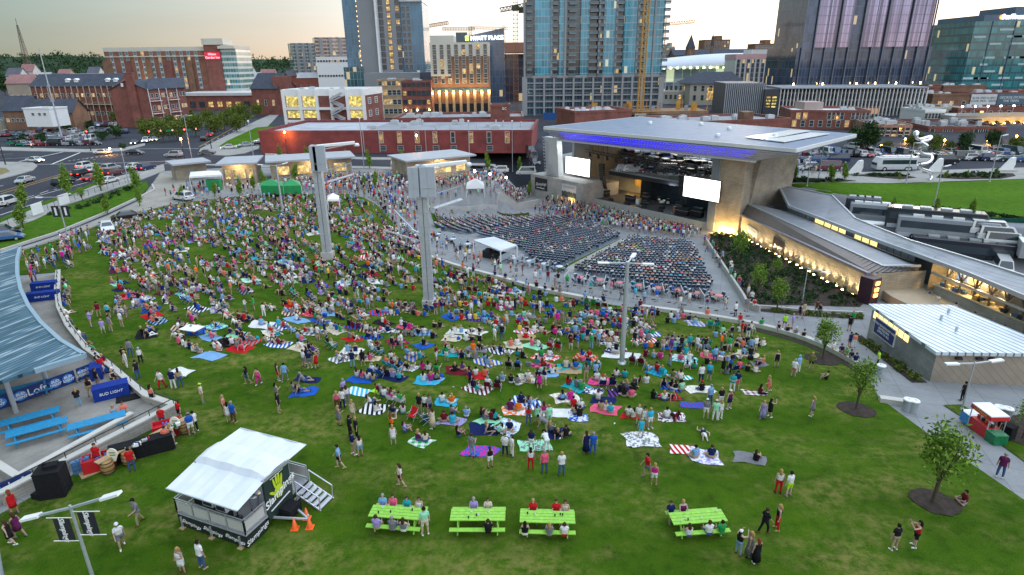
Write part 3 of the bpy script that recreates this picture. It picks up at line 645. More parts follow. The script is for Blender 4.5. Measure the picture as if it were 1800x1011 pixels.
for pl,pr_,py,Y,wm,lab in((516,554,76,640,curtain('far_flats_a',(.10,.17,.19),(.4,.42,.4),2.5,3.2,.3,(.34,.36,.34),.04),'left of two far apartment blocks, blue grey with balconies'),(556,611,66,600,curtain('far_flats_b',(.20,.13,.11),(.42,.38,.34),3.5,3.2,.35,(.45,.4,.34),.05),'taller brown far apartment block left of the grey glass tower')):
 fl,fr=F2(pl,Y,pr_,Y+10,100);r,a,b_,n=block('apartment_block',lab,'building',fl,fr,22,fz(py,Y,pl),wm,GREYR,units=3,pname='facade')
 for s in(.2,.5,.8):
  p=Vector((*fl,0)).lerp(Vector((*fr,0)),s);g=MB();g.box((p.x,p.y-.8,fz(py,Y,pl)/2),(2.2,1.6,fz(py,Y,pl)));obj('balcony_stack',g,mat('balcony_grey',(.3,.3,.3),.7,.2,.3),r)
Y=560;fl,fr=F2(556,Y,618,Y,110);r,a,b_,n=block('apartment_block','low white apartment block in front of the brown far block','building',fl,fr,15,fz(100,Y,590),WHITE,WROOF);windows(r,fl,fr,rng(3,fz(103,Y,590)-2,3),rng(.06,.94,12),2,1.8,PANE,FRM,.1)
Y=370;GB=curtain('blue_glass',(.07,.19,.29),(.14,.21,.26),1.7,3.4,0,lit=.012,vary=.2)
TC=mat('tower_concrete',(.27,.28,.29),.8,.08,.05)
xs=[fx(p,Y,60) for p in(606,633,665,668,705,744)];zt=fz(-70,Y,680)
r=thing('hotel_tower','tall grey concrete and blue glass tower with a thin white fin','building',((xs[0]+xs[5])/2,Y+15,0))
def vol(root,name,x0,x1,y0,y1,z0,z1,m):
 g=MB();g.prism([(x0,y0),(x1,y0),(x1,y1),(x0,y1)],z0,z1);return obj(name,g,m,root)
vol(r,'glass_wing',xs[0],xs[1],Y,Y+30,fz(160,Y),zt-6,GB);vol(r,'concrete_slab',xs[1],xs[2],Y-3,Y+28,0,zt,TC);vol(r,'white_fin',xs[2],xs[3],Y-6,Y+28,6,zt+2,WHITE)
vol(r,'concrete_slab',xs[3],xs[4],Y-1.5,Y+28,0,zt,TC);vol(r,'glass_wing',xs[4],xs[5],Y+1,Y+30,0,fz(3,Y,720),GB)
g=MB();g.box(((xs[4]+xs[5])/2,Y+15,fz(3,Y,720)+.4),(xs[5]-xs[4]+.6,30,.8));obj('roof_edge',g,GREY,r)
rows=rng(fz(118,Y,690),fz(4,Y,690),11)
for p,lit in((672,.02),(685.5,.75),(701,.15)):
 windows(r,(fx(p-4,Y-1.5,60),Y-1.52),(fx(p+4,Y-1.5,60),Y-1.52),rows,[.5],2.2,2.6,PANE,DARK,lit,limit=85)
for p in(711,719):windows(r,(fx(p-4,Y,60),Y+.97),(fx(p+4,Y,60),Y+.97),rows[:-1],[.5],2.2,2.6,PANE,GREY,.05,limit=85)
g=MB()
for z in rng(fz(115,Y,632),fz(2,Y,632),14):g.box((xs[1]-.5,Y-.3,z),(.7,.4,.7))
tag(obj('lit_strip',g,glow('strip_lamp',(1,.6,.25),2.0),r),kind='stuff')
y2=345;fl,fr=F2(640,y2,738,y2,140);vol(r,'podium',fl[0],fr[0],y2,Y,0,fz(128,y2,700),TC);vol(r,'podium',fr[0],fx(762,y2),y2+3,Y+10,0,fz(127,y2,750),mat('dark_podium',(.07,.08,.12),.5,.2,.1))
vol(r,'podium',fx(606,Y),fx(640,Y),Y-4,Y,0,fz(118,Y,620),curtain('podium_glass',(.05,.14,.16),(.3,.35,.36),2,4,lit=.08))
Y=232;fl,fr=F2(500,Y,640,Y-4,180);zt=fz(157,Y,560);A,B=Vector((*fl,0)),Vector((*fr,0))
r,a,b_,n=block('office','three storey white framed brick office with lit yellow windows and outside stairs','building',fl,fr,20,zt,RED,WROOF,corn=WHITE,cornh=2.2,units=4)
hh=zt-2.4;fl3=hh/3
for k in range(3):
 z=.3+k*fl3
 g=MB();g.bar(A+n*.5+Vector((0,0,z)),B+n*.5+Vector((0,0,z)),.8,.9);obj('floor_band',g,WHITE,r)
for s in(0,.21,.42,.60,.80,1.0):
 p=A.lerp(B,s)+n*.4;g=MB();g.box((p.x,p.y,zt/2),(1.0,1.0,zt));obj('column',g,WHITE,r)
for k in range(3):
 for s,w in((.105,4.8),(.315,5.0),(.9,5.0)):
  windows(r,fl,fr,[.3+k*fl3+fl3*.55],[s],w,fl3*(.85 if k==2 else.6),LITY,WHITE,0,bars=2)
g=MB()
for k in range(3):
 z=.3+k*fl3;p0=A.lerp(B,.62)+n*1.5;p1=A.lerp(B,.78)+n*1.5
 g.bar(p1+Vector((0,0,z)),p0+Vector((0,0,z+fl3/2)),1.6,.35);g.bar(p0+n*1.2+Vector((0,0,z+fl3/2)),p1+n*1.2+Vector((0,0,z+fl3)),1.6,.35)
 g.bar(p1+n*.8+Vector((0,0,z+1)),p0+n*.8+Vector((0,0,z+fl3/2+1)),.12,.8);g.bar(p0+n*2+Vector((0,0,z+fl3/2+1)),p1+n*2+Vector((0,0,z+fl3+1)),.12,.8)
obj('staircase',g,mat('stair_grey',(.42,.43,.45),.6,.1,1),r)
sr=(fx(664,Y+14),Y+14);g=MB();g.prism([fr,sr,(sr[0],Y+18),(fr[0],Y+18)],0,zt-.4);obj('side_wing',g,mat('side_wing_white',(.55,.55,.53),.7,.1,.3),r);windows(r,fr,sr,[fl3*.6,fl3*1.6,fl3*2.6],[.3,.7],3,fl3*.5,PANEB,WHITE,.1,bars=2)
Y=300;fl,fr=F2(664,Y,706,Y,160);r,a,b_,n=block('brick_building','tan brick building with window columns between the lit office and the dark red block','building',fl,fr,15,fz(140,Y,690),TANB,GREYR,units=2);windows(r,fl,fr,rng(3,fz(146,Y,690),4),rng(.12,.88,5),2,2.4,PANE,FRM,.25)
fl,fr=F2(706,Y,758,Y,160);r,a,b_,n=block('brick_building','dark red brick block left of the cream topped hotel','building',fl,fr,15,fz(142,Y,730),RED,GREYR,units=2);windows(r,fl,fr,rng(3,fz(148,Y,730),4),rng(.1,.9,6),1.8,2.2,PANE,DARK,.05)
for s in(.1,.5,.9):
 p=Vector((*fl,0)).lerp(Vector((*fr,0)),s);l=MB();l.box((p.x,p.y-.4,3.5),(.5,.5,.6));obj('wall_lamp',l,LAMPW,r)
Y=305;fl,fr=F2(757,Y,859,Y,110);zt=fz(75,Y,810);zc=fz(99,Y,810)
r,a,b_,n=block('hotel','cream topped brown brick hotel with rows of square windows and lit columns','building',fl,fr,20,zt,BROWNB,GREYR,corn=CREAM,cornh=.9,units=2)
W_=fr[0]-fl[0];vol(r,'cream_storeys',fl[0]-.1,fr[0]+.1,Y-.35,Y+19,zc,zt-.9,CREAM);vol(r,'cream_bay',fl[0]-.1,fl[0]+W_*.34,Y-.35,Y+3,fz(134,Y,780),zc-.01,CREAM);vol(r,'penthouse',fl[0],fl[0]+W_*.4,Y+2,Y+16,zt,fz(62,Y,790),CREAM)
ss=rng(.075,.945,8);zz=rng(fz(142,Y,810),fz(83,Y,810),8)
windows(r,(fl[0],Y-.36),(fr[0],Y-.36),[z for z in zz if z>zc-1],ss,1.9,2.5,PANE,FRM,.08);windows(r,(fl[0],Y-.36),(fr[0],Y-.36),[z for z in zz if z<=zc-1 and z>fz(134,Y,780)],ss[:3],1.9,2.5,PANE,FRM,.1)
windows(r,fl,fr,[z for z in zz if z<=zc-1],ss[3:],1.9,2.5,PANE,FRM,.22);windows(r,fl,fr,[z for z in zz if z<=fz(134,Y,780)],ss[:3],1.9,2.5,PANE,FRM,.2)
vol(r,'glass_band',fl[0],fr[0],Y-.3,Y+1,fz(161,Y,810),fz(155,Y,810),PANEB)
for s in rng(.005,.995,9):
 p=fl[0]+W_*s;g=MB();g.box((p,Y-.9,fz(166,Y,810)/2),(1.2,1.2,fz(150,Y,810)));obj('column',g,TANB,r)
 l=MB();l.box((p,Y-1.7,fz(163,Y,810)),(.5,.3,.7));obj('wall_lamp',l,LAMPW,r)
 ld=bpy.data.lights.new('column_light','POINT');ld.energy=500;ld.color=(1,.6,.22);ld.shadow_soft_size=.3;lo=bpy.data.objects.new('column_light',ld);C.objects.link(lo);lo.parent=r;lo.location=Vector((p,Y-2.4,fz(162,Y,810)))-r.location
for i in range(8):windows(r,fl,fr,[3.4],[.063+i*.125],3.6,5,GLASS,DARK,0,bars=0)
Y=345;x0,x1=fx(824,Y),fx(887,Y);HG=curtain('hotel_blue_glass',(.09,.15,.24),(.16,.24,.32),1.8,3.4,0,lit=.01,vary=.18)
r=thing('hotel','blue glass hotel with slanted top and white lettered sign','building',((x0+x1)/2,Y+12,0));g=MB();zl,zr=fz(63,Y,825),fz(49,Y,886)
g.ext([(x0,Y,0),(x1,Y,0),(x1,Y,zr),(x0,Y,zl)],(0,24,0));g.f=[tuple(f) for f in g.f];obj('glass_wall',g,HG,r)
vol(r,'dark_lift_tower',fx(803,Y+6),fx(823,Y+6),Y+6,Y+18,0,fz(56,Y,812),mat('slate_panel',(.10,.13,.17),.5,.15,.1));
text_part('sign','HYATT PLACE',glow('white_sign',(1,1,1),3.0),r,((x0+x1)/2+.4,Y-.3,fz(67,Y,856)),(1,0,.02),(0,0,1),2.7,extrude=.15,bold=.04)
g=MB();g.box((x0-.6,Y-.3,fz(67,Y,856)),(1.6,.2,2.4));obj('sign_mark',g,glow('green_sign',(.6,.9,.1),2.0),r)
Y=420;r=thing('hall','dark glass hall with rust red curved roof edge behind the site crane','building',(fx(905,Y),Y+15,0));vol(r,'wall',fx(884,Y),fx(930,Y),Y,Y+30,0,fz(95,Y),curtain('hall_glass',(.05,.05,.07),(.1,.1,.12),3,5,.3,(.12,.06,.05),.06));vol(r,'roof',fx(878,Y),fx(935,Y),Y-4,Y+30,fz(93,Y),fz(75,Y),mat('rust_panel',(.36,.16,.10),.6,.15,.1))
vol(r,'roof',fx(745,Y+4),fx(762,Y+4),Y+1,Y+30,fz(100,Y),fz(76,Y),MATS['rust_panel'])
fl=un(462,268,0);fr=Vector((6.0,174.5,0));zt=9.6
fl=Vector((fl.x,182,0));zl=at(462,237,182).z;zr=at(925,222,175).z;zt=(zl+zr)/2
r,a,b_,n=block('warehouse','long one storey painted red brick warehouse with grey roof and narrow windows','building',fl,fr,34,zt,REDP,GREYR,units=9,para=.7)
dW=(fr-fl).normalized()
windows(r,fl,fr,[zt*.70],[(p-462)/463 for p in(674,705,735,765,795,825,855,885)],1.3,3.2,PANE,mat('white_window_frame',(.6,.55,.5),.6,.1,1),.45,litm=interior('dim_lit_window',(1,.6,.2),.3,.6))
windows(r,fl,fr,[zt*.22],[(p-462)/463 for p in(676,706,736,766,796,856)],1.8,1.6,PANE,GREY,.0,bars=2)
g=MB();p=fl.lerp(fr,.19);q=fl.lerp(fr,.375)
wr=MB();wr.poly([Vector((v.x,v.y,zt-.62)) for v in(fl+n*-.7+dW,fl.lerp(fr,.38)-n*.7,fl.lerp(fr,.38)-n*33,fl-n*33+dW)]);obj('white_roof',wr,mat('worn_pale_roof',(.40,.42,.45),.85,.25,.15),r)
for s in(.392,.45,.62):
 p=fl.lerp(fr,s)+n*.15;g=MB();g.tube((p.x,p.y,.2),(p.x,p.y,zt),.12);obj('downpipe',g,GREY,r)
for i in range(10):
 p=fl.lerp(fr,random.uniform(.42,.98))-n*random.uniform(3,28);g=MB();g.tube((p.x,p.y,zt-.6),(p.x,p.y,zt+random.uniform(.4,1.1)),.25);obj('roof_vent',g,HVACM,r)
for pl,pr_,Y,py,lab,wm,rf in((690,920,236,200,'low dark roofed building with many rooftop units behind the red warehouse',RED,GREYR),):
 f0,f1=F2(pl,Y,pr_,Y,200);r,a,b_,n2=block('low_building',lab,'building',f0,f1,26,max(5,fz(py+8,Y,800)),wm,rf,units=16)
 windows(r,f0,f1,[3],rng(.05,.95,12),2,2,PANE,GREY,.3)
f0,f1=F2(862,232,896,232,190);r,a,b_,n2=block('low_building','small dark red box with a white sign near the site crane','building',f0,f1,8,fz(184,232,880),RED,GREYR);text_part('lettering','ac',WHITE,r,(fx(885,231.8),231.7,fz(190,232)),(1,0,0),(0,0,1),2,extrude=.05)
Y=305;xL,xR=fx(920,Y,60),fx(1172,Y,60);zp=fz(134,Y,1050);zt=fz(-90,Y,1050)
r=thing('apartment_tower','large teal glass apartment tower with stacks of balconies over a grey gridded base','building',((xL+xR)/2,Y+15,0))
TG=curtain('teal_glass',(.035,.28,.38),(.28,.46,.52),1.5,3.1,.14,(.22,.32,.36),.012,vary=.35)
TF=mat('tower_frame',(.30,.31,.32),.8,.1,.1)
vol(r,'podium',xL+.5,fx(1165,Y),Y,Y+30,0,zp,curtain('podium_dark_glass',(.035,.07,.10),(.10,.14,.17),1.6,3.3,.2,(.10,.12,.13),.02))
for s in rng(0,1,15):
 g=MB();x=xL+.5+s*(fx(1165,Y)-xL-.5);g.box((x,Y-.3,zp/2),(.9 if 0<s<1 else 2.4,.8,zp));obj('pier',g,TF,r)
for z in rng(3.5,zp,6):
 g=MB();g.box(((xL+fx(1165,Y))/2+.25,Y-.2,z),(fx(1165,Y)-xL,.5,.55 if z<zp else 1.2));obj('floor_band',g,TF,r)
xs=[xL+(xR-xL)*q for q in(0,.08,.19,.25,.285,.40,.46,.52,.56,.64,.70,.79,.85,.905,1.0)]
for i in(1,3,5,8,10,12):vol(r,'glass_bay',xs[i],xs[i+1]if i!=12 else xs[14]-1.5,Y,Y+26,zp,zt,TG)
vol(r,'core',xs[0]+.6,xs[14]-.8,Y+2.2,Y+28,zp,zt,curtain('balcony_wall',(.05,.10,.13),(.22,.25,.26),1.4,3.1,.12,(.2,.22,.23),.03))
for i in(0,2,4,7,9,11,13):
 g=MB();g.box((xs[i]+.5,Y+.1,(zp+zt)/2),(.9,1.6,zt-zp));obj('pier',g,TF,r)
rows=[zp+3.1*k for k in range(int((fz(-5,Y)-zp)/3.1)+2)]
BG=mat('balcony_glass',(.10,.16,.19),.2,.3,.2);nb=0;rest=MB()
for i,w in((0,2.4),(2,2.6),(4,3.4),(6,4.2),(7,3.0),(9,3.0),(11,3.0),(13,2.6)):
 for z in rows:
  x=(xs[i]+xs[min(i+1,14)])/2 if i!=13 else xs[14]-.4;g=rest if nb>=100 else MB();nb+=1
  g.slot(0).box((x,Y+.2,z),(w,2.6,.3));g.slot(1).box((x,Y-1.05,z+.7),(w,.08,1.0));g.box((x-w/2,Y-.4,z+.7),(.08,1.3,1.0));g.box((x+w/2,Y-.4,z+.7),(.08,1.3,1.0))
  if g is not rest:obj('balcony',g,[TF,BG],r)
if rest.v:tag(obj('balcony_rows',rest,[TF,BG],r),kind='stuff')
vol(r,'side_wing',fx(1166,Y),fx(1166,Y)+1,Y+1,Y+26,0,zp,TF)
Y=285;r=thing('building_site','unfinished concrete deck with yellow formwork and scaffolds before the teal tower','building',(fx(1150,Y),Y,0))
YEL=mat('formwork_yellow',(.50,.26,.05),.7,.3,.4);RUST=mat('raw_timber',(.28,.17,.10),.85,.35,.3)
vol(r,'deck',fx(1040,Y),fx(1250,Y),Y-3,Y+16,fz(203,Y),fz(198,Y),RUST);vol(r,'deck',fx(1120,Y),fx(1290,Y),Y-14,Y-4,0,fz(205,Y-14,1200),mat('excavated_soil',(.20,.13,.09),.95,.35,.2))
for i in range(34):
 x=fx(random.uniform(1035,1265),Y);g=MB();y=Y+random.uniform(-3,12);h=random.uniform(1.5,4.2);z=fz(198,Y);g.box((x,y,z+h/2),(random.choice((.3,.3,1.6,2.6)),.3,h));obj('formwork_panel' if i%2 else 'column',g,random.choice((YEL,RUST,TF,YEL)),r)
for k in range(3):
 g=MB();z=fz(198,Y)-k*2.6;g.box((fx(1090,Y),Y-3.4,z),(fx(1165,Y)-fx(1030,Y),.3,.35));obj('edge_board',g,YEL,r)
for p in rng(1035,1120,7):g=MB();x=fx(p,Y);g.box((x,Y-2.5,fz(203,Y)/2),(.8,.8,fz(203,Y)));obj('column',g,TF,r)
g=MB();f0,f1=F2(955,283,1016,280,205);g.bar((*f0,1.4),(*f1,1.4),.2,2.8);tag(obj('hoarding',g,mat('blue_hoarding',(.03,.10,.30),.7,.15,.5)),'long blue site hoarding at the foot of the teal tower','fence')
f0,f1=F2(1010,232,1110,238,210);r,a,b_,n2=block('low_building','low red brick building with white roof just behind the stage roof','building',f0,f1,20,7,RED,WROOF,units=8)
f0,f1=F2(1180,215,1390,225,210);r,a,b_,n2=block('low_building','low flat grey roofed building behind the right of the stage roof','building',f0,f1,25,fz(214,215,1280),RED,GREYR,units=10)
vol(r,'stair_head',fx(1318,222),fx(1336,222),222,228,0,fz(197,222,1325),BROWNB)
Y=470;AR=mat('arena_white',(.62,.66,.72),.6,.06,.05);r=thing('arena','long white arena with a sweeping curved roof and lit glass band','building',(fx(1240,Y),Y+20,0))
vol(r,'wall',fx(1160,Y),fx(1330,Y),Y,Y+30,0,fz(112,Y,1240),curtain('arena_glass',(.25,.33,.38),(.6,.62,.62),6,9,.3,(.5,.52,.52),.10,litc=(.9,1,.5)))
g=MB();g.smooth=True;N=16;vs=[]
for i in range(N+1):
 s=i/N;x=fx(1160+170*s,Y-4);top=fz(103-9*math.sin(s*1.9),Y,1240);
 for y,z in((Y-5,fz(116-9*s,Y,1240)-2),(Y-5,fz(116-9*s,Y,1240)),(Y-1,top-2.5),(Y+6,top),(Y+34,top-3)):vs.append((x,y,z))
g.add(vs,[(i*5+k,i*5+5+k,i*5+6+k,i*5+k+1) for i in range(N) for k in range(4)]);obj('roof',g,AR,r)
for p in rng(1168,1320,14):l=MB();l.box((fx(p,Y-5.5),Y-5.6,fz(119,Y,1240)),(1.4,.5,1.2));obj('lamp',l,glow('greenish_lamp',(.8,1,.45),3),r)
Y=375;f0,f1=F2(1168,Y,1282,Y-8,150);r,a,b_,n2=block('concert_hall','pale limestone concert hall with columns and a lit arched window','building',f0,f1,26,fz(160,Y,1230),LIME,GREYR,corn=LIME)
f2,f3=F2(1212,Y-12,1288,Y-16,150);vol(r,'pavilion',f2[0],f3[0],Y-14,Y+10,0,fz(147,Y-14,1250),LIME);gg=MB()
y0,y1,za=Y-15,Y+14,fz(147,Y-14,1250);gg.add([(f2[0]-1,y0,za),(f3[0]+8,y0,za),(f3[0]+8,y1,za),(f2[0]-1,y1,za),(f2[0]+8,(y0+y1)/2,za+6),(f3[0]+4,(y0+y1)/2,za+6)],[(0,1,5,4),(1,2,5),(2,3,4,5),(3,0,4)]);obj('roof',gg,DKROOF,r)
windows(r,(f2[0],Y-14),(f3[0],Y-14),[za*.35,za*.78],rng(.12,.88,5),1.8,3,PANE,LIME,.3);windows(r,(f2[0],Y-14),(f3[0],Y-14),[za*.52],[.5],4,7,PANE,LIME,1)
windows(r,f0,f1,[4,9],rng(.04,.4,6),1.6,2.6,PANE,LIME,.15)
Y=430;f0,f1=F2(1293,Y,1398,Y,110);zt=fz(95,Y,1340);r,a,b_,n2=block('hotel','white hotel with dark vertical window strips left of the bronze glass tower','building',f0,f1,22,zt,mat('white_stone',(.60,.58,.54),.8,.06,.1),WROOF,corn=mat('pinkish_cornice',(.6,.38,.36),.8,.1,.2),cornh=3.0)
for s in rng(.05,.95,12):
 x=f0[0]+(f1[0]-f0[0])*s;g=MB();g.box((x,Y-.1,zt*.55),(1.9,.3,zt*.66));obj('window_strip',g,curtain('strip_glass',(.06,.07,.09),(.3,.3,.3),1.9,3.1,.2,(.2,.2,.2),.05),r)
vol(r,'penthouse',fx(1322,Y),fx(1375,Y),Y+3,Y+18,zt,fz(87,Y,1340),MATS['white_stone'])
Y=640
for pl,pr_,py,lab in((1237,1282,66,'brown stepped brick block on the skyline between two thin spires'),(1326,1366,73,'brown block on the skyline behind the red and white mast'),(1172,1186,78,'grey slab on the skyline beside the teal tower'),(1643,1684,68,'beige office blocks on the skyline right of the bronze glass tower')):
 f0,f1=F2(pl,Y,pr_,Y,90);r,a,b_,n2=block('skyline_block',lab,'building',f0,f1,20,fz(py+4,Y,pl),BROWNB if pl in(1237,1326) else LIME,GREYR,units=2)
 vol(r,'tower',f0[0]+(f1[0]-f0[0])*.45,f0[0]+(f1[0]-f0[0])*.7,Y+2,Y+16,0,fz(py-3,Y,pl),BROWNB if pl in(1237,1326) else LIME);windows(r,f0,f1,rng(fz(100,Y,pl),fz(py+9,Y,pl),5),rng(.08,.92,8),1.8,2.2,PANE,FRM,.1)
for p,py,lab,w in((1214,60,'dark brick church tower with pointed spire on the skyline',3.4),(1252,56,'thin dark spire before the brown stepped block',1.2)):
 Y2=600;x=fx(p,Y2,80);zt=fz(py,Y2,p);r=thing('church_tower',lab,'tower',(x,Y2,0));vol(r,'shaft',x-w,x+w,Y2-w,Y2+w,0,zt-12,BROWNB);g=MB();zb=zt-12
 g.add([(x-w*1.1,Y2-w*1.1,zb),(x+w*1.1,Y2-w*1.1,zb),(x+w*1.1,Y2+w*1.1,zb),(x-w*1.1,Y2+w*1.1,zb),(x,Y2,zt)],[(0,1,4),(1,2,4),(2,3,4),(3,0,4)]);obj('spire',g,DKROOF,r)
 windows(r,(x-w,Y2-w),(x+w,Y2-w),[zb-4,zb-9],[.5],w*.5,3,PANE,FRM,0)
Y=620;f0,f1=F2(1185,Y,1330,Y,95);r,a,b_,n2=gable('church','long dark church roof low on the skyline beside its tower','building',f0,f1,20,fz(97,Y,1240),5,BROWNB,DKROOF);windows(r,f0,f1,[6],rng(.1,.9,8),1.4,3,PANE,FRM,.1)
Y=315;x0,x1=fx(1402,Y,130),fx(1622,Y,130);zb=fz(150,Y,1500);zt=fz(-120,Y,1500)
r=thing('office_tower','tall slanted looking mirror glass office tower over the finned garage, right','building',((x0+x1)/2,Y+18,0))
OG=curtain('pink_reflection_streaks',(.30,.27,.40),(.07,.07,.10),1.1,3.9,.05,(.14,.13,.17),0,rough=.05,vary=.62,metal=.55,iz_k=0)  # vertical streaks of reflected light painted into the colour of each pane column
OB=curtain('dark_mirror_glass',(.06,.09,.15),(.12,.15,.19),1.5,3.9,.15,(.07,.09,.13),.02,rough=.06,vary=.4,metal=.3)
vol(r,'lower_glass',x0-2,x1+2,Y,Y+36,zb-6,fz(83,Y,1500),OB)
xs=rng(x0,x1,12)
for i in range(11):vol(r,'glass_bay',xs[i]+.2,xs[i+1]-.2,Y-(.9 if i%2 else 0),Y+34,fz(83,Y,1500),zt,OB if i in(0,4) else OG)
for i in range(12):g=MB();g.box((xs[i],Y-.6,(zb+zt)/2),(.35,.8,zt-zb));obj('fin',g,mat('steel_fin',(.16,.18,.22),.35,.15,.2,metal=.6),r)
for p in(1400,1452,1512,1545,1582,1625):l=MB();l.box((fx(p,Y-3),Y-3,zb+.9),(.35,.35,.9));obj('terrace_lamp',l,LAMPW,r)
Y=285;f0,f1=F2(1374,Y,1632,Y-8,150);zt=fz(153,Y,1500);FIN=mat('white_fin',(.66,.66,.65),.6,.08,.5)
r=thing('parking_garage','parking garage behind a screen of white vertical fins','building',((f0[0]+f1[0])/2,Y+15,0));A,B=Vector((*f0,0)),Vector((*f1,0));nn=Vector((B.y-A.y,A.x-B.x,0)).normalized()
g=MB();g.prism([A-nn*2,B-nn*2,B-nn*34,A-nn*34],0,zt-1.2);obj('deck',g,curtain('garage_deck',(.015,.016,.02),(.16,.15,.15),9,3.1,.28,(.16,.13,.11),.10,rough=.7,litc=(1,.5,.2)),r)
for i,s in enumerate(rng(0,1,41)):
 p=A.lerp(B,s);g=MB();g.box((p.x,p.y,zt/2),(.34,.9,zt),math.atan2((B-A).y,(B-A).x));obj('fin',g,FIN,r)
g=MB();g.bar(A-nn*16+Vector((0,0,zt-.2)),B-nn*16+Vector((0,0,zt-.2)),34,.5);obj('roof_deck',g,GREYR,r)
f2,f3=F2(1276,Y+6,1345,Y+3,150);z2=fz(147,Y,1310);A,B=Vector((*f2,0)),Vector((*f3,0));g=MB();g.prism([A-nn*1,B-nn*1,B-nn*30,A-nn*30],0,z2);obj('wing',g,mat('wing_dark',(.06,.07,.08),.6,.2,.2),r)
for s in rng(0,1,21):p=A.lerp(B,s);g=MB();g.box((p.x,p.y-.6,z2/2),(.32,.8,z2));obj('fin',g,mat('grey_fin',(.34,.36,.39),.6,.1,.4),r)
C0,C1=Vector((*F2(1346,Y,1372,Y,150)[0],0)),Vector((*F2(1346,Y,1372,Y,150)[1],0));g=MB();g.prism([C0,C1,C1-nn*20,C0-nn*20],0,zt-.5);obj('lift_core',g,mat('core_dark',(.035,.04,.05),.4,.2,.2),r);windows(r,C0,C1,rng(4,zt-4,4),[.3,.7],2.2,.9,LITY,DARK,.5)
Y=230;f0,f1=F2(1390,Y,1529,Y-6,200);zt=fz(193,Y,1460);r,a,b_,n2=block('brick_building','red brick building with pale stair head and paired windows below the finned garage','building',f0,f1,22,zt,RED,WROOF,units=5)
windows(r,f0,f1,[zt*.72],[.1,.19,.50,.545,.61,.655,.80,.845,.93,.97],1.5,2.6,PANE,FRM,.1);windows(r,f0,f1,[zt*.3],rng(.06,.96,9),1.5,2.4,PANE,FRM,.1);vol(r,'stair_head',f0[0]+(f1[0]-f0[0])*.2,f0[0]+(f1[0]-f0[0])*.47,Y+1,Y+9,zt,fz(180,Y,1430),mat('pinkish_render',(.45,.36,.33),.8,.1,.3))
Y=205;f0,f1=F2(1530,Y,1602,Y-3,230);zt=fz(219,Y,1565);r,a,b_,n2=block('brick_building','faded pink brick building with a flat grey roof beside tall dark trees','building',f0,f1,30,zt,PINKB,GREYR,units=7)
windows(r,f0,f1,rng(zt*.2,zt*.78,3),rng(.12,.9,6),1.5,2.4,PANE,FRM,.12,limit=18)
f2=(f1[0]+9,Y+26);windows(r,f1,f2,rng(zt*.3,zt*.75,2),[.3,.7],1.5,2.4,PANE,FRM,.2)
Y=215;f0,f1=F2(1632,Y,1768,Y-4,230);zt=fz(222,Y,1700);r,a,b_,n2=block('brick_building','long low red brick building with a cluttered dark roof by the lit arches','building',f0,f1,30,zt,RED,mat('tar_roof',(.07,.075,.085),.9,.3,.2),units=14)
windows(r,f0,f1,[zt*.55],[.05,.22,.25,.28,.62,.68,.71,.74],1.5,2.4,PANE,FRM,.25)
Y=400;f0,f1=F2(1602,Y+20,1650,Y+2,120);zt=fz(122,Y,1655);x0,x1=fx(1628,Y),fx(1682,Y);r,a,b_,n2=gable('auditorium','red brick auditorium with a big lit gable and steep slate roof','building',(x0,Y),(x1,Y),50,zt,fz(95,Y,1655)-zt,RED,DKROOF,along=False)
vol(r,'porch',x0-4,x1+6,Y-8,Y,0,fz(131,Y,1655),RED);windows(r,(x0-4,Y-8),(x1+6,Y-8),[6],rng(.1,.9,6),1.8,3,PANE,FRM,.2)
sl=fx(1600,Y+12);g=MB();zr=fz(95,Y,1655);g.ext([(sl,Y+14,zt),(sl,Y+50,zt),((x0+x1)/2-2,Y+50,zr),((x0+x1)/2-2,Y+14,zr)],(0,0,.6));obj('nave_roof',g,DKROOF,r);vol(r,'nave',sl+1,x0,Y+14,Y+50,0,zt,RED)
ld=bpy.data.lights.new('gable_light','POINT');ld.energy=5000;ld.color=(1,.6,.25);lo=bpy.data.objects.new('gable_light',ld);C.objects.link(lo);lo.parent=r;lo.location=Vector(((x0+x1)/2,Y-4,fz(126,Y,1655)))-r.location
Y=340;EG=curtain('green_glass',(.03,.20,.20),(.06,.16,.18),1.6,3.8,.3,(.03,.09,.11),.02,rough=.07,vary=.4);x0=fx(1694,Y,130);x1=fx(1860,Y,130)
r=thing('office_tower','green glass office block with stepped dark top and white roof lettering, right edge','building',((x0+x1)/2,Y+20,0));zt=fz(38,Y,1700);vol(r,'glass_wall',x0,x1,Y,Y+40,0,zt,EG)
vol(r,'upper_storey',x0+5,x1,Y+1.5,Y+38,zt,fz(26,Y,1720),mat('bluish_cladding',(.09,.14,.19),.5,.15,.2));vol(r,'roof_storey',x0+22,x1,Y+4,Y+30,fz(26,Y,1720),fz(11,Y,1760),MATS['bluish_cladding'])
so=text_part('sign','SunTrust',glow('white_sign',(1,1,1),3.0),r,(fx(1765,Y),Y+1.2,fz(29.5,Y,1765)),(1,0,0),(0,0,1),3.2,extrude=.15,bold=.03);g=MB();g.lathe((fx(1748,Y)-1,Y+1.2,fz(30,Y,1765)),[(1.1,-.2),(1.1,.2),(0,.2)],12,(0,1,0));obj('sign_mark',g,glow('orange_sign',(1,.2,.05),2),r)
for i in range(26):
 z=random.choice(rng(10,zt-4,9));s=random.uniform(.05,.9);g=MB();g.box((x0+(x1-x0)*s,Y-.06,z),(random.choice((4,6,8)),.1,1.0));obj('blind',g,mat('pale_blind',(.38,.50,.50),.6,.1,.5),r)
for s in(.18,.42,.8):g=MB();g.box((x0+(x1-x0)*s,Y-.2,zt/2),(.25,.4,zt));obj('fin',g,MATS['bluish_cladding'],r)
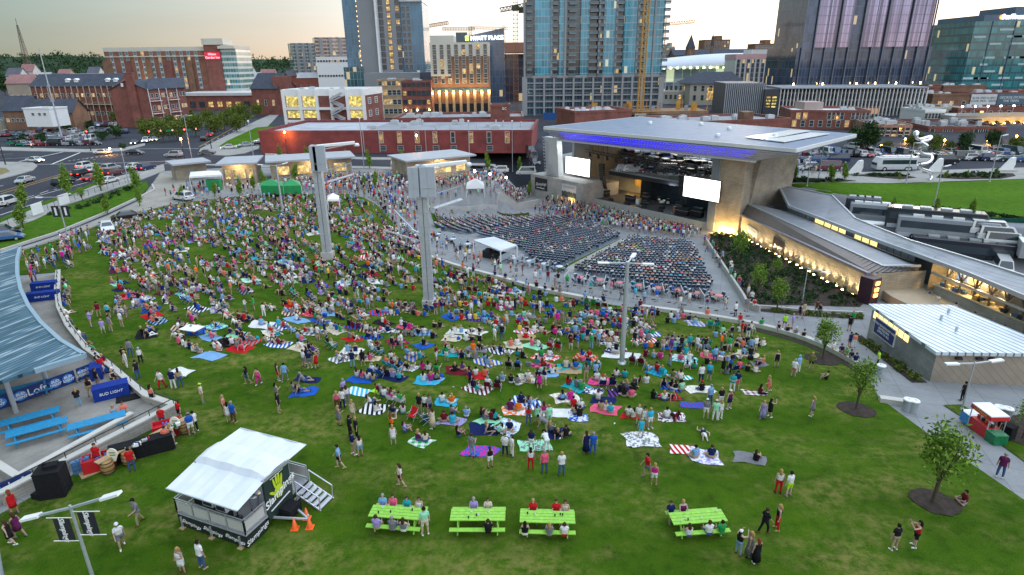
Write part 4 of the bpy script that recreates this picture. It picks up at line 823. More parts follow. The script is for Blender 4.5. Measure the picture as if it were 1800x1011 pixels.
Y=290;f0,f1=F2(1640,Y,1710,Y,170);r,a,b_,n2=block('brick_building','plain brown brick wall building left of the painted wall signs','building',f0,f1,20,fz(165,Y,1680),BROWNB,GREYR,units=4)
windows(r,f0,f1,[4],rng(.2,.8,3),1.8,2.4,PANE,FRM,.2)
f0,f1=F2(1706,Y,1810,Y,170);zt=fz(163,Y,1750);r,a,b_,n2=block('brick_building','brick building with white and dark painted wall signs along its top','building',f0,f1,20,zt,RED,GREYR,units=6)
windows(r,f0,f1,[4.2],rng(.08,.95,8),2,2.6,PANE,FRM,.2)
Lh=4.6;xm=f0[0]+(f1[0]-f0[0])*.45
s1=MB();s1.box(((f0[0]+xm)/2,Y-.2,zt-Lh/2-.6),(xm-f0[0]-.4,.2,Lh));so=obj('wall_sign',s1,mat('white_sign_face',(.6,.62,.62),.7,.15,.5),r);text_part('lettering','ACME FEED & SEED\nFLOUR  MEAL  GRAIN',DARK,so,((f0[0]+xm)/2,Y-.34,zt-Lh/2-.6),(1,0,0),(0,0,1),1.25)
s2=MB();s2.box(((f1[0]+xm)/2-.8,Y-.2,zt-Lh/2-.6),(f1[0]-xm-2,.2,Lh));so=obj('wall_sign',s2,mat('slate_sign_face',(.10,.16,.20),.7,.15,.5),r);text_part('lettering','GEORGE DICKEL\nTHE TENN.',WHITE,so,((f1[0]+xm)/2-.8,Y-.34,zt-Lh/2-.6),(1,0,0),(0,0,1),1.5)
lows=[(1605,1650,320,152,'dark red end of a low brick row behind the fin screen',RED,GREYR),(1655,1730,330,150,'purple brick row with a painted side wall below the auditorium',BROWNB,WROOF),(1725,1800,340,158,'low red brick row directly under the green glass office',RED,GREYR),(1636,1690,262,188,'small cream stone front with arched windows beside the fin screen',LIME,WROOF),(1690,1790,258,196,'red brick shop row with white roof above the bridge',RED,WROOF),(1632,1668,250,199,'low white roofed shed between the fin screen and the bridge',WHITE,WROOF),(1760,1840,325,172,'pale flat building under the green glass office',LIME,WROOF)]
for pl,pr_,Y,py,lab,wm,rf in lows:
 f0,f1=F2(pl,Y,pr_,Y,170);zt=max(4.5,fz(py,Y,(pl+pr_)/2));r,a,b_,n2=block('brick_building',lab,'building',f0,f1,16,zt,wm,rf,units=5);windows(r,f0,f1,[zt*.5],rng(.1,.9,6),1.6,2.2,PANE,FRM,.3,litm=glow('orange_lit_window',(1,.4,.1),2))
Y=240;x0,x1=fx(1686,Y+6),fx(1860,Y);zb=fz(207,Y,1750);r=thing('bridge','stone road bridge with warmly lit arches at the right edge','bridge',((x0+x1)/2,Y+6,0))
g=MB();g.box(((x0+x1)/2,Y+8,zb),(x1-x0,14,1.2));obj('deck',g,CONC,r);g=MB();g.box(((x0+x1)/2,Y+.7,zb+1.2),(x1-x0,.4,1.2));obj('railing',g,CONC,r)
ARM=mat('arch_stone',(.45,.36,.22),.85,.15,.3)
xa=rng(fx(1756,Y),fx(1850,Y),6)
for i in range(5):
 a0,a1=xa[i],xa[i+1];w=(a1-a0)/2-.8;cx_=(a0+a1)/2;zs=zb-1.2-w;P=[(a0,Y+1.5,0),(cx_-w,Y+1.5,0)]+[(cx_-w*math.cos(t),Y+1.5,zs+w*math.sin(t)) for t in rng(0,PI,13)]+[(cx_+w,Y+1.5,0),(a1,Y+1.5,0),(a1,Y+1.5,zb-.6),(a0,Y+1.5,zb-.6)]
 g=MB();
 for j in range(12):t0,t1=PI*j/12,PI*(j+1)/12;p,q=(cx_-w*math.cos(t0),zs+w*math.sin(t0)),(cx_-w*math.cos(t1),zs+w*math.sin(t1));g.ext([(p[0],Y+1.5,p[1]),(q[0],Y+1.5,q[1]),(q[0],Y+1.5,zb-.6),(p[0],Y+1.5,zb-.6)],(0,10,0))
 for e in(a0+.4,a1-.4):g.box((e,Y+6.5,(zb-.6)/2),(.8,10,zb-.6))
 obj('arch',g,ARM,r)
 ld=bpy.data.lights.new('arch_light','POINT');ld.energy=500;ld.color=(1,.55,.12);ld.shadow_soft_size=.4;lo=bpy.data.objects.new('arch_light',ld);C.objects.link(lo);lo.parent=r;lo.location=Vector((cx_,Y-1.2,zs*.6))-r.location
for i in range(6):l=MB();l.box((xa[i],Y+.2,zs*.7),(.4,.5,.5));obj('arch_lamp',l,LAMPW,r)
for s in rng(.05,.95,7):l=MB();p=x0+(x1-x0)*s;l.tube((p,Y+1,zb+1),(p,Y+1,zb+4),.1);l.slot(1).box((p,Y+1,zb+4.2),(.4,.4,.4));obj('bridge_lamp',l,[GREY,LAMPC],r)
def lattice(root,name,p,q,w,n,m,r=.09,taper=1.0,ww=None):
 p,q=Vector(p),Vector(q);d=(q-p);L_=d.length;d.normalize();u=Vector((0,1,0)) if abs(d.y)<.9 else Vector((1,0,0));x=d.cross(u).normalized();y=x.cross(d);g=MB();prev=None
 for i in range(n+1):
  k=1+(taper-1)*i/n;c=p+d*L_*i/n;cs=[c+(x*a+y*b)*w/2*k for a,b in((-1,-1),(1,-1),(1,1),(-1,1))]
  if prev:
   for j in range(4):g.bar(prev[j],cs[j],r*2);g.bar(prev[j],cs[(j+1)%4],r*1.3)
  for j in range(4):g.bar(cs[j],cs[(j+1)%4],r*1.3)
  prev=cs
 return obj(name,g,m,root)
CY=mat('crane_yellow',(.55,.30,.06),.6,.2,.5);CDK=mat('crane_dark',(.10,.09,.06),.6,.2,.5);CRUST=mat('crane_rust',(.42,.20,.08),.6,.2,.5)
Y=320;x=fx(906,Y,60);r=thing('tower_crane','dark tower crane with its slewing jib left of the teal tower','crane',(x,Y,0));lattice(r,'mast',(x,Y,0),(x,Y,fz(-40,Y)),2.2,34,CRUST);z=fz(14,Y);lattice(r,'jib',(x-7,Y-2,z-1),(x+4,Y+1,z+1),1.8,7,CDK,.15);g=MB();g.box((x,Y,z),(3.4,3.4,2.2));g.box((x+2.8,Y,z-1),(2.4,1.6,2.6));obj('cab',g,CDK,r)
Y=283;x=fx(1130,Y,100);r=thing('tower_crane','tall yellow lattice crane mast in front of the teal tower','crane',(x,Y,0));lattice(r,'mast',(x,Y,0),(x+.5,Y,fz(-40,Y)),2.3,30,CY,.13);g=MB();g.box((x,Y,1),(5,5,2));obj('base',g,CONC,r)
for p0,p1,Y,m,lab,mast in(((745,47),(788,40),520,CRUST,'orange crane jib reaching right from behind the grey glass tower',746),((1168,43),(1221,38),520,CRUST,'orange crane jib reaching right from behind the teal tower',1168),((778,51),(834,51),620,CDK,'thin dark crane jib above the cream topped hotel',826),((828,49),(893,50),680,CRUST,'thin crane jib above the slanted glass hotel',886)):
 a,b_=at(*p0,Y),at(*p1,Y);xm=fx(mast,Y,45);r=thing('tower_crane',lab,'crane',(xm,Y,0));lattice(r,'jib',a,b_,2.2,12,m,.16);lattice(r,'mast',(xm,Y,0),(xm,Y,max(a.z,b_.z)+(7 if mast==746 else 2)),2.2,16,m,.14)
 g=MB();g.bar((xm,Y,max(a.z,b_.z)+5),b_.lerp(a,.2),.15);obj('tie',g,m,r)
def mast(lab,pb,pt,Y,w,cols,n=20):
 b_,t_=at(*pb,Y),at(*pt,Y);x=t_.x;r=thing('radio_mast',lab,'mast',(x,Y,0));k=8
 for i in range(k):lattice(r,'section',(x,Y,t_.z*i/k),(x,Y,t_.z*(i+1)/k),w*(1-.11*i),4,cols[i%2],.16,(1-.11*(i+1))/(1-.11*i))
 g=MB();g.tube((x,Y,t_.z),(x,Y,t_.z+7),.25);obj('aerial',g,cols[0],r)
MR=mat('mast_red',(.45,.09,.06),.6,.1,1);MW=mat('mast_white',(.6,.56,.5),.6,.1,1)
mast('red and white lattice radio mast right of the brown skyline block',(1376,85),(1380,16),560,5.5,(MR,MW));mast('dark leaning looking lattice mast on the ridge, far left',(48,95),(30,44),760,8,(CDK,CDK))
Y=222;a=at(68,84,Y);r=thing('utility_pole','tallest slim grey pole by the left parking lot','pole',(a.x,Y,0));g=MB();g.tube((a.x,Y,0),(a.x,Y,a.z),.3,.14);obj('shaft',g,GALV,r);g=MB();g.box((a.x,Y,a.z*.45),(.9,.6,1.4));g.box((a.x,Y,a.z*.6),(.7,.5,.7));obj('box',g,GREY,r)
# ---- stage pavilion (its own axes: a along the stage, b backstage)
SO=Vector((16,148.7,0));SD=Vector((.615,-.789,0)).normalized();SN=Vector((.789,.615,0)).normalized();UP=Vector((0,0,1));ZF=-8.0
def S(a,b,z):return SO+SD*a+SN*b+UP*z
def sbox(g,a0,a1,b0,b1,z0,z1):g.add([S(a,b,z) for z in(z0,z1) for a,b in((a0,b0),(a1,b0),(a1,b1),(a0,b1))],[(3,2,1,0),(4,5,6,7),(0,1,5,4),(1,2,6,5),(2,3,7,6),(3,0,4,7)]);return g
STONE=brick('tan_ashlar',(.33,.28,.21),(.40,.34,.26),(.26,.23,.18),1.0,.8,.28,msize=.015,bm=.6)
SGREY=brick('grey_ashlar',(.33,.32,.30),(.38,.37,.35),(.27,.26,.25),1.0,.8,.28,msize=.015,bm=.6)
ROOFM=ribs('stage_roof_sheet',(.15,.205,.285),(.12,.165,.23),(*SD[:2],0),.9,.08,.5,.25)
STG=thing('stage_pavilion','large stage pavilion with a flat overhanging roof and blue lit lattice edge','stage',S(20,6,ZF))
g=MB();FL,BL,TP,FR=(-2.2,-8.7),(-4.9,27.8),(52.3,25.2),(55.4,-3.4)
g.ext([S(*FL,9.2),S(*FR,9.2),S(*TP,9.2),S(*BL,9.2)],(0,0,.8));ro=obj('roof',g,ROOFM,STG)
g=MB()
for p,q in((FL,FR),(FR,TP),(TP,BL),(BL,FL)):g.bar(S(*p,9.72),S(*q,9.72),.25,.62)
obj('roof_edge',g,mat('white_fascia',(.66,.66,.64),.5,.06,.5),ro)
for(q0,q1) in(((1310,242),(1390,229)),((1345,246.5),(1425,234))):
 p=[un(*q0,10.15),un(q0[0]+33,q0[1]+4,10.15),un(q1[0]+34,q1[1]+1.7,10.15),un(*q1,10.15)];g=MB();g.ext(p,(0,0,.12));obj('solar_panel',g,mat('solar_sky_reflection',(.75,.75,.70),.25,.08,.3),ro)  # sky reflection on the panels painted in as a pale base colour
for a,b in((44,10),(30,16),(20,20),(36,3),(10,14)):g=MB();g.lathe(S(a,b,10),[(.5,0),(.5,.5),(.3,.6),(0,.6)],10);obj('roof_vent',g,WHITE,ro)
BACK=mat('fascia_backing',(.34,.34,.40),.6,.06,.5)
g=MB();T0,T1,B0,B1=S(-1.6,-7.2,9.2),S(54.5,-2.6,9.2),S(-1.4,-4.2,7.1),S(47.2,-.6,7.1);g.quad(B0,B1,T1,T0);obj('fascia_backing',g,BACK,STG)
a,b=B0.lerp(B1,.04),T0.lerp(T1,.04);c,e=B0.lerp(B1,.95),T0.lerp(T1,.90);o=(B1-B0).cross(T0-B0).normalized()*.08;o=-o if o.dot(SN)>0 else o
g=MB()
for i in range(28):
 u0,u1=i/28,(i+.93)/28;g.quad(a.lerp(c,u0)+o,a.lerp(c,u1)+o,b.lerp(e,u1)+o,b.lerp(e,u0)+o)
obj('led_wash_panel',g,glow('blue_led_wash',(.022,.014,.95),.7),STG)  # glowing panel stands in for blue LED light washing the fascia
LAT=mat('lattice_aluminium',(.50,.53,.56),.4,.08,2,metal=.4)
g=MB();t0,t1,b0,b1=S(*FL,9.2)-UP*.05,S(*FR,9.2)-UP*.05,S(-1.8,-5.6,7.0),S(47.5,-1.9,7.0);N=78
for i in range(N):
 for j in(-1,1):
  u0,u1=i/N,(i+2.2*j)/N
  if 0<=u1<=1.02:g.bar(b0.lerp(b1,u0),t0.lerp(t1,min(1,u1)),.085)
for v in(0,.5,1):g.bar(b0.lerp(t0,v),b1.lerp(t1,v),.09)
tag(obj('lattice',g,LAT,STG),kind='stuff')
g=MB();g.ext([S(-1.8,-5.4,6.9),S(47.5,-1.6,6.9),S(45,14,6.9),S(-4.5,16,6.9)],(0,0,.3));obj('soffit',g,mat('soffit_grey',(.34,.35,.36),.6,.08,.4),STG)
g=MB();g.bar(S(-1.8,-5.5,6.95),S(47.5,-1.7,6.95),.4,.5);obj('front_beam',g,mat('white_fascia',()),STG)
g=MB();P=[S(-2.6,-5.5,7.2),S(-1.4,-5.4,7.2),S(-4.2,-2,-2.6),S(-8.6,-2.2,-2.6),S(-7.4,-4,7.0)]
g.ext(P,SN*1.6);obj('portal_leg',g,mat('portal_white',(.58,.62,.64),.5,.06,.5),STG)
g=MB();l0,l1=(S(-7.7,-4.3,7.0),S(-8.8,-2.6,-2.6)),(S(-5.5,-4.9,7.0),S(-5.4,-2.4,-2.6))
for i in range(12):
 for j in(1,-1):a=i/12;b=(i+1.5)/12;g.bar(l0[0].lerp(l0[1],a if j>0 else min(1,b)),l1[0].lerp(l1[1],min(1,b) if j>0 else a),.07)
tag(obj('leg_lattice',g,LAT,STG),kind='stuff')
ld=bpy.data.lights.new('leg_light','POINT');ld.energy=120;ld.color=(.8,.95,1);ld.shadow_soft_size=.3;lo=bpy.data.objects.new('leg_light',ld);C.objects.link(lo);lo.parent=STG;lo.location=S(-.4,-3.4,4.5)-STG.location
PANEL=mat('tan_wall_panel',(.27,.235,.18),.75,.1,.3)
g=MB();sbox(g,-4.8,-4.2,3,9,-3,7);obj('side_wall',g,mat('grey_wall_panel',(.30,.32,.33),.7,.08,.4),STG)
g=MB();sbox(g,-4.8,-4.1,9,22,-8,7);obj('side_wall',g,PANEL,STG)
g=MB()
for i in range(9):sbox(g,-4.08,-4.0,9.2+i*1.42,9.3+i*1.42,-3,6.9)
tag(obj('panel_joint',g,mat('panel_joint_tan',(.27,.23,.18),.8,.1,1),STG),kind='stuff')
g=MB();sbox(g,-12.5,6.5,-4,3,ZF-.5,-2.6);obj('sign_wall',g,SGREY,STG)
g=MB();sbox(g,-4.8,6.5,3,8,ZF,-3.4);obj('side_stage',g,SGREY,STG)
g=MB();sbox(g,37.9,39.6,-.6,3,ZF,6.9);obj('corrugated_pier',g,ribs('pier_sheet',(.30,.33,.36),(.16,.18,.2),(*SD[:2],0),.28,.35,.5,.3),STG)
g=MB();sbox(g,39.6,44.8,-.4,2.5,ZF,6.9);obj('stone_column',g,STONE,STG)
g=MB();P=[S(44.8,2.4,-3.2),S(46.2,2.4,6.9),S(46.6,15,6.9),S(45.8,15,-3.0)];g.add(P+[p-SD*5 for p in P],[(0,1,2,3),(7,6,5,4),(0,4,5,1),(1,5,6,2),(2,6,7,3),(3,7,4,0)]);g.f=[tuple(reversed(f)) for f in g.f];obj('stone_flank',g,STONE,STG)
g=MB();sbox(g,39.6,46,2.5,15,ZF,-3.0);obj('flank_base',g,SGREY,STG)
STK=mat('stage_black',(.014,.015,.018),.6,.3,.8);DECK=mat('stage_deck',(.055,.055,.06),.5,.2,.6)
g=MB();sbox(g,-.6,38,0,20,ZF,-6.6);obj('stage_deck',g,DECK,STG)
g=MB();sbox(g,-.6,38.4,-.35,0,ZF,-6.5);obj('stage_front',g,CONC,STG)
g=MB();sbox(g,6,37.4,18,18.4,-6.6,-.9);sbox(g,36.9,37.4,7,18,-6.6,-1.0);obj('shell_wall',g,STK,STG)
g=MB();g.ext([S(5.6,5.6,-.75),S(37.6,5.6,-.75),S(37.6,18.6,-.2),S(5.6,18.6,-.2)],(0,0,.3));obj('shell_roof',g,ribs('shell_sheet',(.45,.48,.5),(.28,.3,.33),(*SD[:2],0),.55,.2,.5,.3),STG)
g=MB();sbox(g,5.6,37.6,5.4,5.9,-1.6,-.75);obj('shell_beam',g,DARK,STG)
g=MB();sbox(g,12.6,36.8,9.0,9.2,-6.6,-1.5);obj('backdrop_cloth',g,mat('backdrop_navy',(.012,.018,.024),.9,.4,1.2),STG)
g=MB();g.smooth=True;n_=24;g.add([S(6.4+6.4*i/n_,14+.25*math.sin(i*1.9),z) for i in range(n_+1) for z in(-6.6,-1.6)],[(i*2,i*2+2,i*2+3,i*2+1) for i in range(n_)]);obj('stage_curtain',g,mat('gold_curtain',(.50,.33,.10),.8,.2,1.5),STG)
for q,e,c in((S(9,10.5,-2),420,(1,.6,.15)),(S(11,8,-2),110,(1,.75,.4)),(S(34,4,-2.5),150,(.6,.9,.85)),(S(24,5,-2),160,(.7,.8,1))):
 ld=bpy.data.lights.new('stage_light','POINT');ld.energy=e;ld.color=c;ld.shadow_soft_size=.3;lo=bpy.data.objects.new('stage_light',ld);C.objects.link(lo);lo.parent=STG;lo.location=q-STG.location
def truss(root,p,q,w=.6,n=18,m=DARK):return lattice(root,'truss',p,q,w,n,m,.05)
for p,q in((S(-1,4,3.6),S(30,4,2.4)),(S(4,10,3.0),S(33,10,2.0))):
 tr=thing('lighting_truss','black truss of stage lamps hung %s the stage'%('high across the front of' if p.z>3.3 else 'deeper over the back of'),'truss',p.lerp(q,.5));truss(tr,p,q,.6,24)
 for s in rng(.04,.97,11):
  c=p.lerp(q,s);l=MB();l.tube(c-UP*.4,c-UP*1.3+SN*.25,.28,.36,8);l.box(c-UP*.45,(.5,.3,.3));obj('stage_lamp',l,DARK,tr)
  if s<.3 and p.z>3.3:l=MB();l.tube(c,c+UP*2.0,.05);l.box(c+UP*1.9,(.5,.4,.5));obj('hoist',l,DARK,tr)
for a,z0,z1,lab in((6.4,1.2,-4.4,'long black curved loudspeaker line hanging beside the left screen'),(29.4,1.4,-4.4,'long black curved loudspeaker line hanging beside the right screen')):
 t=thing('loudspeaker_line',lab,'loudspeaker',S(a,2,z1))
 for i in range(12):
  s=i/11;g=MB();c=S(a,2+1.1*s*s,z0+(z1-z0)*s);M=(Matrix.Rotation(math.atan2(SD.y,SD.x),3,'Z')@Matrix.Rotation(-.5*s,3,'X'));g.box(c,(1.3,.8,.42),M=M);obj('loudspeaker',g,STK,t)
 g=MB();g.tube(S(a-.3,2,z0),S(a-.3,2,6.9),.04);g.tube(S(a+.3,2,z0),S(a+.3,2,6.9),.04);obj('rigging',g,DARK,t)
SCR=glow('screen_white',(1,1,1),2.2)
for a0,a1,z0,z1,b,side in((-5.0,3.5,-2.1,2.2,1,'left'),(32.2,40.7,-1.8,2.4,-1.3,'right')):
 t=thing('video_screen','bright white video screen hung at the %s side of the stage'%side,'screen',S((a0+a1)/2,b,z0))
 g=MB();sbox(g,a0,a1,b,b+.3,z0,z1);fr_=obj('screen_frame',g,DARK,t);g=MB();g.quad(S(a0+.1,b-.02,z0+.1),S(a1-.1,b-.02,z0+.1),S(a1-.1,b-.02,z1-.1),S(a0+.1,b-.02,z1-.1));obj('screen_picture',g,SCR,t)
 g=MB()
 for s in(.15,.5,.85):c=S(a0+(a1-a0)*s,b-.06,z1-1.1);sbox(g,a0+(a1-a0)*s-.5,a0+(a1-a0)*s+.5,b-.06,b-.03,z1-1.25,z1-1.0)
 tag(obj('screen_mark',g,GREY,t),kind='stuff')
SIGNB=mat('sign_black',(.02,.02,.03),.5,.2,1)
def flag_sign(root,name,c,xd,w,h,m,body,size,tm=WHITE,shear=.35,off=.03,ang=.12):
 n=Vector(xd).cross(UP).normalized();g=MB();M=Matrix((Vector(xd),-n,UP)).transposed();g.box(c,(w,.12,h),M=M);o=obj(name,g,m,root)
 if body:text_part('lettering',body,tm,o,Vector(c)+n*(.06+off),Vector(xd)+UP*ang,UP,size,shear)
 return o
SCRIPT='Slampings'
t=thing('wall_sign','black sign with white script on the grey wall left of the stage','sign',S(-8.4,-4.1,-6));flag_sign(t,'board',S(-8.4,-4.1,-4.7),SD,4.6,3.0,SIGNB,SCRIPT,1.05)
g=MB();sbox(g,-10,-7,-4.22,-4.19,-5.75,-5.6);obj('underline',g,WHITE,t)
def crowd_poster(lab,c,xd,w,h):
 t=thing('wall_poster',lab,'poster',c);n=Vector(xd).cross(UP).normalized();M=Matrix((Vector(xd),-n,UP)).transposed();g=MB();g.box(c,(w,.12,h),M=M);o=obj('board',g,mat('poster_pale',(.50,.52,.56),.6,.1,.6),t)
 g=MB();random.seed(3);b0=Vector(c)-UP*h/2+n*.07;P=[b0-Vector(xd)*w*.49,b0+Vector(xd)*w*.49]
 for i in range(25):s=.49-.98*i/24;P.append(b0+Vector(xd)*w*s+UP*h*(.34+.16*random.random()))
 g.ext(P,n*.02);obj('crowd_print',g,mat('poster_dark',(.05,.07,.07),.6,.4,2),o);text_part('lettering','THE CROWD',mat('poster_ink',(.30,.28,.3),.6),o,Vector(c)+n*.09+UP*h*.27,xd,UP,w*.13);return t
crowd_poster('poster of a dark crowd under pale sky, on the grey wall left of the stage',S(1.8,-4.1,-4.9),SD,5.0,3.0)
for a in(2.8,):
 ld=bpy.data.lights.new('wall_uplight','POINT');ld.energy=200;ld.color=(1,.6,.2);lo=bpy.data.objects.new('wall_uplight',ld);C.objects.link(lo);lo.parent=STG;lo.location=S(a,-4.9,-7.3)-STG.location
for a,b in((41.5,-1.4),(43.5,-1.3)):
 ld=bpy.data.lights.new('wall_uplight','POINT');ld.energy=700;ld.color=(1,.62,.2);lo=bpy.data.objects.new('wall_uplight',ld);C.objects.link(lo);lo.parent=STG;lo.location=S(a,b,-7.3)-STG.location;g=MB();g.lathe(S(a,b,ZF),[(.2,0),(.2,.35),(.12,.4)],8);g.lathe(S(a,b,ZF+.4),[(.14,0),(.0,.05)],8);obj('ground_lamp',g,[GREY],STG)
random.seed(21)
kit=[]
def flight(lab,a,b,w,d,h,m=STK,z=-6.6,name='equipment_case',cat='case'):
 t=thing(name,lab,cat,S(a,b,z));g=MB();sbox(g,a-w/2,a+w/2,b-d/2,b+d/2,z+.12,z+h);bd=obj('body',g,m,t);g=MB();sbox(g,a-w/2-.02,a+w/2+.02,b-d/2-.02,b+d/2+.02,z+h*.62,z+h*.66);obj('lid_band',g,GREY,bd)
 for q,r_ in((-1,-1),(1,-1),(1,1),(-1,1)):g=MB();g.lathe(S(a+q*w*.4,b+r_*d*.35,z),[(.06,0),(.06,.12)],6);obj('caster',g,RUBBER,t)
 return t
for i,(a,b,w,d,h) in enumerate([(14,4,2.2,1.2,1.5),(16.4,6.5,1.6,1,2.0),(18.5,3.6,1.3,.9,1.0),(30,2.2,3.0,1.4,1.6),(33,3.2,2.4,1.2,1.9),(35.5,5,1.2,1,2.3),(26,6.5,1.8,1,1.4),(23.6,3.5,1.0,.8,1.2),(2.5,2.5,4.5,3,2.2),(6.2,3.6,2.0,1.5,1.6)]):
 flight(['wide black case near the gold curtain','tall black case beside the gold curtain','low black case in the middle of the stage','wide black case below the right screen','black case behind the wide one below the right screen','tall thin black case at the right end of the stage','black case close to the dark backdrop','small black case at the centre of the stage','big black riser box at the left corner of the stage','black box between the left corner riser and the curtain'][i],a,b,w,d,h)
for i,(a,b) in enumerate(((10.5,1.2),(15.5,1.0),(20.5,1.1),(25.2,.9))):
 t=thing('stage_monitor','black wedge monitor at the stage edge, %s of four from the curtain side'%('first','second','third','fourth')[i],'loudspeaker',S(a,b,-6.6));g=MB();g.ext([S(a-.5,b-.35,-6.6),S(a-.5,b+.35,-6.6),S(a-.5,b+.35,-6.3),S(a-.5,b-.1,-6.0)],SD*1.0);obj('cabinet',g,STK,t);g=MB();g.quad(S(a-.42,b+.34,-6.22),S(a+.42,b+.34,-6.22),S(a+.42,b-.02,-6.0),S(a-.42,b-.02,-6.0));obj('grille',g,DARK,t)
t=thing('drum_kit','drum kit with pale drums and cymbals in the middle of the stage','drums',S(21,7,-6.6))
for a,b,r_,h,z,m in((21,6.6,.55,.5,-6.2,WHITE),(20.3,6.4,.3,.3,-5.6,WHITE),(21.7,6.4,.3,.3,-5.6,WHITE),(22.2,7.2,.36,.45,-6.2,WHITE)):g=MB();g.lathe(S(a,b,z),[(0,0),(r_,0),(r_,h),(0,h)],12);obj('drum',g,m,t)
for a,b in((19.8,7),(22.5,6.8)):g=MB();g.lathe(S(a,b,-5.0),[(.45,0),(0,.06)],12);g.tube(S(a,b,-6.6),S(a,b,-5),.03);obj('cymbal',g,mat('brass',(.5,.38,.12),.3,.1,2,metal=.8),t)
for i,(a,b) in enumerate(((17.2,2.6),(27.4,3.0))):
 t=thing('amplifier','grey speaker cabinet stack on the stage, %s the drums'%('left of' if i==0 else 'right of'),'amplifier',S(a,b,-6.6));g=MB();sbox(g,a-.45,a+.45,b,b+.5,-6.6,-5.4);obj('cabinet',g,GREY,t);g=MB();sbox(g,a-.4,a+.4,b-.03,b-.005,-6.5,-5.5);obj('grille',g,WHITE if i==0 else mat('orange_cloth',(.6,.16,.04),.8,.1,3),t)
# ---- long wing right of the stage
WNG=thing('service_building','long stone service building with two tiers of grey metal roof, uplit wall and open counters','building',Vector((46,95,-6)))
def upl(pts,zs):return[un(p[0],p[1],z) for p,z in zip(pts,zs)]
W0,W1=gp(1283,404),gp(1519,528.5)
E0,E1,E2=un(1304,354,-2.0),un(1552,468,0.0),un(1618,467,.2);K0,K1=un(1392,374,-1.4),un(1609,462,.55)
T0,T1=un(1281,371,-4.1),un(1537,480,-.3)
WALLM=brick('uplit_stone',(.36,.31,.23),(.44,.38,.28),(.26,.22,.17),1.0,1.1,.22,msize=.02,bm=.8)
g=MB();n_=12
P0=[Vector((W0.x,W0.y,G(W0.x,W0.y)-.5)).lerp(Vector((W1.x,W1.y,G(W1.x,W1.y)-.5)),i/n_) for i in range(n_+1)];P1=[Vector((W0.x,W0.y,T0.z)).lerp(Vector((W1.x,W1.y,T1.z)),i/n_) for i in range(n_+1)]
g.add(P0+P1,[(i+1,i,n_+1+i,n_+2+i) for i in range(n_)]);V1=Vector((W1.x+7.5,W1.y+1.0,0));g.quad(Vector((W1.x,W1.y,-5)),Vector((W1.x,W1.y,T1.z)),Vector((V1.x,V1.y,T1.z)),Vector((V1.x,V1.y,-5)));wl=obj('stone_wall',g,WALLM,WNG)
g=MB();g.bar(Vector((W0.x-.1,W0.y,T0.z)),Vector((W1.x-.1,W1.y,T1.z)),.5,.35);obj('wall_cap',g,mat('purplish_cap',(.26,.25,.28),.5,.1,1,metal=.4),WNG)
BRZ=mat('bronze_sheet',(.15,.13,.115),.5,.12,.5,metal=.35)
g=MB();A0,A1=Vector((W0.x+.1,W0.y,T0.z+.15)),Vector((W1.x+.2,W1.y,T1.z+.15));g.quad(A1,A0,E0,E1);A2=Vector((E2.x,E2.y,T1.z-.2));g.quad(A2,A1,E1,E2);obj('sloping_fascia',g,BRZ,WNG)
g=MB()
for i in range(52):s=i/51;g.bar(A0.lerp(A1,s)+UP*.03,E0.lerp(E1,s)+UP*.03,.07,.1)
for i in range(9):s=i/8;g.bar(A1.lerp(A2,s),E1.lerp(E2,s),.08,.1)
tag(obj('fascia_seam',g,mat('bronze_seam',(.05,.045,.04),.5,.1,1),WNG),kind='stuff')
dirE=(E1-E0).normalized()
ZNC=ribs('zinc_roof',(.30,.32,.345),(.21,.225,.25),(dirE.y,-dirE.x,0),.55,.13,.45,.35)
g=MB();g.poly([E0,E1,E2,K1,K0]);g.f=[f if(Vector(g.v[f[1]])-Vector(g.v[f[0]])).cross(Vector(g.v[f[2]])-Vector(g.v[f[1]])).z>0 else tuple(reversed(f)) for f in g.f];obj('lower_roof',g,ZNC,WNG)
g=MB();g.bar(E0,E1,.3,.25);g.bar(E1,E2,.3,.25);obj('gutter',g,GALV,WNG)
bot=[(1387,362),(1450,386),(1503,407),(1560,428),(1611,446),(1703,480),(1800,520),(1900,562)];bz=[-.3,.1,.5,.9,1.3,1.8,2.4,3.0]
top=[(1368,325),(1463,344),(1503,384),(1552,404),(1600,423),(1713,457),(1800,485),(1900,525)];tz=[.2,.6,1.1,1.5,2.0,2.5,3.1,3.7]
UB,UT=upl(bot,bz),upl(top,tz)
g=MB();g.add(UB+UT,[(i,i+1,8+i+1,8+i) for i in range(7)]);obj('upper_roof',g,ZNC,WNG)
g=MB()
for L_ in(UB,UT):
 for i in range(7):g.bar(L_[i]-UP*.1,L_[i+1]-UP*.1,.3,.45)
g.bar(UB[0]-UP*.1,UT[0]-UP*.1,.3,.5);obj('roof_edge',g,mat('pale_zinc',(.45,.48,.50),.45,.08,1,metal=.3),WNG)
cl=MB();LITC=glow('clerestory_warm',(1,.74,.25),.8)
CW=[UB[i].copy() for i in range(5)]
for i in range(16):
 s=(i+.5)/16*4;k=min(3,int(s));p=CW[k].lerp(CW[k+1],s-k);s2=(i+1.0)/16*4;k2=min(3,int(s2-1e-6));q=CW[k2].lerp(CW[k2+1],s2-k2);s1=i/16*4;k1=min(3,int(s1));o=CW[k1].lerp(CW[k1+1],s1-k1)
 h=1.35;g=MB();f=MB();a,b=o.lerp(q,.06),o.lerp(q,.94);g.quad(a-UP*h,b-UP*h,b-UP*.25,a-UP*.25);w_=obj('clerestory_window',g,LITC if i in(3,4,5,6,8,9,10) else PANE,WNG);f.bar(o-UP*h,o-UP*.2,.14);f.bar(o-UP*(h+.05),q-UP*(h+.05),.16);obj('frame',f,BRZ,w_)
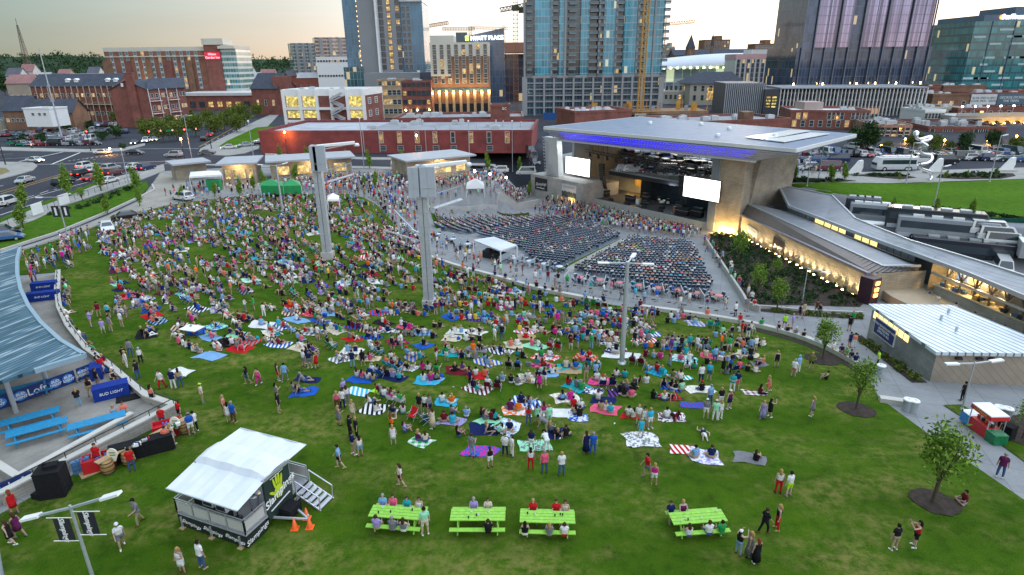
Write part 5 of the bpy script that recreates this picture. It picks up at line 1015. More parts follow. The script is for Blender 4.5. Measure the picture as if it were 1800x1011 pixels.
g=MB();g.add([K0-UP*.02,K1-UP*.02,CW[4]-UP*1.35,CW[0]-UP*1.35],[(0,1,2,3)]);obj('upstand',g,BRZ,WNG)
g=MB()
for i in range(7):o=Vector((.45,0,0));g.quad(UT[i]-UP*6+o,UT[i+1]-UP*6+o,UT[i+1]-UP*.25+o,UT[i]-UP*.25+o)
obj('yard_wall',g,mat('yard_wall_grey',(.22,.22,.23),.8,.15,.5),WNG)
wd=(W1-W0);wd.z=0;wd.normalize();wn2=Vector((wd.y,-wd.x,0));
if wn2.x>0:wn2=-wn2
def onwall(px_,py_,off=.02):
 d=ray(px_,py_);o=Vector((0,0,CAM_H));t=(Vector((W0.x,W0.y,0))-o).dot(wn2)/d.dot(wn2);return o+d*t+wn2*off
c=onwall(1289,405);g=MB();M=Matrix((wd,-wn2,UP)).transposed();g.box(Vector((c.x,c.y,G(c.x,c.y)+1.2)),(4.5,.2,2.8),M=M);obj('door',g,mat('door_dark',(.03,.03,.035),.5,.1,1),WNG)
c=onwall(1323,410);slope=(T1-T0).normalized()
t=crowd_poster('poster of a dark crowd under pale sky on the long uplit stone wall',onwall(1322,411,.08),wd,4.6,2.3)
t=thing('wall_sign','black sign with white script behind a young tree on the uplit stone wall','sign',onwall(1369,435,.08));flag_sign(t,'board',onwall(1369,434,.08),wd,4.4,2.4,SIGNB,SCRIPT,.86)
for i in range(22):
 s=(i+.7)/22.6;p=Vector((W0.x,W0.y,0)).lerp(Vector((W1.x,W1.y,0)),.10+.9*s)+wn2*(.55 if i%2 else.8);z=G(p.x,p.y)
 g=MB();g.slot(0).lathe((p.x,p.y,z),[(.12,0),(.12,.3),(.16,.34)],8);g.slot(1).lathe((p.x,p.y,z+.34),[(.16,0),(.10,.05),(0,.06)],8)
 o=tag(obj('ground_lamp',g,[DARK,LAMPW]),'small warm ground lamp lighting the foot of the long stone wall','lamp','ground lamps along the stone wall')
 ld=bpy.data.lights.new('ground_light','SPOT');ld.energy=200;ld.color=(1,.76,.44);ld.spot_size=R(100);ld.spot_blend=.8;ld.shadow_soft_size=.08;lo=bpy.data.objects.new('ground_light',ld);C.objects.link(lo);lo.parent=o;lo.location=Vector((p.x,p.y,z+.5))-o.location;lo.rotation_euler=(-wn2*.35+UP).to_track_quat('-Z','Y').to_euler()
F0,F1=gp(1612,505),gp(1850,610);fz0=-2.6
dC=Vector((F1.x-F0.x,F1.y-F0.y,0));lC=dC.length;dC.normalize();nC=Vector((dC.y,-dC.x,0));
if nC.x>0:nC=-nC
c0=un(1640,516,fz0);c1=un(1900,632,fz0)
dK=(c1-c0).normalized();nK=Vector((dK.y,-dK.x,0));nK=-nK if nK.x>0 else nK;lK=(c1-c0).length
fl_=MB();fl_.prism([c0-dK*7-nK*1.6,c1-nK*1.6,c1+nK*5.5,c0+nK*5.5,c0-dK*7+nK*4],-3.6,fz0+.02);struct('concession_floor',fl_,mat('concession_floor_tan',(.42,.36,.27),.8,.1,.5))
def K(a,b,z):return c0+dK*a-nK*b+UP*(z-fz0)
zb=fz0
g=MB();g.add([K(a,b,z) for z in(zb-1,zb+1.1) for a,b in((0,0),(lK,0),(lK,.8),(0,.8))],[(4,5,6,7),(0,1,5,4),(1,2,6,5),(2,3,7,6),(3,0,4,7)]);ct=obj('counter',g,SGREY,WNG);g=MB();g.bar(K(-.2,.4,zb+1.16),K(lK+.2,.4,zb+1.16),1.1,.1);obj('counter_top',g,mat('counter_top_cream',(.60,.52,.36),.5,.1,1),ct)
g=MB();g.quad(K(-1,1.7,zb-1),K(lK,1.7,zb-1),K(lK,1.7,zb+4.3),K(-1,1.7,zb+4.3));obj('back_wall',g,mat('kitchen_wall_cream',(.52,.46,.34),.7,.1,.5),WNG)
g=MB();g.quad(K(-1,1.7,zb-1),K(-1,0,zb-1),K(-1,0,zb+4.3),K(-1,1.7,zb+4.3));obj('end_wall',g,STONE,WNG)
for i in range(9):
 a=1.2+i*lK/9;g=MB();g.box(K(a,.2,zb+2.6),(.18,.18,3.2));g.bar(K(a,.2,zb+2.4),K(a+lK/18,.2,zb+4.2),.12);g.bar(K(a+lK/9,.2,zb+2.4),K(a+lK/18,.2,zb+4.2),.12);obj('truss_post',g,BRZ,WNG)
g=MB();g.bar(K(-1,.1,zb+2.35),K(lK,.1,zb+2.35),.2,.3);obj('counter_beam',g,GALV,WNG)
for i in range(12):
 a=2+i*lK/12;g=MB();M=Matrix((dK,nK,UP)).transposed();g.box(K(a,1.55,zb+2.7),(1.7,.1,1.0),M=M);obj('menu_board',g,[glow('menu_blue',(.12,.2,.4),.7),glow('menu_amber',(1,.55,.15),1.4)][i%2],WNG)
 if i%2==0:
  ld=bpy.data.lights.new('counter_light','POINT');ld.energy=130;ld.color=(1,.7,.28);ld.shadow_soft_size=.25;lo=bpy.data.objects.new('counter_light',ld);C.objects.link(lo);lo.parent=WNG;lo.location=K(a,.9,zb+3.2)-WNG.location;g=MB();g.lathe(K(a,.9,zb+3.3),[(.25,0),(.12,.25)],8);obj('pendant_lamp',g,LAMPW,WNG)
random.seed(5)
for i in range(40):
 a=random.uniform(.3,lK-.5);w=random.uniform(.3,.7);h=random.uniform(.25,.6);g=MB();g.box(K(a,random.uniform(.2,.6),zb+1.21+h/2),(w,.4,h),math.atan2(dK.y,dK.x));g.box(K(a,.4,zb+1.21+h+.03),(w*.7,.3,.06),math.atan2(dK.y,dK.x))
 tag(obj('counter_item',g,random.choice((mat('snack_yellow',(.55,.33,.06),.6),mat('snack_cream',(.6,.5,.3),.6),DARK,mat('till_blue',(.06,.14,.25),.4)))),'small box of goods or till standing on the long lit counter','goods','goods on the concession counter')
t=thing('lit_kiosk','tall dark kiosk with orange lit panels at the end of the stone wall','kiosk',gp(1523,532));q=gp(1523,532)
g=MB();g.box(q+UP*1.6,(1.6,1.6,3.4),.5);kb=obj('body',g,mat('kiosk_dark',(.05,.02,.03),.5,.2,1),t);g=MB()
for k in(1.2,1.9,2.7):g.box(q+UP*k+Vector((.45,-.75,0)),(.7,.1,.45),.5)
obj('lit_panel',g,glow('kiosk_amber',(1,.4,.08),3),kb)
# ---- wash house at the right
zr=.75;A,B,Cc,D,D2=un(1527,534,zr),un(1646,619,zr),un(1905,623,zr),un(1862,613,zr),un(1674,536,zr)
RST=thing('wash_house','grey block wash house with white ribbed roof, lit clerestory and navy sign','building',(A+B+D2)/3-UP*3.5)
def dn(p,z):return Vector((p.x,p.y,z))
inn=(A+B+Cc+D2)/4;a_,b_,c_,d_,e_=(p+(inn-p).normalized()*.45 for p in(A,B,Cc,D,D2))
GBL=brick('grey_block',(.26,.26,.25),(.31,.31,.30),(.22,.22,.22),1.0,.6,.3,msize=.015,bm=.4)
g=MB();g.quad(dn(a_,-4),dn(b_,-3),dn(b_,zr-.3),dn(a_,zr-.3));g.quad(dn(e_,-4),dn(a_,-4),dn(a_,zr-.3),dn(e_,zr-.3));obj('block_wall',g,GBL,RST)
dBC=(c_-b_).normalized();g=MB();g.quad(dn(b_,-3),dn(c_,-3),dn(c_,zr-.3),dn(b_,zr-.3));g.quad(dn(d_,-4),dn(e_,-4),dn(e_,zr-.3),dn(d_,zr-.3))
obj('tan_wall',g,ribs('diagonal_tan_cladding',(.36,.30,.23),(.27,.22,.17),(dBC.x*.71,dBC.y*.71,.71),.5,.1,.6,.2),RST)
dAB=(B-A).normalized();g=MB();g.prism([A,B,Cc,D,D2],zr-.3,zr);obj('roof',g,ribs('white_ribbed_roof',(.62,.68,.72),(.14,.19,.22),(*(Vector((un(1700,619,zr).x,un(1700,619,zr).y))-Vector((A.x+0,A.y))).normalized().orthogonal()[:],0) if False else(*Vector((-(D2-D).normalized().y,(D2-D).normalized().x)),0),.62,.22,.5,.2),RST)
for i in range(7):
 s0,s1=.04+i*.085,.04+(i+1)*.085-.012;nW=Vector((dAB.y,-dAB.x,0));nW=nW if nW.x<0 else-nW;g=MB();p,q=a_.lerp(b_,s0)+nW*.03,a_.lerp(b_,s1)+nW*.03;g.quad(dn(p,zr-1.15),dn(q,zr-1.15),dn(q,zr-.4),dn(p,zr-.4));obj('clerestory_window',g,glow('clerestory_gold',(1,.72,.25),1.1),RST)
c=a_.lerp(b_,.27)+nW*.08;c.z=-.9;t=thing('notice_sign','navy sign with pale writing on the grey wall of the wash house','sign',c);flag_sign(t,'board',c,dAB,3.4,1.5,mat('navy_sign',(.01,.02,.14),.5,.1,1),'METRO RIVERFRONT PARK\nRESTROOMS\nOPEN TO ALL',.33,WHITE,0,.02,0);g=MB();M=Matrix((dAB,-nW,UP)).transposed();g.box(c-nW*.03,(3.6,.12,1.7),M=M);obj('rim',g,WHITE,t)
for s in(.32,.62,.8):g=MB();p=b_.lerp(c_,s*.5)-dAB*0;nB=Vector((dBC.y,-dBC.x,0));nB=nB if nB.y<0 else-nB;g.box(dn(p+nB*.15,zr-.65),(.5,.3,.2),math.atan2(dBC.y,dBC.x));obj('wall_lamp',g,DARK,RST)
for s,q in((.5,.35),(.8,.2),(.25,.6)):p=A.lerp(D2,s).lerp(B.lerp(Cc,.5),q);g=MB();g.tube(dn(p,zr),dn(p,zr+.5),.12);obj('roof_vent',g,GALV,RST)
# ---- people: one continuous body per pose, clothes over it
SKIN=tint('skin',.6,.10,8);CLOTH=tint('cloth',.85,.22,14);HAIRM=tint('hair',.75,.35,20);EYE=mat('eye_dark',(.02,.015,.012),.3,.1,5);LIP=mat('lip',(.32,.10,.09),.5,.1,5)
def nv(x,y,z):return Vector((x,y,z)).normalized()
POSES={'stand':dict(h=.93,t=(0,.02,1),A=((.22,.02,-1),(.12,.22,-1)),B=((.22,-.04,-1),(.10,.18,-1)),Lg=((.10,.03,-1),(.04,-.03,-1)),Rg=((.10,-.02,-1),(.05,-.03,-1))),'drink':dict(h=.93,t=(0,.0,1),A=((.18,.15,-1),(-.35,.9,.35)),B=((.25,-.06,-1),(.10,.2,-1)),Lg=((.12,.05,-1),(.04,-.02,-1)),Rg=((.06,-.03,-1),(.05,-.05,-1))),'crossed':dict(h=.93,t=(0,.04,1),A=((.28,.12,-1),(-.75,.6,.12)),B=((.28,.12,-1),(-.75,.62,.0)),Lg=((.09,.0,-1),(.06,-.02,-1)),Rg=((.11,.03,-1),(.05,-.04,-1))),'phone':dict(h=.93,t=(0,-.02,1),A=((.3,.75,-.1),(-.5,.6,.9)),B=((.3,.7,-.15),(-.5,.6,.9)),Lg=((.09,.0,-1),(.06,-.02,-1)),Rg=((.11,.03,-1),(.05,-.04,-1))),'hips':dict(h=.93,t=(0,.0,1),A=((.62,-.25,-1),(-.72,.3,-.45)),B=((.2,.0,-1),(.1,.2,-1)),Lg=((.16,.05,-1),(.04,-.02,-1)),Rg=((.08,-.03,-1),(.05,-.05,-1))),'walk':dict(h=.90,t=(0,.08,1),A=((.16,.38,-1),(.02,.65,-.8)),B=((.18,-.42,-1),(.08,-.1,-1)),Lg=((.04,.42,-1),(.02,-.02,-1)),Rg=((.04,-.28,-1),(.02,-.52,-1))),'stride':dict(h=.90,t=(0,.10,1),A=((.2,-.4,-1),(.05,.1,-1)),B=((.15,.45,-1),(-.1,.9,-.3)),Lg=((.04,-.28,-1),(.02,-.5,-1)),Rg=((.05,.40,-1),(.02,.02,-1))),'bend':dict(h=.86,t=(0,.85,.55),A=((.15,.35,-1),(.0,.3,-1)),B=((.2,.25,-1),(.0,.4,-1)),Lg=((.1,.2,-1),(.05,-.32,-1)),Rg=((.1,.1,-1),(.05,-.3,-1))),'sit':dict(h=.46,t=(0,-.06,1),A=((.15,.5,-.9),(-.2,.95,.0)),B=((.2,.5,-.9),(-.25,.95,.0)),Lg=((.18,1,.02),(.02,-.02,-1)),Rg=((.18,1,.02),(.03,.1,-1))),'cross_legged':dict(h=.13,t=(0,.06,1),A=((.3,.35,-.9),(-.3,.9,-.1)),B=((.25,.35,-.9),(-.3,.9,-.1)),Lg=((.85,.75,.05),(-1,.2,-.12)),Rg=((.85,.72,.08),(-1,.10,-.1))),'knees_up':dict(h=.13,t=(0,-.12,1),A=((.25,.75,-.6),(-.35,.8,.1)),B=((.25,.72,-.6),(-.35,.8,.1)),Lg=((.16,.72,.72),(-.02,.5,-.95)),Rg=((.18,.78,.66),(-.02,.45,-.9))),'leaning':dict(h=.13,t=(0,-.5,1),A=((.4,-.55,-1),(.1,-.25,-1)),B=((.4,-.5,-1),(.1,-.25,-1)),Lg=((.14,1,.10),(.03,1,-.1)),Rg=((.14,.85,.5),(.02,.6,-.75))),'lying':dict(h=.12,t=(0,-1,.06),A=((.8,-.5,.0),(-.2,-1,.1)),B=((.7,.5,.0),(-.1,.9,-.1)),Lg=((.1,.75,.7),(.0,.55,-.8)),Rg=((.12,1,.0),(.06,1,-.03))),}
def body_mesh(pose):
 """joints -> tapered limbs fused by a voxel remesh; returns verts, faces, a region and a share along it for each vertex"""
 P=POSES[pose];hip=Vector((0,0,P['h']));t=Vector(P['t']).normalized();side=Vector((1,0,0));fwd=side.cross(t)*-1
 waist=hip+t*.17;chest=hip+t*.36;neck=hip+t*.50;bt=(t+Vector((0,0,.8))).normalized() if pose not in('lying','bend') else t
 ht=neck+bt*.08;head=neck+bt*.20;hf=(fwd+Vector((0,0,-.12))).normalized() if pose!='lying' else fwd
 hf=(hf-bt*hf.dot(bt)).normalized();hs=bt.cross(hf)
 seg=[]
 seg+=[('torso',hip+t*.02,waist,.135,.118),('torso',waist,chest,.118,.135),('torso',chest,neck-t*.03,.135,.085)]
 for s in(-1,1):seg+=[('torso',hip+side*s*.05+t*.02,chest+side*s*.07,.115,.12),('torso',chest+side*s*.05+t*.02,neck+side*s*.12-t*.05,.11,.075)]
 seg+=[('pelvis',hip-t*.02+side*-.07,hip-t*.02+side*.07,.125,.125),('neck',neck-t*.03,ht,.056,.052)]
 seg+=[('head',head-hf*.012,head-hf*.012+bt*.03,.092,.088),('head',head+hf*.03-bt*.035,head+hf*.035+bt*.03,.068,.066),('head',head+hf*.05-bt*.085,head+hf*.03-bt*.05,.042,.055),('nose',head+hf*.095-bt*.005,head+hf*.113-bt*.028,.010,.014)]
 for s in(-1,1):seg.append(('ear',head+hs*s*.088-bt*.02,head+hs*s*.092+bt*.012,.014,.018))
 for s,k,lg in((1,'A','Lg'),(-1,'B','Rg')):
  u,f=(Vector((d[0]*s,d[1],d[2])).normalized() for d in P[k]);sh=neck+side*s*.185-t*.065;el=sh+u*.285;wr=el+f*.245
  seg+=[('arm',sh,el,.050,.040),('fore',el,wr,.040,.027)]
  pal=wr+f*.085;n=f.cross(side*s);n=n.normalized() if n.length>.1 else fwd;w=n
  seg+=[('hand',wr,pal,.028,.032)]
  cu=(f*.8+side*-s*.55).normalized()
  for i,l in enumerate((.068,.078,.073,.058)):
   b0=pal+w*(.030-.020*i);b1=b0+f*l*.55;seg+=[('hand',b0,b1,.0105,.0095),('hand',b1,b1+cu*l*.5,.0095,.0085)]
  tb=wr+f*.03+w*.03;seg+=[('hand',tb,tb+(f+w*.9).normalized()*.045,.0125,.011),('hand',tb+(f+w*.9).normalized()*.045,tb+(f+w*.9).normalized()*.045+f*.035,.011,.009)]
  th,shn=(Vector((d[0]*s,d[1],d[2])).normalized() for d in P[lg]);hj=hip+side*s*.095-t*.03;kn=hj+th*.42;an=kn+shn*.41
  seg+=[('thigh',hj,kn,.085,.056),('shin',kn,kn.lerp(an,.35),.055,.056),('shin',kn.lerp(an,.35),an,.056,.036)]
  ft=Vector((.12*s,1,-.05)).normalized() if abs(shn.z)>.5 else(Vector((.2*s,.25,.95)).normalized() if pose in('leaning','lying') else Vector((-.6*s,.6,-.05)).normalized())
  seg+=[('foot',an-ft*.04-shn*-.035,an+ft*.15+shn*.045,.040,.032)]
 mb=MB()
 for r_,a,b,ra,rb in seg:
  d=b-a;n=12 if ra>.02 else 8;d=d.normalized() if d.length>1e-5 else Vector((0,0,1));l=(b-a).length;pr=[]
  for i in range(5):q=-PI/2+PI/2*i/4;pr.append((ra*math.cos(q)+1e-4,ra*math.sin(q)))
  for i in range(5):q=PI/2*i/4;pr.append((rb*math.cos(q)+1e-4,l+rb*math.sin(q)))
  mb.lathe(a,pr,n,d)
 me=mb.mesh('tmp');o=bpy.data.objects.new('tmp',me);C.objects.link(o)
 def ev(vox,ratio):
  o.modifiers.clear();m=o.modifiers.new('r','REMESH');m.mode='VOXEL';m.voxel_size=vox;sm_=o.modifiers.new('s','SMOOTH');sm_.factor=.5;sm_.iterations=2
  if ratio<1:dc=o.modifiers.new('d','DECIMATE');dc.ratio=ratio
  dg=bpy.context.evaluated_depsgraph_get();e=o.evaluated_get(dg).to_mesh();V=np.array([v.co for v in e.vertices]);Nn=np.array([v.normal for v in e.vertices]);F=[tuple(p.vertices) for p in e.polygons];o.evaluated_get(dg).to_mesh_clear();return V,Nn,F
 hi=ev(.0085,.30);mid=ev(.0125,1);lo=ev(.022,.085)
 C.objects.unlink(o);bpy.data.objects.remove(o)
 names=['torso','pelvis','neck','head','nose','ear','arm','fore','hand','thigh','shin','foot']
 def reg(V):
  best=np.full(len(V),1e9);R_=np.zeros(len(V),int);T_=np.zeros(len(V))
  for r_,a,b,ra,rb in seg:
   a,b=np.array(a),np.array(b);d=b-a;L2=max(1e-9,d@d);tt=np.clip((V-a)@d/L2,0,1);ds=np.linalg.norm(V-(a+tt[:,None]*d),axis=1)-(ra+(rb-ra)*tt);k=ds<best;best[k]=ds[k];R_[k]=names.index(r_)
   if r_=='shin':tt=.5*tt if abs(ra-.055)<1e-6 else.35+.65*tt
   T_[k]=tt[k]
  return R_,T_
 return dict(hi=hi,mid=mid,lo=lo,rmid=reg(mid[0]),rhi=reg(hi[0]),rlo=reg(lo[0]),names=names,head=(head,bt,hf,hs),t=t,hip=hip,neck=neck,fwd=fwd)
BODY={p:body_mesh(p) for p in POSES}
def wear(B,kind,which):
 """mask of the vertices a garment covers"""
 V,N_,F=B[which];R_,T_=B['r'+which];nm=B['names'];I=lambda*a:np.isin(R_,[nm.index(x) for x in a])
 hd,bt,hf,hs=(np.array(q) for q in B['head']);q=V-hd;up,fw=q@bt,q@hf
 tz=(V-np.array(B['hip']))@np.array(B['t'])
 if kind=='shirt':return(I('torso','pelvis')&(tz>-.06)&(tz<.60))|(I('arm')&(T_<.62))
 if kind=='top':return I('torso')&(tz>.0)&(tz<.445)
 if kind=='longshirt':return(I('torso','pelvis')&(tz>-.06)&(tz<.60))|I('arm')|(I('fore')&(T_<.9))
 if kind=='dress':return(I('torso','pelvis')&(tz<.45))|(I('thigh')&(T_<.8))
 if kind=='maxi':return(I('torso','pelvis')&(tz<.45))|I('thigh')|(I('shin')&(T_<.9))
 if kind=='trousers':return(I('pelvis')|(I('torso')&(tz<.08)))|I('thigh')|(I('shin')&(T_<.95))
 if kind=='shorts':return(I('pelvis')|(I('torso')&(tz<.08)))|(I('thigh')&(T_<.72))
 if kind=='hair':return I('head','ear')&((up>.045)|((fw<.015)&(up>-.06)))
 if kind=='hat':return I('head','ear')&(up>.03)
 if kind=='shoes':return I('foot')
GM={}
OFF=dict(shirt=.016,top=.012,longshirt=.018,dress=.024,maxi=.026,trousers=.013,shorts=.020,hair=.014,hat=.022,shoes=.012)
def garment(pose,kind):
 k=(pose,kind)
 if k in GM:return GM[k]
 B=BODY[pose];V,N_,F=B['mid'];m=wear(B,kind.replace('long_hair','hair').replace('cap','hat'),'mid');base=kind.replace('long_hair','hair').replace('cap','hat')
 fs=[f for f in F if sum(m[i]for i in f)>=(len(f)+1)//2];use=sorted({i for f in fs for i in f});ix={i:j for j,i in enumerate(use)};off=OFF[base]
 mb=MB();mb.smooth=True;mb.add([V[i]+N_[i]*off for i in use],[tuple(ix[i]for i in f) for f in fs]);hd,bt,hf,hs=B['head']
 if kind=='long_hair':mb.lathe(hd-hf*.055+bt*.04,[(.07,0),(.092,.08),(.095,.2),(.07,.30),(.0,.33)],12,-(bt*1.0+hf*.12))
 if kind=='cap':mb.lathe(hd+bt*.045+hf*.085,[(0,.012),(.07,.012),(.075,0),(0,0)],12,bt)
 if kind in('dress','maxi') and POSES[pose]['h']>.8 and pose!='bend':
  L_=.48 if kind=='dress' else.80;hp=B['hip'];mb.lathe(hp+Vector((0,0,.10)),[(.135,0),(.175,.12),(.185,.25),(.20+.06*(kind=='maxi'),L_),(.15,L_-.02)],16,(0,0,-1))
 me=mb.mesh(kind,mats=[HAIRM if base=='hair' else CLOTH]);GM[k]=me;return me
BM_={}
def pbody(pose):
 if pose in BM_:return BM_[pose]
 B=BODY[pose];V,N_,F=B['hi'];mb=MB();mb.smooth=True;hd,bt,hf,hs=B['head'];ey=[np.array(hd+hf*.088+hs*s*.032+bt*.008) for s in(-1,1)];mo=np.array(hd+hf*.088-bt*.058)
 ctr=np.array([V[list(f)].mean(axis=0) for f in F])
 mb.add([tuple(v) for v in V],F)
 for q,sl,k in((ey[0],1,4),(ey[1],1,4),(mo,2,5)):
  for i in np.argsort(((ctr-q)**2).sum(axis=1))[:k]:mb.m[i]=sl
 me=mb.mesh('person',mats=[SKIN,EYE,LIP]);BM_[pose]=me;return me
COL={'white':(.72,.72,.70),'black':(.018,.018,.02),'grey':(.22,.22,.23),'navy':(.018,.03,.10),'blue':(.03,.13,.45),'light blue':(.25,.42,.62),'red':(.52,.03,.035),'pink':(.75,.16,.26),'coral':(.75,.24,.17),'orange':(.85,.22,.03),'yellow':(.75,.55,.06),'lime':(.45,.75,.06),'green':(.04,.32,.10),'mint':(.36,.70,.48),'teal':(.03,.36,.38),'turquoise':(.06,.45,.60),'purple':(.18,.07,.30),'maroon':(.17,.02,.035),'tan':(.42,.32,.20),'khaki':(.36,.30,.20),'denim':(.07,.13,.25),'pale denim':(.24,.36,.46),'brown':(.13,.07,.04),'lavender':(.38,.32,.58),'olive':(.14,.15,.05),'cream':(.62,.55,.42),'magenta':(.60,.04,.30),'plum':(.14,.03,.10)}
for k_,v_ in COL.items():
 m_=max(v_);COL[k_]=tuple(m_*(q/m_)**1.22*(1.0 if m_>.3 else.9) for q in v_)
SKINS=[(.46,.31,.235),(.52,.37,.285),(.38,.24,.175),(.44,.29,.21),(.28,.14,.085),(.14,.07,.045)]
HAIRS={'dark':(.022,.014,.010),'brown':(.07,.035,.018),'blond':(.42,.27,.10),'grey':(.30,.29,.27),'red':(.22,.06,.02)}
PEOPLE=[]
def person(pos,pose,rz,top,bot,hair=None,long=None,hat=None,skin=None,note=None,size=None,kt=None,kb=None):
 """top / bot: colour names, kt / kb: kinds of garment"""
 long=random.random()<.5 if long is None else long;kt=kt or('shirt' if not long or random.random()<.45 else 'top');hair=hair or random.choice(('dark','dark','brown','brown','brown','blond','grey' if not long else 'blond'))
 if kt not in('dress','maxi'):kb=kb or('shorts' if random.random()<.6 else 'trousers')
 PEOPLE.append(dict(p=Vector(pos),pose=pose,rz=rz,top=top,bot=bot,hair=hair,long=long,hat=hat,skin=random.choice(SKINS[:4]) if skin is None else SKINS[skin],note=note,s=size or random.uniform(.94,1.03)*(.95 if long else 1.0),kt=kt,kb=kb))
TOPS=['white']*17+['black']*12+['grey']*7+['navy']*7+['blue']*4+['light blue']*6+['red']*3+['pink']*3+['coral']*2+['green']*2+['teal','turquoise','purple','maroon','maroon','tan','orange','yellow','lavender','cream','mint','plum','magenta']
BOTS=['denim']*6+['khaki']*4+['white']*3+['black']*4+['grey']*3+['navy']*2+['pale denim']*3+['tan']
def rp(pos,pose,rz,**k):
 kt=None;lg=random.random()<.5
 if lg and random.random()<.25:kt='dress'
 hat=random.choice(['white','black','navy','red','tan']) if random.random()<.13 else None
 person(pos,pose,rz,k.get('top') or random.choice(TOPS),random.choice(BOTS),kt=kt,long=lg,hat=hat,note=k.get('note'))
# ---- landmarks that labels can refer to
LMK=[((577,455),'the left light tower'),((755,540),'the middle light tower'),((1093,640),'the slim T armed pole'),((485,372),'the thin pole by the green tents'),((1445,600),'the young tree by the seat wall'),((1505,715),'the young tree with a mulch ring'),((420,905),'the white roofed trailer'),((200,640),'the loft deck wall'),((250,790),'the lawn bar'),((190,400),'the white car on the lawn'),((700,920),'the first green table'),((840,920),'the second green table'),((962,920),'the third green table'),((1222,930),'the fourth green table'),((1640,880),'the big young tree'),((1127,775),'the white printed blanket'),((1318,807),'the grey blanket'),((900,500),'the box tables'),((1310,575),'the curved seat wall'),((1180,410),'the stage front'),((870,440),'the white roofed sound booth'),((730,690),'the lime blanket'),((300,360),'the promenade'),((850,755),'the big navy blanket'),((340,590),'the white table top')]
LMK=[(gp(*p),n) for p,n in LMK]
def cam_xy(p):
 v=CAM_M.transposed()@(Vector(p)-Vector((0,0,CAM_H)));return 900-1075*v.x/v.z,505.5+1075*v.y/v.z
def where(p,skip=0):
 p=Vector(p);q=sorted(LMK,key=lambda l:(l[0]-p).length)[skip];a,b=cam_xy(p),cam_xy(q[0]);d=(q[0]-p).length
 if d<1.6:return 'at '+q[1]
 far='just ' if d<4 else('well ' if d>12 else '')
 if abs(a[0]-b[0])>abs(a[1]-b[1])*1.4:return far+('left of ' if a[0]<b[0]else 'right of ')+q[1]
 return far+('beyond ' if a[1]<b[1]else 'this side of ')+q[1]
USED={}
ORD=['first','second','third','fourth','fifth','sixth','seventh','eighth','ninth','tenth','eleventh','twelfth']
def unique(cands):
 for c in cands:
  c=' '.join(c.split());
  if len(c.split())<=16 and c not in USED:USED[c]=1;return c
 c=' '.join(cands[-1].split());w=c.split()[:14]
 for n in ORD[1:]:
  t=' '.join([n]+w)
  if t not in USED:USED[t]=1;return t
 return c
# ---- seats of the bowl, on arcs round the stage
SC_=S(19,2,ZF)
SECT=[[(p.x,p.y) for p in px(l)]for l in([(1112,421),(1212,429),(1252,500),(1245,517),(1130,502),(1006,478)],[(868,408),(905,402),(985,385),(1012,379),(1092,417),(980,473),(930,456),(918,441),(838,414)],[(757,374),(928,386),(985,384),(975,390),(900,399),(860,405),(822,413),(768,404)])]
NAVY=mat('seat_navy',(.018,.045,.085),.5,.15,2);PALE=mat('seat_pale',(.56,.62,.68),.5,.1,2)
def seat_parts():
 s=MB();s.box((0,.05,.44),(.46,.44,.05));b=MB();b.ext([(-.23,-.2,.46),(.23,-.2,.46),(.23,-.345,.81),(-.23,-.345,.81)],(0,.04,0));t=MB();t.ext([(-.23,-.345,.81),(.23,-.345,.81),(.23,-.38,.91),(-.23,-.38,.91)],(0,.05,0))
 f=MB()
 for x in(-.21,.21):f.bar((x,-.3,0),(x,.18,.44),.035);f.bar((x,.26,0),(x,-.38,.92),.035)
 return s,b,t,f
SEATS=[];OCC=[]
for k,poly in enumerate(SECT):
 r=16.
 while r<82:
  n=int(2*PI*r/.60);
  for i in range(n):
   th=2*PI*i/n;x,y=SC_.x+r*math.cos(th),SC_.y+r*math.sin(th)
   if y<SC_.y+20 and x<34 and inside((x,y),poly):SEATS.append((Vector((x,y,G(x,y)+.03)),th+PI/2,k,int((r-16)/1.5)))
  r+=1.5
SEATS.sort(key=lambda s:(s[0]-Vector((0,0,CAM_H))).length)
ss_,sb_,st_,sf_=seat_parts()
proto=thing('folding_seat','dark folding seat with pale top edge','seat',(0,0,0),'folding seats of the bowl')
obj('seat',ss_,NAVY,proto);bk=obj('backrest',sb_,NAVY,proto);obj('top_edge',st_,PALE,bk);obj('frame',sf_,DARK,proto)
arr=MB();row_n={}
def rough(src,M,loc,sl):arr.slot(sl);arr.add([M@Vector(v)+loc for v in src.v],src.f)
occ_rate={0:.75,1:.34,2:.8};random.seed(11)
for i,(p,rz,k,rw) in enumerate(SEATS):
 busy=random.random()<occ_rate[k]*(1.8 if math.sin(p.x*.55+k)*math.cos(p.y*.43)>.15 else.45)*(2.0 if k==1 and p.x>8 and p.y>112 else 1)
 if busy:OCC.append((p,rz))
 if i<300:
  lab='%s folding seat with pale top edge in the rows nearest the box tables'%('taken dark' if busy else 'empty dark')
  o=proto if i==0 else dup(proto,p,rz);o.location=p;o.rotation_euler=(0,0,rz);o['label']=lab
 else:
  M=Matrix.Rotation(rz,3,'Z');rough(st_,M,p,0);rough(sb_,M,p,1);rough(ss_,M,p,1)
tag(obj('folding_seats',arr,[PALE,NAVY]),'rows of dark folding seats with pale tops curving round the stage','seats',kind='stuff')
for p,rz in OCC:rp(p+Vector((0,0,.0)),'sit',rz+random.uniform(-.15,.15))
for P_ in SECT:sheet('seating_shade_floor',[Vector((*q,0)) for q in P_],mat('seating_shade_tone',(.15,.175,.205),.85,.2,.5),.025,1.5)  # shade between the chair rows, put into the colour of a darker floor sheet
for a in([(1092,420),(1112,424),(1006,480),(985,475)],):sheet('aisle',px(a),WALK_M,.05,1.5)
sheet('verge',px([(1086,422),(1092,420),(985,476),(972,478)]),LAWN_M,.06,1.5)
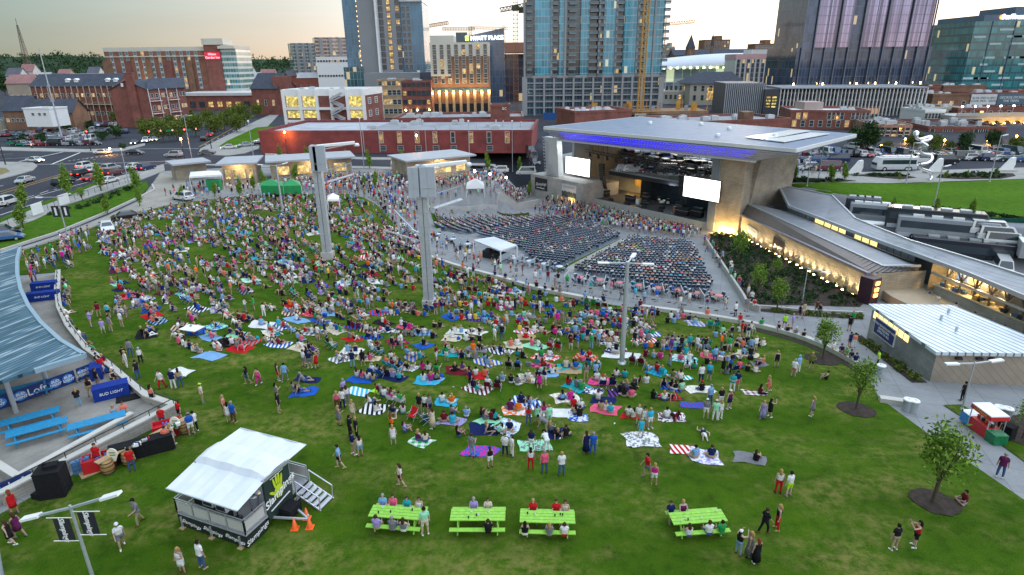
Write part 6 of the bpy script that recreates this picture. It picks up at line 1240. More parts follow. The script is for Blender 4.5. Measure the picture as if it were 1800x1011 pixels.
sheet('verge',px([(757,374),(772,375),(788,400),(768,404)]),VERGE_M,.04,1.5)
# ---- the lawn's people
def SH(p):d=SC_-Vector(p);return math.atan2(-d.x,d.y)
BLK=[]
BM={}
def blanket_mat(pat,c1,c2):
 k=(pat,c1,c2)
 if k in BM:return BM[k]
 m,t,b=nt('blanket_cloth');tc=node(t,'ShaderNodeTexCoord').outputs['Object'];a,c=COL[c1],COL[c2]
 if pat=='plain':col=ramp(t,noise(t,3,4,.6,vec=tc),[(.3,[x*.75 for x in a]),(.7,a)])
 else:
  def band(v,f):
   w=node(t,'ShaderNodeMath',{0:node(t,'ShaderNodeMath',{0:node(t,'ShaderNodeVectorMath',{0:tc,1:v},operation='DOT_PRODUCT').outputs['Value'],1:f},operation='MULTIPLY').outputs[0]},operation='FRACT');return node(t,'ShaderNodeMath',{0:w.outputs[0],1:.5},operation='LESS_THAN').outputs[0]
  if pat=='striped':col=mixc(t,band((1,.15,0),2.8),a,c)
  elif pat=='checked':col=mixc(t,node(t,'ShaderNodeMath',{0:node(t,'ShaderNodeMath',{0:band((1,0,0),2.2),1:band((0,1,0),2.2)},operation='ADD').outputs[0],1:.5},operation='MULTIPLY').outputs[0],a,c)
  else:col=mixc(t,ramp(t,noise(t,5.5,2,.5,vec=tc),[(.48,(0,0,0)),(.56,(1,1,1))]),a,c)
 t.links.new(col,b.inputs['Base Color']);b.inputs['Roughness'].default_value=.9;b.inputs['Specular IOR Level'].default_value=.08;BM[k]=m;return m
PATW={'plain':'','striped':'striped','checked':'checked','printed':'patterned'}
def blanket(p,rz,w,d,pat,c1,c2,note=''):
 n=9;mb=MB();mb.smooth=True;ph=random.random()*9;sk=random.uniform(-.18,.18);cn_=random.choice(((0,0),(n-1,0),(0,n-1),(n-1,n-1),(99,0)))
 for i in range(n):
  for j in range(n):
   u,v=(i/(n-1)-.5)*w,(j/(n-1)-.5)*d;u+=sk*v+.09*math.sin(v*3.4+ph);v+=.09*math.sin(u*2.7+ph*2);e_=.12 if(i,j)==cn_ else 0;u-=e_*(1 if u>0 else-1)*w;v-=e_*(1 if v>0 else-1)*d;q=p+Matrix.Rotation(rz,3,'Z')@Vector((u,v,0));mb.v.append((q.x,q.y,G(q.x,q.y)+.09+.024*math.sin(u*5+ph)*math.sin(v*4+ph)))
 for i in range(n-1):
  for j in range(n-1):k=i*n+j;mb.f.append((k,k+n,k+n+1,k+1));mb.m.append(0);mb.sm.append(True)
 o=obj('blanket',mb,blanket_mat(pat,c1,c2));o.rotation_euler=(0,0,0)
 col=c1 if pat=='plain' else '%s and %s'%(c1,c2)
 b_='%s %s blanket %s'%(PATW[pat],col,note);tag(o,unique([b_+' on the lawn '+where(p)]if note else[PATW[pat]+' %s blanket on the grass '%col+where(p,k) for k in(0,1,2)]+[PATW[pat]+' %s blanket, %s, %s'%(col,where(p),where(p,1)),PATW[pat]+' %s %s blanket on the grass '%('small' if w<1.9 else 'wide',col)+where(p)]),'blanket','picnic blankets on the lawn')
 BLK.append((p,b_));return o
LCH={}
def lawn_chair(p,rz,c,note=''):
 if not LCH:
  t=thing('lawn_chair','x','chair',(0,0,0),'folding lawn chairs');g=MB();g.ext([(-.27,-.18,.30),(.27,-.18,.30),(.27,.28,.36),(-.27,.28,.36)],(0,0,.02));s=obj('seat',g,CLOTH,t);s['_tint']=1;g=MB();g.ext([(-.27,-.18,.32),(.27,-.18,.32),(.27,-.42,.82),(-.27,-.42,.82)],(0,.02,0));s=obj('backrest',g,CLOTH,t);s['_tint']=1;g=MB()
  for x in(-.29,.29):g.tube((x,-.3,0),(x,.3,.36),.014,n=6);g.tube((x,.3,0),(x,-.44,.84),.014,n=6);g.tube((x,-.3,.52),(x,.25,.52),.018,n=6)
  obj('frame',g,GALV,t);LCH['p']=t;LCH['n']=0
 o=LCH['p']if LCH['n']==0 else dup(LCH['p'],p,rz,color=COL[c]);
 if LCH['n']==0:
  kids_=kids(o);KIDS[o.name]=kids_
  for k in kids_:k.color=(*COL[c],1)
 o.location=p;o.rotation_euler=(0,0,rz);LCH['n']+=1
 o['label']=unique(['%s folding lawn chair %s %s'%(c,note,where(p,k)) for k in(0,1,2)]+['%s folding lawn chair, %s, %s'%(c,where(p),where(p,1))]);return o
BC=['white','white','blue','navy','light blue','grey','teal','red','cream','tan','purple','pink','turquoise','black','maroon','mint']
def group(p,n,bl,rz=None,poses=('cross_legged','knees_up','leaning','cross_legged','knees_up')):
 rz=SH(p)+random.uniform(-.5,.5) if rz is None else rz;M=Matrix.Rotation(rz,3,'Z');note=None
 if bl:
  c1=random.choice(BC);c2=random.choice(['white','black','navy','red','cream','blue']);pat=random.choice(['plain','plain','striped','checked','printed']);c2='white' if c2==c1 else c2;c1='blue' if c1==c2 else c1
  blanket(p,rz,random.uniform(1.5,2.4),random.uniform(1.3,1.9),pat,c1,c2);note='on the %s %s blanket'%(PATW[pat],c1)
 for i in range(n):
  q=p+M@Vector(((i-(n-1)/2)*.68+random.uniform(-.08,.08),random.uniform(-.35,.2) if bl else random.uniform(-.2,.2),0));rp(Vector((q.x,q.y,G(q.x,q.y)+(.09 if bl else.06))),random.choice(poses),rz+random.uniform(-.4,.4),note=note)
def stand_group(p,n):
 for i in range(n):
  a=2*PI*i/max(1,n)+random.random();q=p+Vector((math.cos(a),math.sin(a),0))*(.45 if n>1 else 0);rz=a+PI/2+random.uniform(-.5,.5) if random.random()<.45 else SH(p)+random.uniform(-.5,.5)
  rp(Vector((q.x,q.y,G(q.x,q.y)+.06)),random.choice(('stand','drink','crossed','hips','stand','phone' if random.random()<.3 else 'stand')),rz)
def scatter(poly_px,gap,fn,cap=900,edge=None):
 P=[(p.x,p.y) for p in px(poly_px)];xs=[p[0]for p in P];ys=[p[1]for p in P];pts=[];grid={}
 for _ in range(cap*30):
  q=(random.uniform(min(xs),max(xs)),random.uniform(min(ys),max(ys)))
  if not inside(q,P):continue
  ci=(int(q[0]/gap),int(q[1]/gap))
  if any((q[0]-o[0])**2+(q[1]-o[1])**2<gap*gap for a in(-1,0,1) for b in(-1,0,1) for o in grid.get((ci[0]+a,ci[1]+b),())):continue
  grid.setdefault(ci,[]).append(q);pts.append(q)
  if len(pts)>=cap:break
 for q in pts:fn(Vector((q[0],q[1],G(*q))))
random.seed(4)
POLES_XY=[gp(577,455),gp(755,540),gp(1093,640)]
def lawn_spot(bl_share,st_share,nmax):
 def f(p):
  if any((p-q).length<1.3 for q in POLES_XY):return
  if st_share==.14 and math.sin(p.x*.21+1)*math.sin(p.y*.27+p.x*.1)>.78:return
  u=random.random()
  if u<st_share:stand_group(p,random.choice((1,2,2,3)))
  elif u<st_share+.06:
   rz=SH(p)+random.uniform(-.3,.3);c=random.choice(('blue','red','green','teal','navy','black','maroon'))
   for k in(-.4,.4):q=p+Matrix.Rotation(rz,3,'Z')@Vector((k,0,0));q.z=G(q.x,q.y)+.06;lawn_chair(q,rz,c);rp(q+Vector((0,0,-.08)),'sit',rz)
  else:group(p,random.choice((1,2,2,2,3,3,4)[:nmax]),random.random()<bl_share)
 return f
R1=[(172,402),(215,388),(300,366),(420,351),(560,346),(640,353),(688,400),(735,452),(860,495),(1000,529),(1080,544),(1220,563),(1325,588),(1335,620),(1210,625),(1000,596),(760,556),(560,545),(400,545),(270,515),(185,470)]
R2=[(215,490),(270,515),(400,545),(560,545),(1000,596),(1335,620),(1360,650),(1220,690),(1090,690),(900,690),(700,670),(600,640),(500,610),(330,625),(205,575),(205,500)]
scatter(R1,1.42,lawn_spot(.21,.14,7),1400);scatter(R2,1.82,lawn_spot(.62,.13,6),420)
R3=[(640,640),(900,690),(1090,690),(1200,690),(1100,735),(960,735),(800,745),(690,720),(640,690)]
scatter(R3,3.3,lawn_spot(.8,.03,4),40)
BAGS=['black','navy','blue','red','grey','teal','white','tan','pink']
def bag(p):
 c=random.choice(BAGS);g=MB();k=random.random()<.5;g.smooth=not k
 if k:rz=random.uniform(0,3);g.box(p+UP_*.15,(.42,.28,.3),rz);g.box(p+UP_*.33,(.44,.30,.07),rz);g.box(p+UP_*.4,(.24,.03,.04),rz)
 else:g.lathe(p,[(.02,0),(.2,.02),(.19,.2),(.1,.3),(.03,.34)],9);g.tube(p+Vector((.08,0,.3)),p+Vector((-.08,0,.42)),.015,n=5)
 n_='cooler' if k else 'bag';o=obj(n_,g,CLOTH);o.color=(*COL[c],1);tag(o,unique(['small %s %s left on the grass '%(c,n_)+where(p,j) for j in(0,1,2)]+['small %s %s, %s, %s'%(c,n_,where(p),where(p,1))]),n_,'bags and coolers on the lawn')
UP_=Vector((0,0,1))
for q,_ in random.sample(BLK,min(70,len(BLK))):a_=random.uniform(0,6);b_=q+Vector((math.cos(a_),math.sin(a_),0))*random.uniform(.5,1.3);b_.z=G(b_.x,b_.y)+.07;bag(b_)
def st1(p):rp(p+Vector((0,0,.03)),random.choice(('stand','drink','crossed','stand','phone')),SH(p)+random.uniform(-.5,.5))
def st2(p):rp(p+Vector((0,0,.03)),random.choice(('stand','drink','walk','stand','stride','hips')),random.uniform(0,2*PI))
scatter([(1004,360),(1060,372),(1140,392),(1232,411),(1210,420),(1130,411),(1060,400),(1000,388),(984,372)],.85,st1,330)
scatter([(965,350),(1005,358),(990,380),(975,384),(940,374)],1.0,st2,60)
scatter([(470,327),(560,318),(640,312),(780,322),(930,333),(930,349),(868,347),(770,352),(702,378),(650,350),(560,339)],.86,st2,640)
scatter([(285,345),(330,330),(460,322),(470,335),(420,343),(330,355)],1.9,st2,70)
scatter([(704,392),(752,440),(870,480),(1000,514),(1130,534),(1310,560),(1320,548),(1130,522),(1010,505),(880,470),(770,428),(730,385)],1.5,st2,250)
scatter([(648,345),(700,376),(735,384),(708,395),(752,440),(735,446),(700,425),(690,395)],.95,st2,220)
scatter([(1250,425),(1330,545),(1322,550),(1240,440),(1236,425)],1.6,st2,34)
scatter([(115,428),(152,415),(160,440),(120,462)],1.6,lawn_spot(.3,.8,4),16);scatter([(50,455),(118,440),(122,470),(60,485)],1.3,lawn_spot(.1,.9,4),22)
scatter([(1625,528),(1700,565),(1790,608),(1740,595),(1660,550)],2.0,st2,26);scatter([(1390,295),(1470,292),(1480,306),(1400,308)],2.2,st2,26)
for a in range(22):p=gp(104+random.uniform(-3,6)+max(0,(a-8))*7.2,500+a*9.2);rp(p+Vector((.4,.3,.07)),random.choice(('leaning','cross_legged','sit')) if True else '',random.uniform(-2.2,-.6))
for k in range(46):
 s=random.random();q=TERR[int(s*(len(TERR)-1))];q2=TERR[min(len(TERR)-1,int(s*(len(TERR)-1))+1)]
 rp(Vector((q.x,q.y,G(q.x,q.y)+.05)),'sit',SH(q.to_3d())+(0 if random.random()<.7 else PI))
# ---- the people one can tell apart near the camera: feet in the photo, pose, heading (0 = away from the camera), clothes
D_='''1570,968 stand 10 black khaki h=dark;1606,962 phone 70 red black L h=dark;1342,938 walk -70 black black kb=trousers n=with.a.navy.backpack;1365,932 hips 80 black red L kt=top h=blond;1297,976 phone -60 black pale~denim kb=trousers hat=white L;1316,980 stand 60 grey . L kt=maxi;1328,991 drink 10 black . L kt=maxi h=red;1367,868 stand -10 white red L h=blond;1385,873 stand 20 white lime h=dark;1137,840 walk 95 red grey;1149,853 stand -15 magenta white L h=blond;598,824 walk 100 light~blue black h=dark;705,856 walk 90 white maroon L h=brown;216,964 walk -140 white grey hat=white;246,922 stride 150 grey khaki hat=black;22,958 walk 95 black . L kt=dress h=brown;36,945 stride 80 plum . L kt=dress;28,905 stand 60 red . L kt=dress h=red;322,1008 crossed 160 white . L kt=dress h=blond;357,1000 stand -30 white denim kb=trousers h=dark;404,742 stand 20 white . L kt=dress;412,744 stand -20 blue brown;396,730 stand -80 coral brown L;357,709 stand -60 cream khaki hat=lime;436,676 walk 120 black denim L h=dark;455,677 walk 170 pink magenta L;490,670 stand -60 black red L h=brown;502,671 walk -10 light~blue grey kb=trousers h=dark;488,706 drink -40 grey grey L;491,725 stand -90 black black L;535,646 stand -40 white grey;545,648 stand 0 navy grey hat=navy;541,640 stand 30 black . L kt=dress h=dark;557,649 hips 60 red . L kt=dress h=blond;286,684 walk 160 white red;306,684 stand 0 navy white;318,681 stand 30 tan denim L;244,667 stand 70 black denim kb=trousers h=dark;249,640 stand 10 white black L kb=trousers hat=light~blue;221,640 crossed 30 black grey;231,628 stand 20 grey denim kb=trousers;224,648 stand -50 white . L kt=maxi;161,576 phone -50 lavender khaki;175,558 stand 40 maroon tan L;192,560 stand 10 turquoise black L;183,588 crossed 30 lavender white L;196,584 stand -20 grey khaki;617,770 stand -50 black black kb=trousers;628,772 stand 120 black black kb=trousers h=blond;622,800 drink -50 navy khaki hat=black;634,803 stand 30 white pale~denim L h=dark;594,722 stand 10 pink brown L kb=trousers;603,718 stand -10 white navy n=in.checks;611,712 stand 20 white grey L;606,700 crossed 60 lavender black;597,748 drink -60 grey . L kt=dress h=blond;621,738 stand -20 cream . L kt=dress h=blond;692,782 stand 10 white . L kt=dress h=blond;690,764 phone -30 orange black L h=red;761,754 stand 60 cream . L kt=maxi h=brown;738,728 stand 150 black khaki;748,728 stand 170 white black;756,730 stand -120 grey navy;830,804 drink -30 grey pale~denim kb=trousers;862,823 stand 20 black white L h=brown;888,802 crossed 160 white navy kb=trousers h=brown;900,803 stand 110 white white L kb=trousers;933,826 stand -10 white red L;957,833 stand 10 pink denim kb=trousers;987,837 stand 10 white denim kb=trousers n=in.a.checked.shirt h=blond;934,792 stand -10 navy white L n=in.stripes;961,793 bend 20 white white;1030,797 stand 10 navy . L kt=maxi;1042,799 stand -10 blue blue kb=trousers h=grey;929,747 stand 10 red denim L kb=trousers;944,745 stand -30 mint . L kt=dress;956,742 stand 10 magenta white L;965,748 stand 20 mint mint;960,760 bend 80 grey khaki;1126,768 stand -10 turquoise turquoise s=.82;1122,748 stand 150 white khaki;1132,750 stand 170 white white L;1142,754 stand -160 turquoise white;1240,737 stand -20 grey white hat=white;1256,740 stand -10 mint white hat=cream;1265,738 stand 15 white white L;1247,712 stand 20 light~blue denim kb=trousers h=grey;1266,716 stand 10 black white;1281,720 stand 20 plum navy L hat=white;1286,690 crossed 160 teal white;1294,686 stand -30 navy pink;1340,737 walk 140 lavender . L kt=maxi h=blond;1352,734 phone -60 black . L kt=dress h=dark;1350,690 stride 100 coral . L kt=dress h=blond;1394,663 drink 130 white pink h=grey;1402,656 stand 20 light~blue white hat=light~blue;1424,651 hips -20 olive black;1364,646 stand 170 black . L kt=dress;1270,657 phone 10 black . L kt=dress;1282,656 stand 30 blue black L kb=trousers;1256,638 stand 10 light~blue denim kb=trousers;1426,732 stand 40 grey . L kt=dress h=blond;1756,840 stand -40 plum denim;1492,612 stand 20 navy navy;1500,612 stand -10 coral white L;1492,582 stand 0 black black h=dark;1497,570 walk 150 green grey L h=blond;1541,645 stand 60 lime black hat=black;1405,560 walk 80 black black;1412,556 stand 20 tan white L;1434,553 walk -70 brown grey;1440,556 walk 110 black grey L;1690,705 drink 10 black black;1378,578 stand -30 lime black;1392,578 stand 60 lavender grey;142,722 crossed 40 black pale~denim L kb=trousers;163,705 stand 20 black tan L;176,690 stand -30 black grey;183,665 stand 20 red white L;272,720 stand -20 coral black L;234,829 stand 30 red denim kb=trousers n=in.a.checked.shirt;296,788 stand 20 coral white h=brown;305,782 stand -20 cream white L;338,765 stand 40 blue white hat=grey;345,760 stand 60 white black kb=trousers;176,822 stand 180 red denim;288,752 stand -160 red denim;318,740 stand 150 red black L;66,500 stand -60 blue denim;60,505 stand 120 red navy'''
for it in D_.split(';'):
 w=it.split();fx_,fy_=(float(q) for q in w[0].split(','));k=dict(q.split('=') for q in w[5:]if '=' in q);c=lambda q:q.replace('~',' ')
 p=gp(fx_,fy_);dk=0
 person((p.x,p.y,p.z+.06),w[1],R(float(w[2])),c(w[3]),c(w[4]) if w[4]!='.' else 'black',hair=k.get('h'),long='L' in w,hat=c(k['hat']) if 'hat' in k else None,note=k['n'].replace('.',' ') if 'n' in k else None,size=float(k['s']) if 's' in k else None,kt=k.get('kt'),kb=k.get('kb'))
def B_(px_,py_,rz,w,d,pat,c1,c2,note,ppl=''):
 p=gp(px_,py_);blanket(p,R(rz),w,d,pat,c1,c2,note)
 for s in ppl.split(';'):
  if not s:continue
  q=s.split();x,y=(float(v) for v in q[0].split(','));g=gp(x,y);person((g.x,g.y,g.z+.09),q[1],R(float(q[2])),q[3].replace('~',' '),q[4].replace('~',' '),long='L' in q,note='on the %s %s blanket'%(PATW[pat],c1),hat=q[6][4:]if len(q)>6 else None)
B_(1127,774,5,2.3,2.0,'printed','white','grey','largest and printed with blocks')
B_(1203,793,-14,1.9,1.2,'striped','red','white','empty, beside a wider one');B_(1237,803,-14,2.0,1.8,'printed','white','lavender','under two seated people','1222,806 cross_legged 10 light~blue khaki;1250,806 cross_legged -10 navy khaki')
B_(1317,807,-12,2.0,1.4,'plain','grey','grey','with one seated person in black','1328,811 knees_up -40 black black L');B_(1180,735,-5,2.0,1.5,'printed','white','plum','with two seated people','1172,737 cross_legged 0 white grey;1187,738 leaning 30 maroon black L')
B_(1223,714,-8,2.3,1.0,'striped','purple','blue','long and empty');B_(1325,692,-5,1.8,.9,'checked','maroon','white','small, under a seated person','1336,694 cross_legged -60 maroon black L');B_(1108,733,-5,1.5,.9,'plain','red','red','narrow, behind standing friends','1105,733 knees_up 0 white khaki;1113,735 knees_up 30 white tan L')
B_(845,795,-12,2.2,1.3,'printed','blue','magenta','with swirls, between two standing people');B_(850,756,-8,2.0,1.6,'plain','navy','navy','big and plain','862,760 leaning -90 black black L;876,763 leaning 100 mint black L');B_(893,753,-30,1.6,2.0,'printed','white','light blue','rumpled','896,758 cross_legged 170 navy khaki')
B_(940,785,0,2.2,1.3,'printed','mint','grey','among standing people');B_(979,763,10,1.9,1.3,'plain','navy','navy','behind three seated people','968,760 knees_up -40 grey denim L;978,768 leaning 20 black black L;995,769 cross_legged 10 black khaki');B_(908,724,-5,2.1,1.5,'printed','orange','white','under two people','897,722 cross_legged 0 plum grey;911,724 cross_legged 0 orange khaki')
B_(975,727,0,2.6,1.4,'plain','white','white','behind standing women');B_(740,778,-25,1.5,1.2,'checked','green','white','under two small sitters','735,776 cross_legged -30 plum denim L;748,778 cross_legged 20 cream denim L');B_(793,742,-10,1.9,1.2,'printed','lavender','grey','under two sitters','781,743 cross_legged 10 maroon khaki;796,745 cross_legged 0 turquoise khaki')
B_(657,720,-25,1.9,1.7,'striped','black','white','under two sitters','652,710 leaning -60 white denim L;661,724 cross_legged -30 white white L');B_(672,690,-25,1.9,1.1,'plain','lime','lime','bright, with two people lying back','668,691 leaning -80 maroon black;674,693 leaning -70 grey black');B_(637,668,-12,2.2,1.6,'plain','blue','blue','under four sitters','628,664 knees_up 0 white khaki L;637,666 knees_up -10 pink tan L;647,668 knees_up 0 white khaki L;656,671 knees_up 10 tan denim L')
B_(630,690,-15,1.9,1.3,'striped','turquoise','white','rolled out beside standing people');B_(535,690,15,2.0,1.6,'plain','blue','blue','under two sitters','517,690 knees_up -60 grey khaki;528,692 leaning -70 black denim L');B_(540,668,-12,2.2,1.2,'plain','navy','navy','with a person lying on it','535,672 leaning -80 grey denim');B_(490,606,-20,2.2,1.7,'striped','blue','white','with two people lying back','484,604 leaning -80 cream khaki;492,606 leaning -80 maroon black L')
B_(370,627,-15,2.3,1.6,'plain','light blue','light blue','right of a woman in pink');B_(395,605,-10,2.0,1.6,'plain','black','black','under a leaning group','388,612 leaning -60 white black;398,606 knees_up 30 black black;408,606 knees_up 30 white khaki L');B_(320,655,-15,1.8,1.2,'plain','white','white','by three standing people');B_(350,510,5,1.5,1.5,'plain','magenta','magenta','round looking','340,512 leaning 30 white khaki L')
B_(995,653,0,2.6,1.4,'plain','tan','tan','long and nearly empty','1012,650 cross_legged 0 blue khaki');B_(1058,672,-8,2.2,1.5,'printed','pink','magenta','under a dark bag','1049,670 cross_legged 0 white khaki;1062,674 knees_up 20 black grey L');B_(1036,688,-5,2.2,1.2,'printed','navy','white','empty and boldly patterned');B_(1060,705,-8,1.9,1.2,'plain','navy','navy','beside a man in pale blue','1051,704 knees_up -10 white khaki');B_(1092,626,-4,3.4,1.5,'plain','white','white','widest, behind the pole','1075,622 lying 60 grey navy');B_(1015,735,-20,1.5,1.2,'printed','blue','white','rumpled under two people','1011,730 knees_up 10 tan denim L;1019,733 knees_up 0 black denim');B_(1195,665,-5,2.0,.9,'striped','teal','white','under two people','1182,667 cross_legged 0 olive khaki;1196,669 cross_legged 0 white khaki')
for x,y,po,rz,t_,b_,lg in((1237,768,'lying',170,'navy','white',1),(1694,886,'cross_legged',80,'maroon','grey',0),(806,768,'knees_up',-60,'black','denim',1),(1097,698,'cross_legged',0,'black','khaki',1),(1110,700,'cross_legged',0,'pink','khaki',0),(1148,702,'knees_up',-30,'black','teal',1),(1167,705,'cross_legged',-10,'white','denim',1),(1187,686,'cross_legged',10,'black','white',1),(1198,687,'cross_legged',10,'mint','khaki',0),(1008,716,'cross_legged',0,'red','khaki',0),(1021,720,'cross_legged',0,'white','denim',0),(1057,722,'knees_up',0,'tan','tan',0),(1073,727,'knees_up',-20,'turquoise','tan',0),(848,734,'knees_up',-30,'black','denim',1),(865,739,'knees_up',10,'maroon','khaki',0),(795,730,'knees_up',-40,'grey','denim',0),(820,733,'knees_up',-10,'light blue','white',0),(693,728,'leaning',-20,'navy','white',0),(709,727,'knees_up',20,'white','pale denim',1),(712,760,'knees_up',-70,'lavender','denim',1),(1452,668,'knees_up',60,'black','black',1)):
 p=gp(x,y);person((p.x,p.y,p.z+.06),po,R(rz),t_,b_,long=bool(lg))
for x,y,rz,c in((688,708,-30,'white'),(703,712,-30,'white'),(725,738,150,'red'),(747,745,-60,'navy'),(655,620,-60,'teal'),(667,624,-60,'teal'),(700,655,-40,'turquoise'),(690,650,-40,'turquoise'),(680,646,-40,'turquoise'),(1232,610,0,'green'),(1243,612,0,'green'),(1290,655,10,'navy')):
 p=gp(x,y);p.z+=.06;lawn_chair(p,R(rz),c,'in the open')
 if c in('white','teal','turquoise','green'):rp(p-Vector((0,0,.08)),'sit',R(rz))
# ---- picnic tables
WOODG=mat('lime_paint',(.24,.52,.05),.6,.25,5);WOODB=mat('sky_blue_paint',(.015,.23,.43),.6,.25,5);WOOD=mat('pale_wood',(.42,.29,.16),.7,.2,3)
def picnic(p,rz,m,lab,grp,L_=3.0,single=False):
 t=thing('picnic_table',lab,'table',p,grp);o=lambda n,g:setattr(obj(n,g,m,t),'location',(0,0,0))
 t.location=(0,0,0);g=MB()
 for y in(-.36,-.12,.12,.36):g.box((0,y,.76),(L_,.215,.05))
 o('tabletop',g)
 for s in((-1,) if single else(-1,1)):g=MB();g.box((0,s*.82,.46),(L_,.28,.05));o('bench',g)
 for x in(-L_*.36,L_*.36):
  for s in(-1,1):g=MB();g.bar((x,s*.28,.74),(x,s*.72,0),.12,.07,(1,0,0));o('leg',g)
  g=MB();g.box((x+.05,0,.44),(.06,1.8,.12));o('brace',g)
 t.location=p;t.rotation_euler=(0,0,rz);return t
def sit_at(p,rz,side,s,top,bot,long=False,**k):
 """someone on the bench of a picnic table facing its top"""
 q=Vector(p)+Matrix.Rotation(rz,3,'Z')@Vector((s,side*.86,0));person(q,'sit',rz+(0 if side<0 else PI),top,bot,long=long,**k)
PT=[((700,922),-7,'green picnic table crowded with seven people and a standing man',[(-1,-.9,'lavender','khaki',0),(-1,0,'grey','denim',0),(-1,.6,'grey','white',1),(1,-1.1,'light blue','khaki',0),(1,-.5,'pink','denim',1),(1,.3,'teal','denim',1),(1,1.0,'white','navy',1)]),((841,926),-1,'green picnic table with two people facing a person in black',[(1,-.3,'lavender','khaki',0),(1,.5,'cream','white',1),(-1,.6,'black','black',0)]),((962,930),-3,'green picnic table with a striped dress and two red shirts around it',[(-1,-1.2,'black','white',1),(-1,.1,'grey','tan',1),(-1,.9,'white','red',0),(1,-.8,'red','khaki',0),(1,.5,'red','navy',0),(1,1.0,'cream','khaki',1)]),((1224,930),5,'green picnic table farthest from the trailer, with five people',[(-1,-.8,'white','denim',1),(-1,.3,'white','denim',0),(-1,1.0,'green','khaki',0),(1,-1.2,'navy','khaki',0),(1,-.5,'plum','black',1)])]
for q,rz,lab,ppl in PT:
 p=gp(*q);p.z+=.06;picnic(p,R(rz),WOODG,lab,'green picnic tables on the lawn')
 for sd,s,a,b,lg in ppl:sit_at(p,R(rz),sd,s,a,b,bool(lg))
for q,rz,lab,ppl in PT:
 p=gp(*q);p.z+=.845;M=Matrix.Rotation(R(rz),3,'Z')
 for i in range(5):c=p+M@Vector((random.uniform(-1.2,1.2),random.uniform(-.3,.3),0));g=MB();g.lathe(c,[(0,0),(.035,0),(.045,.12),(.035,.12)],8);tag(obj('cup',g,random.choice((WHITE,DARK,CLOTH))),'drink cup standing on the '+' '.join(lab.split()[:9]),'cup','cups on the green tables')
for i in range(12):
 c=gp(random.uniform(560,1100),random.uniform(640,800));c.z+=.09;g=MB();g.lathe(c,[(0,0),(.04,0),(.055,.13),(.045,.13)],7,Vector((random.uniform(-1,1),random.uniform(-1,1),.2)));tag(obj('paper_cup',g,WHITE),'small white paper cup dropped on the open grass','cup','dropped paper cups')
p=gp(748,941);person(p+UP*.06,'stand',R(20),'mint','cream',hair='dark',long=False,size=1.05,kb='shorts')
# ---- the loft: deck, wall, metal roof
dz=.62;DKP=[un(-60,905,dz),un(0,873,dz),un(307,716,dz),un(258,699,dz),un(199,649,dz),un(153,616,dz),un(121,576,dz),un(105,543,dz),un(101,512,dz),un(103,478,dz),un(20,488,dz),un(-140,520,dz)]
g=MB();g.prism(DKP,-.6,dz-.3);struct('deck',g,paving('deck_concrete',(.33,.31,.27),(.24,.23,.2),(4,4),R(30),.42))
DZ=dz-.3
LFT=thing('loft_wall','stone parapet wall with pale cap round the loft deck','wall',(DKP[2].x,DKP[2].y,-.3));pl=dens(DKP[1:10],.9,False);g,h=MB(),MB()
LST=brick('loft_stone',(.36,.34,.29),(.42,.40,.34),(.28,.27,.24),1.0,.7,.2,msize=.02)
for k,(a,b) in enumerate(zip(pl,pl[1:])):z_=.004*(k%3);g.bar((a.x,a.y,.1),(b.x,b.y,.1),.34+z_,1.4);h.bar((a.x,a.y,.86+z_),(b.x,b.y,.86+z_),.5+z_,.12)
obj('stone_wall',g,LST,LFT);obj('cap',h,WCAP,LFT);g=MB();h=MB()
for a,b in zip(pl,pl[1:]):g.bar((a.x,a.y,1.35),(b.x,b.y,1.35),.05)
for a in pl[::2]:g.bar((a.x,a.y,.9),(a.x,a.y,1.35),.04)
obj('rail',g,DARK,LFT)
t=thing('step_wall','low inner wall with a pale cap beside the blue tables','wall',un(110,795,.6));a,b=un(30,838,.9),un(232,727,.9);c=un(-30,800,.9);g,h=MB(),MB()
for p,q in((a,b),(c,a)):z_=.004 if p is c else 0;g.bar(p-UP*.4,q-UP*.4,.3+z_,.9);h.bar(p+UP*(.08+z_),q+UP*(.08+z_),.45,.1)
obj('stone_wall',g,LST,t);obj('cap',h,WCAP,t)
zr=4.3;RP=[(-140,470),(0,446),(35,434),(30,455),(30,480),(36,508),(50,538),(72,567),(106,598),(148,623),(60,650),(0,670),(-160,720)];RW=[un(a,b,zr) for a,b in RP]
t=thing('loft_roof','curved blue grey slatted metal roof over the loft, left edge','canopy',sum(RW,Vector())/len(RW)-UP*4.2)
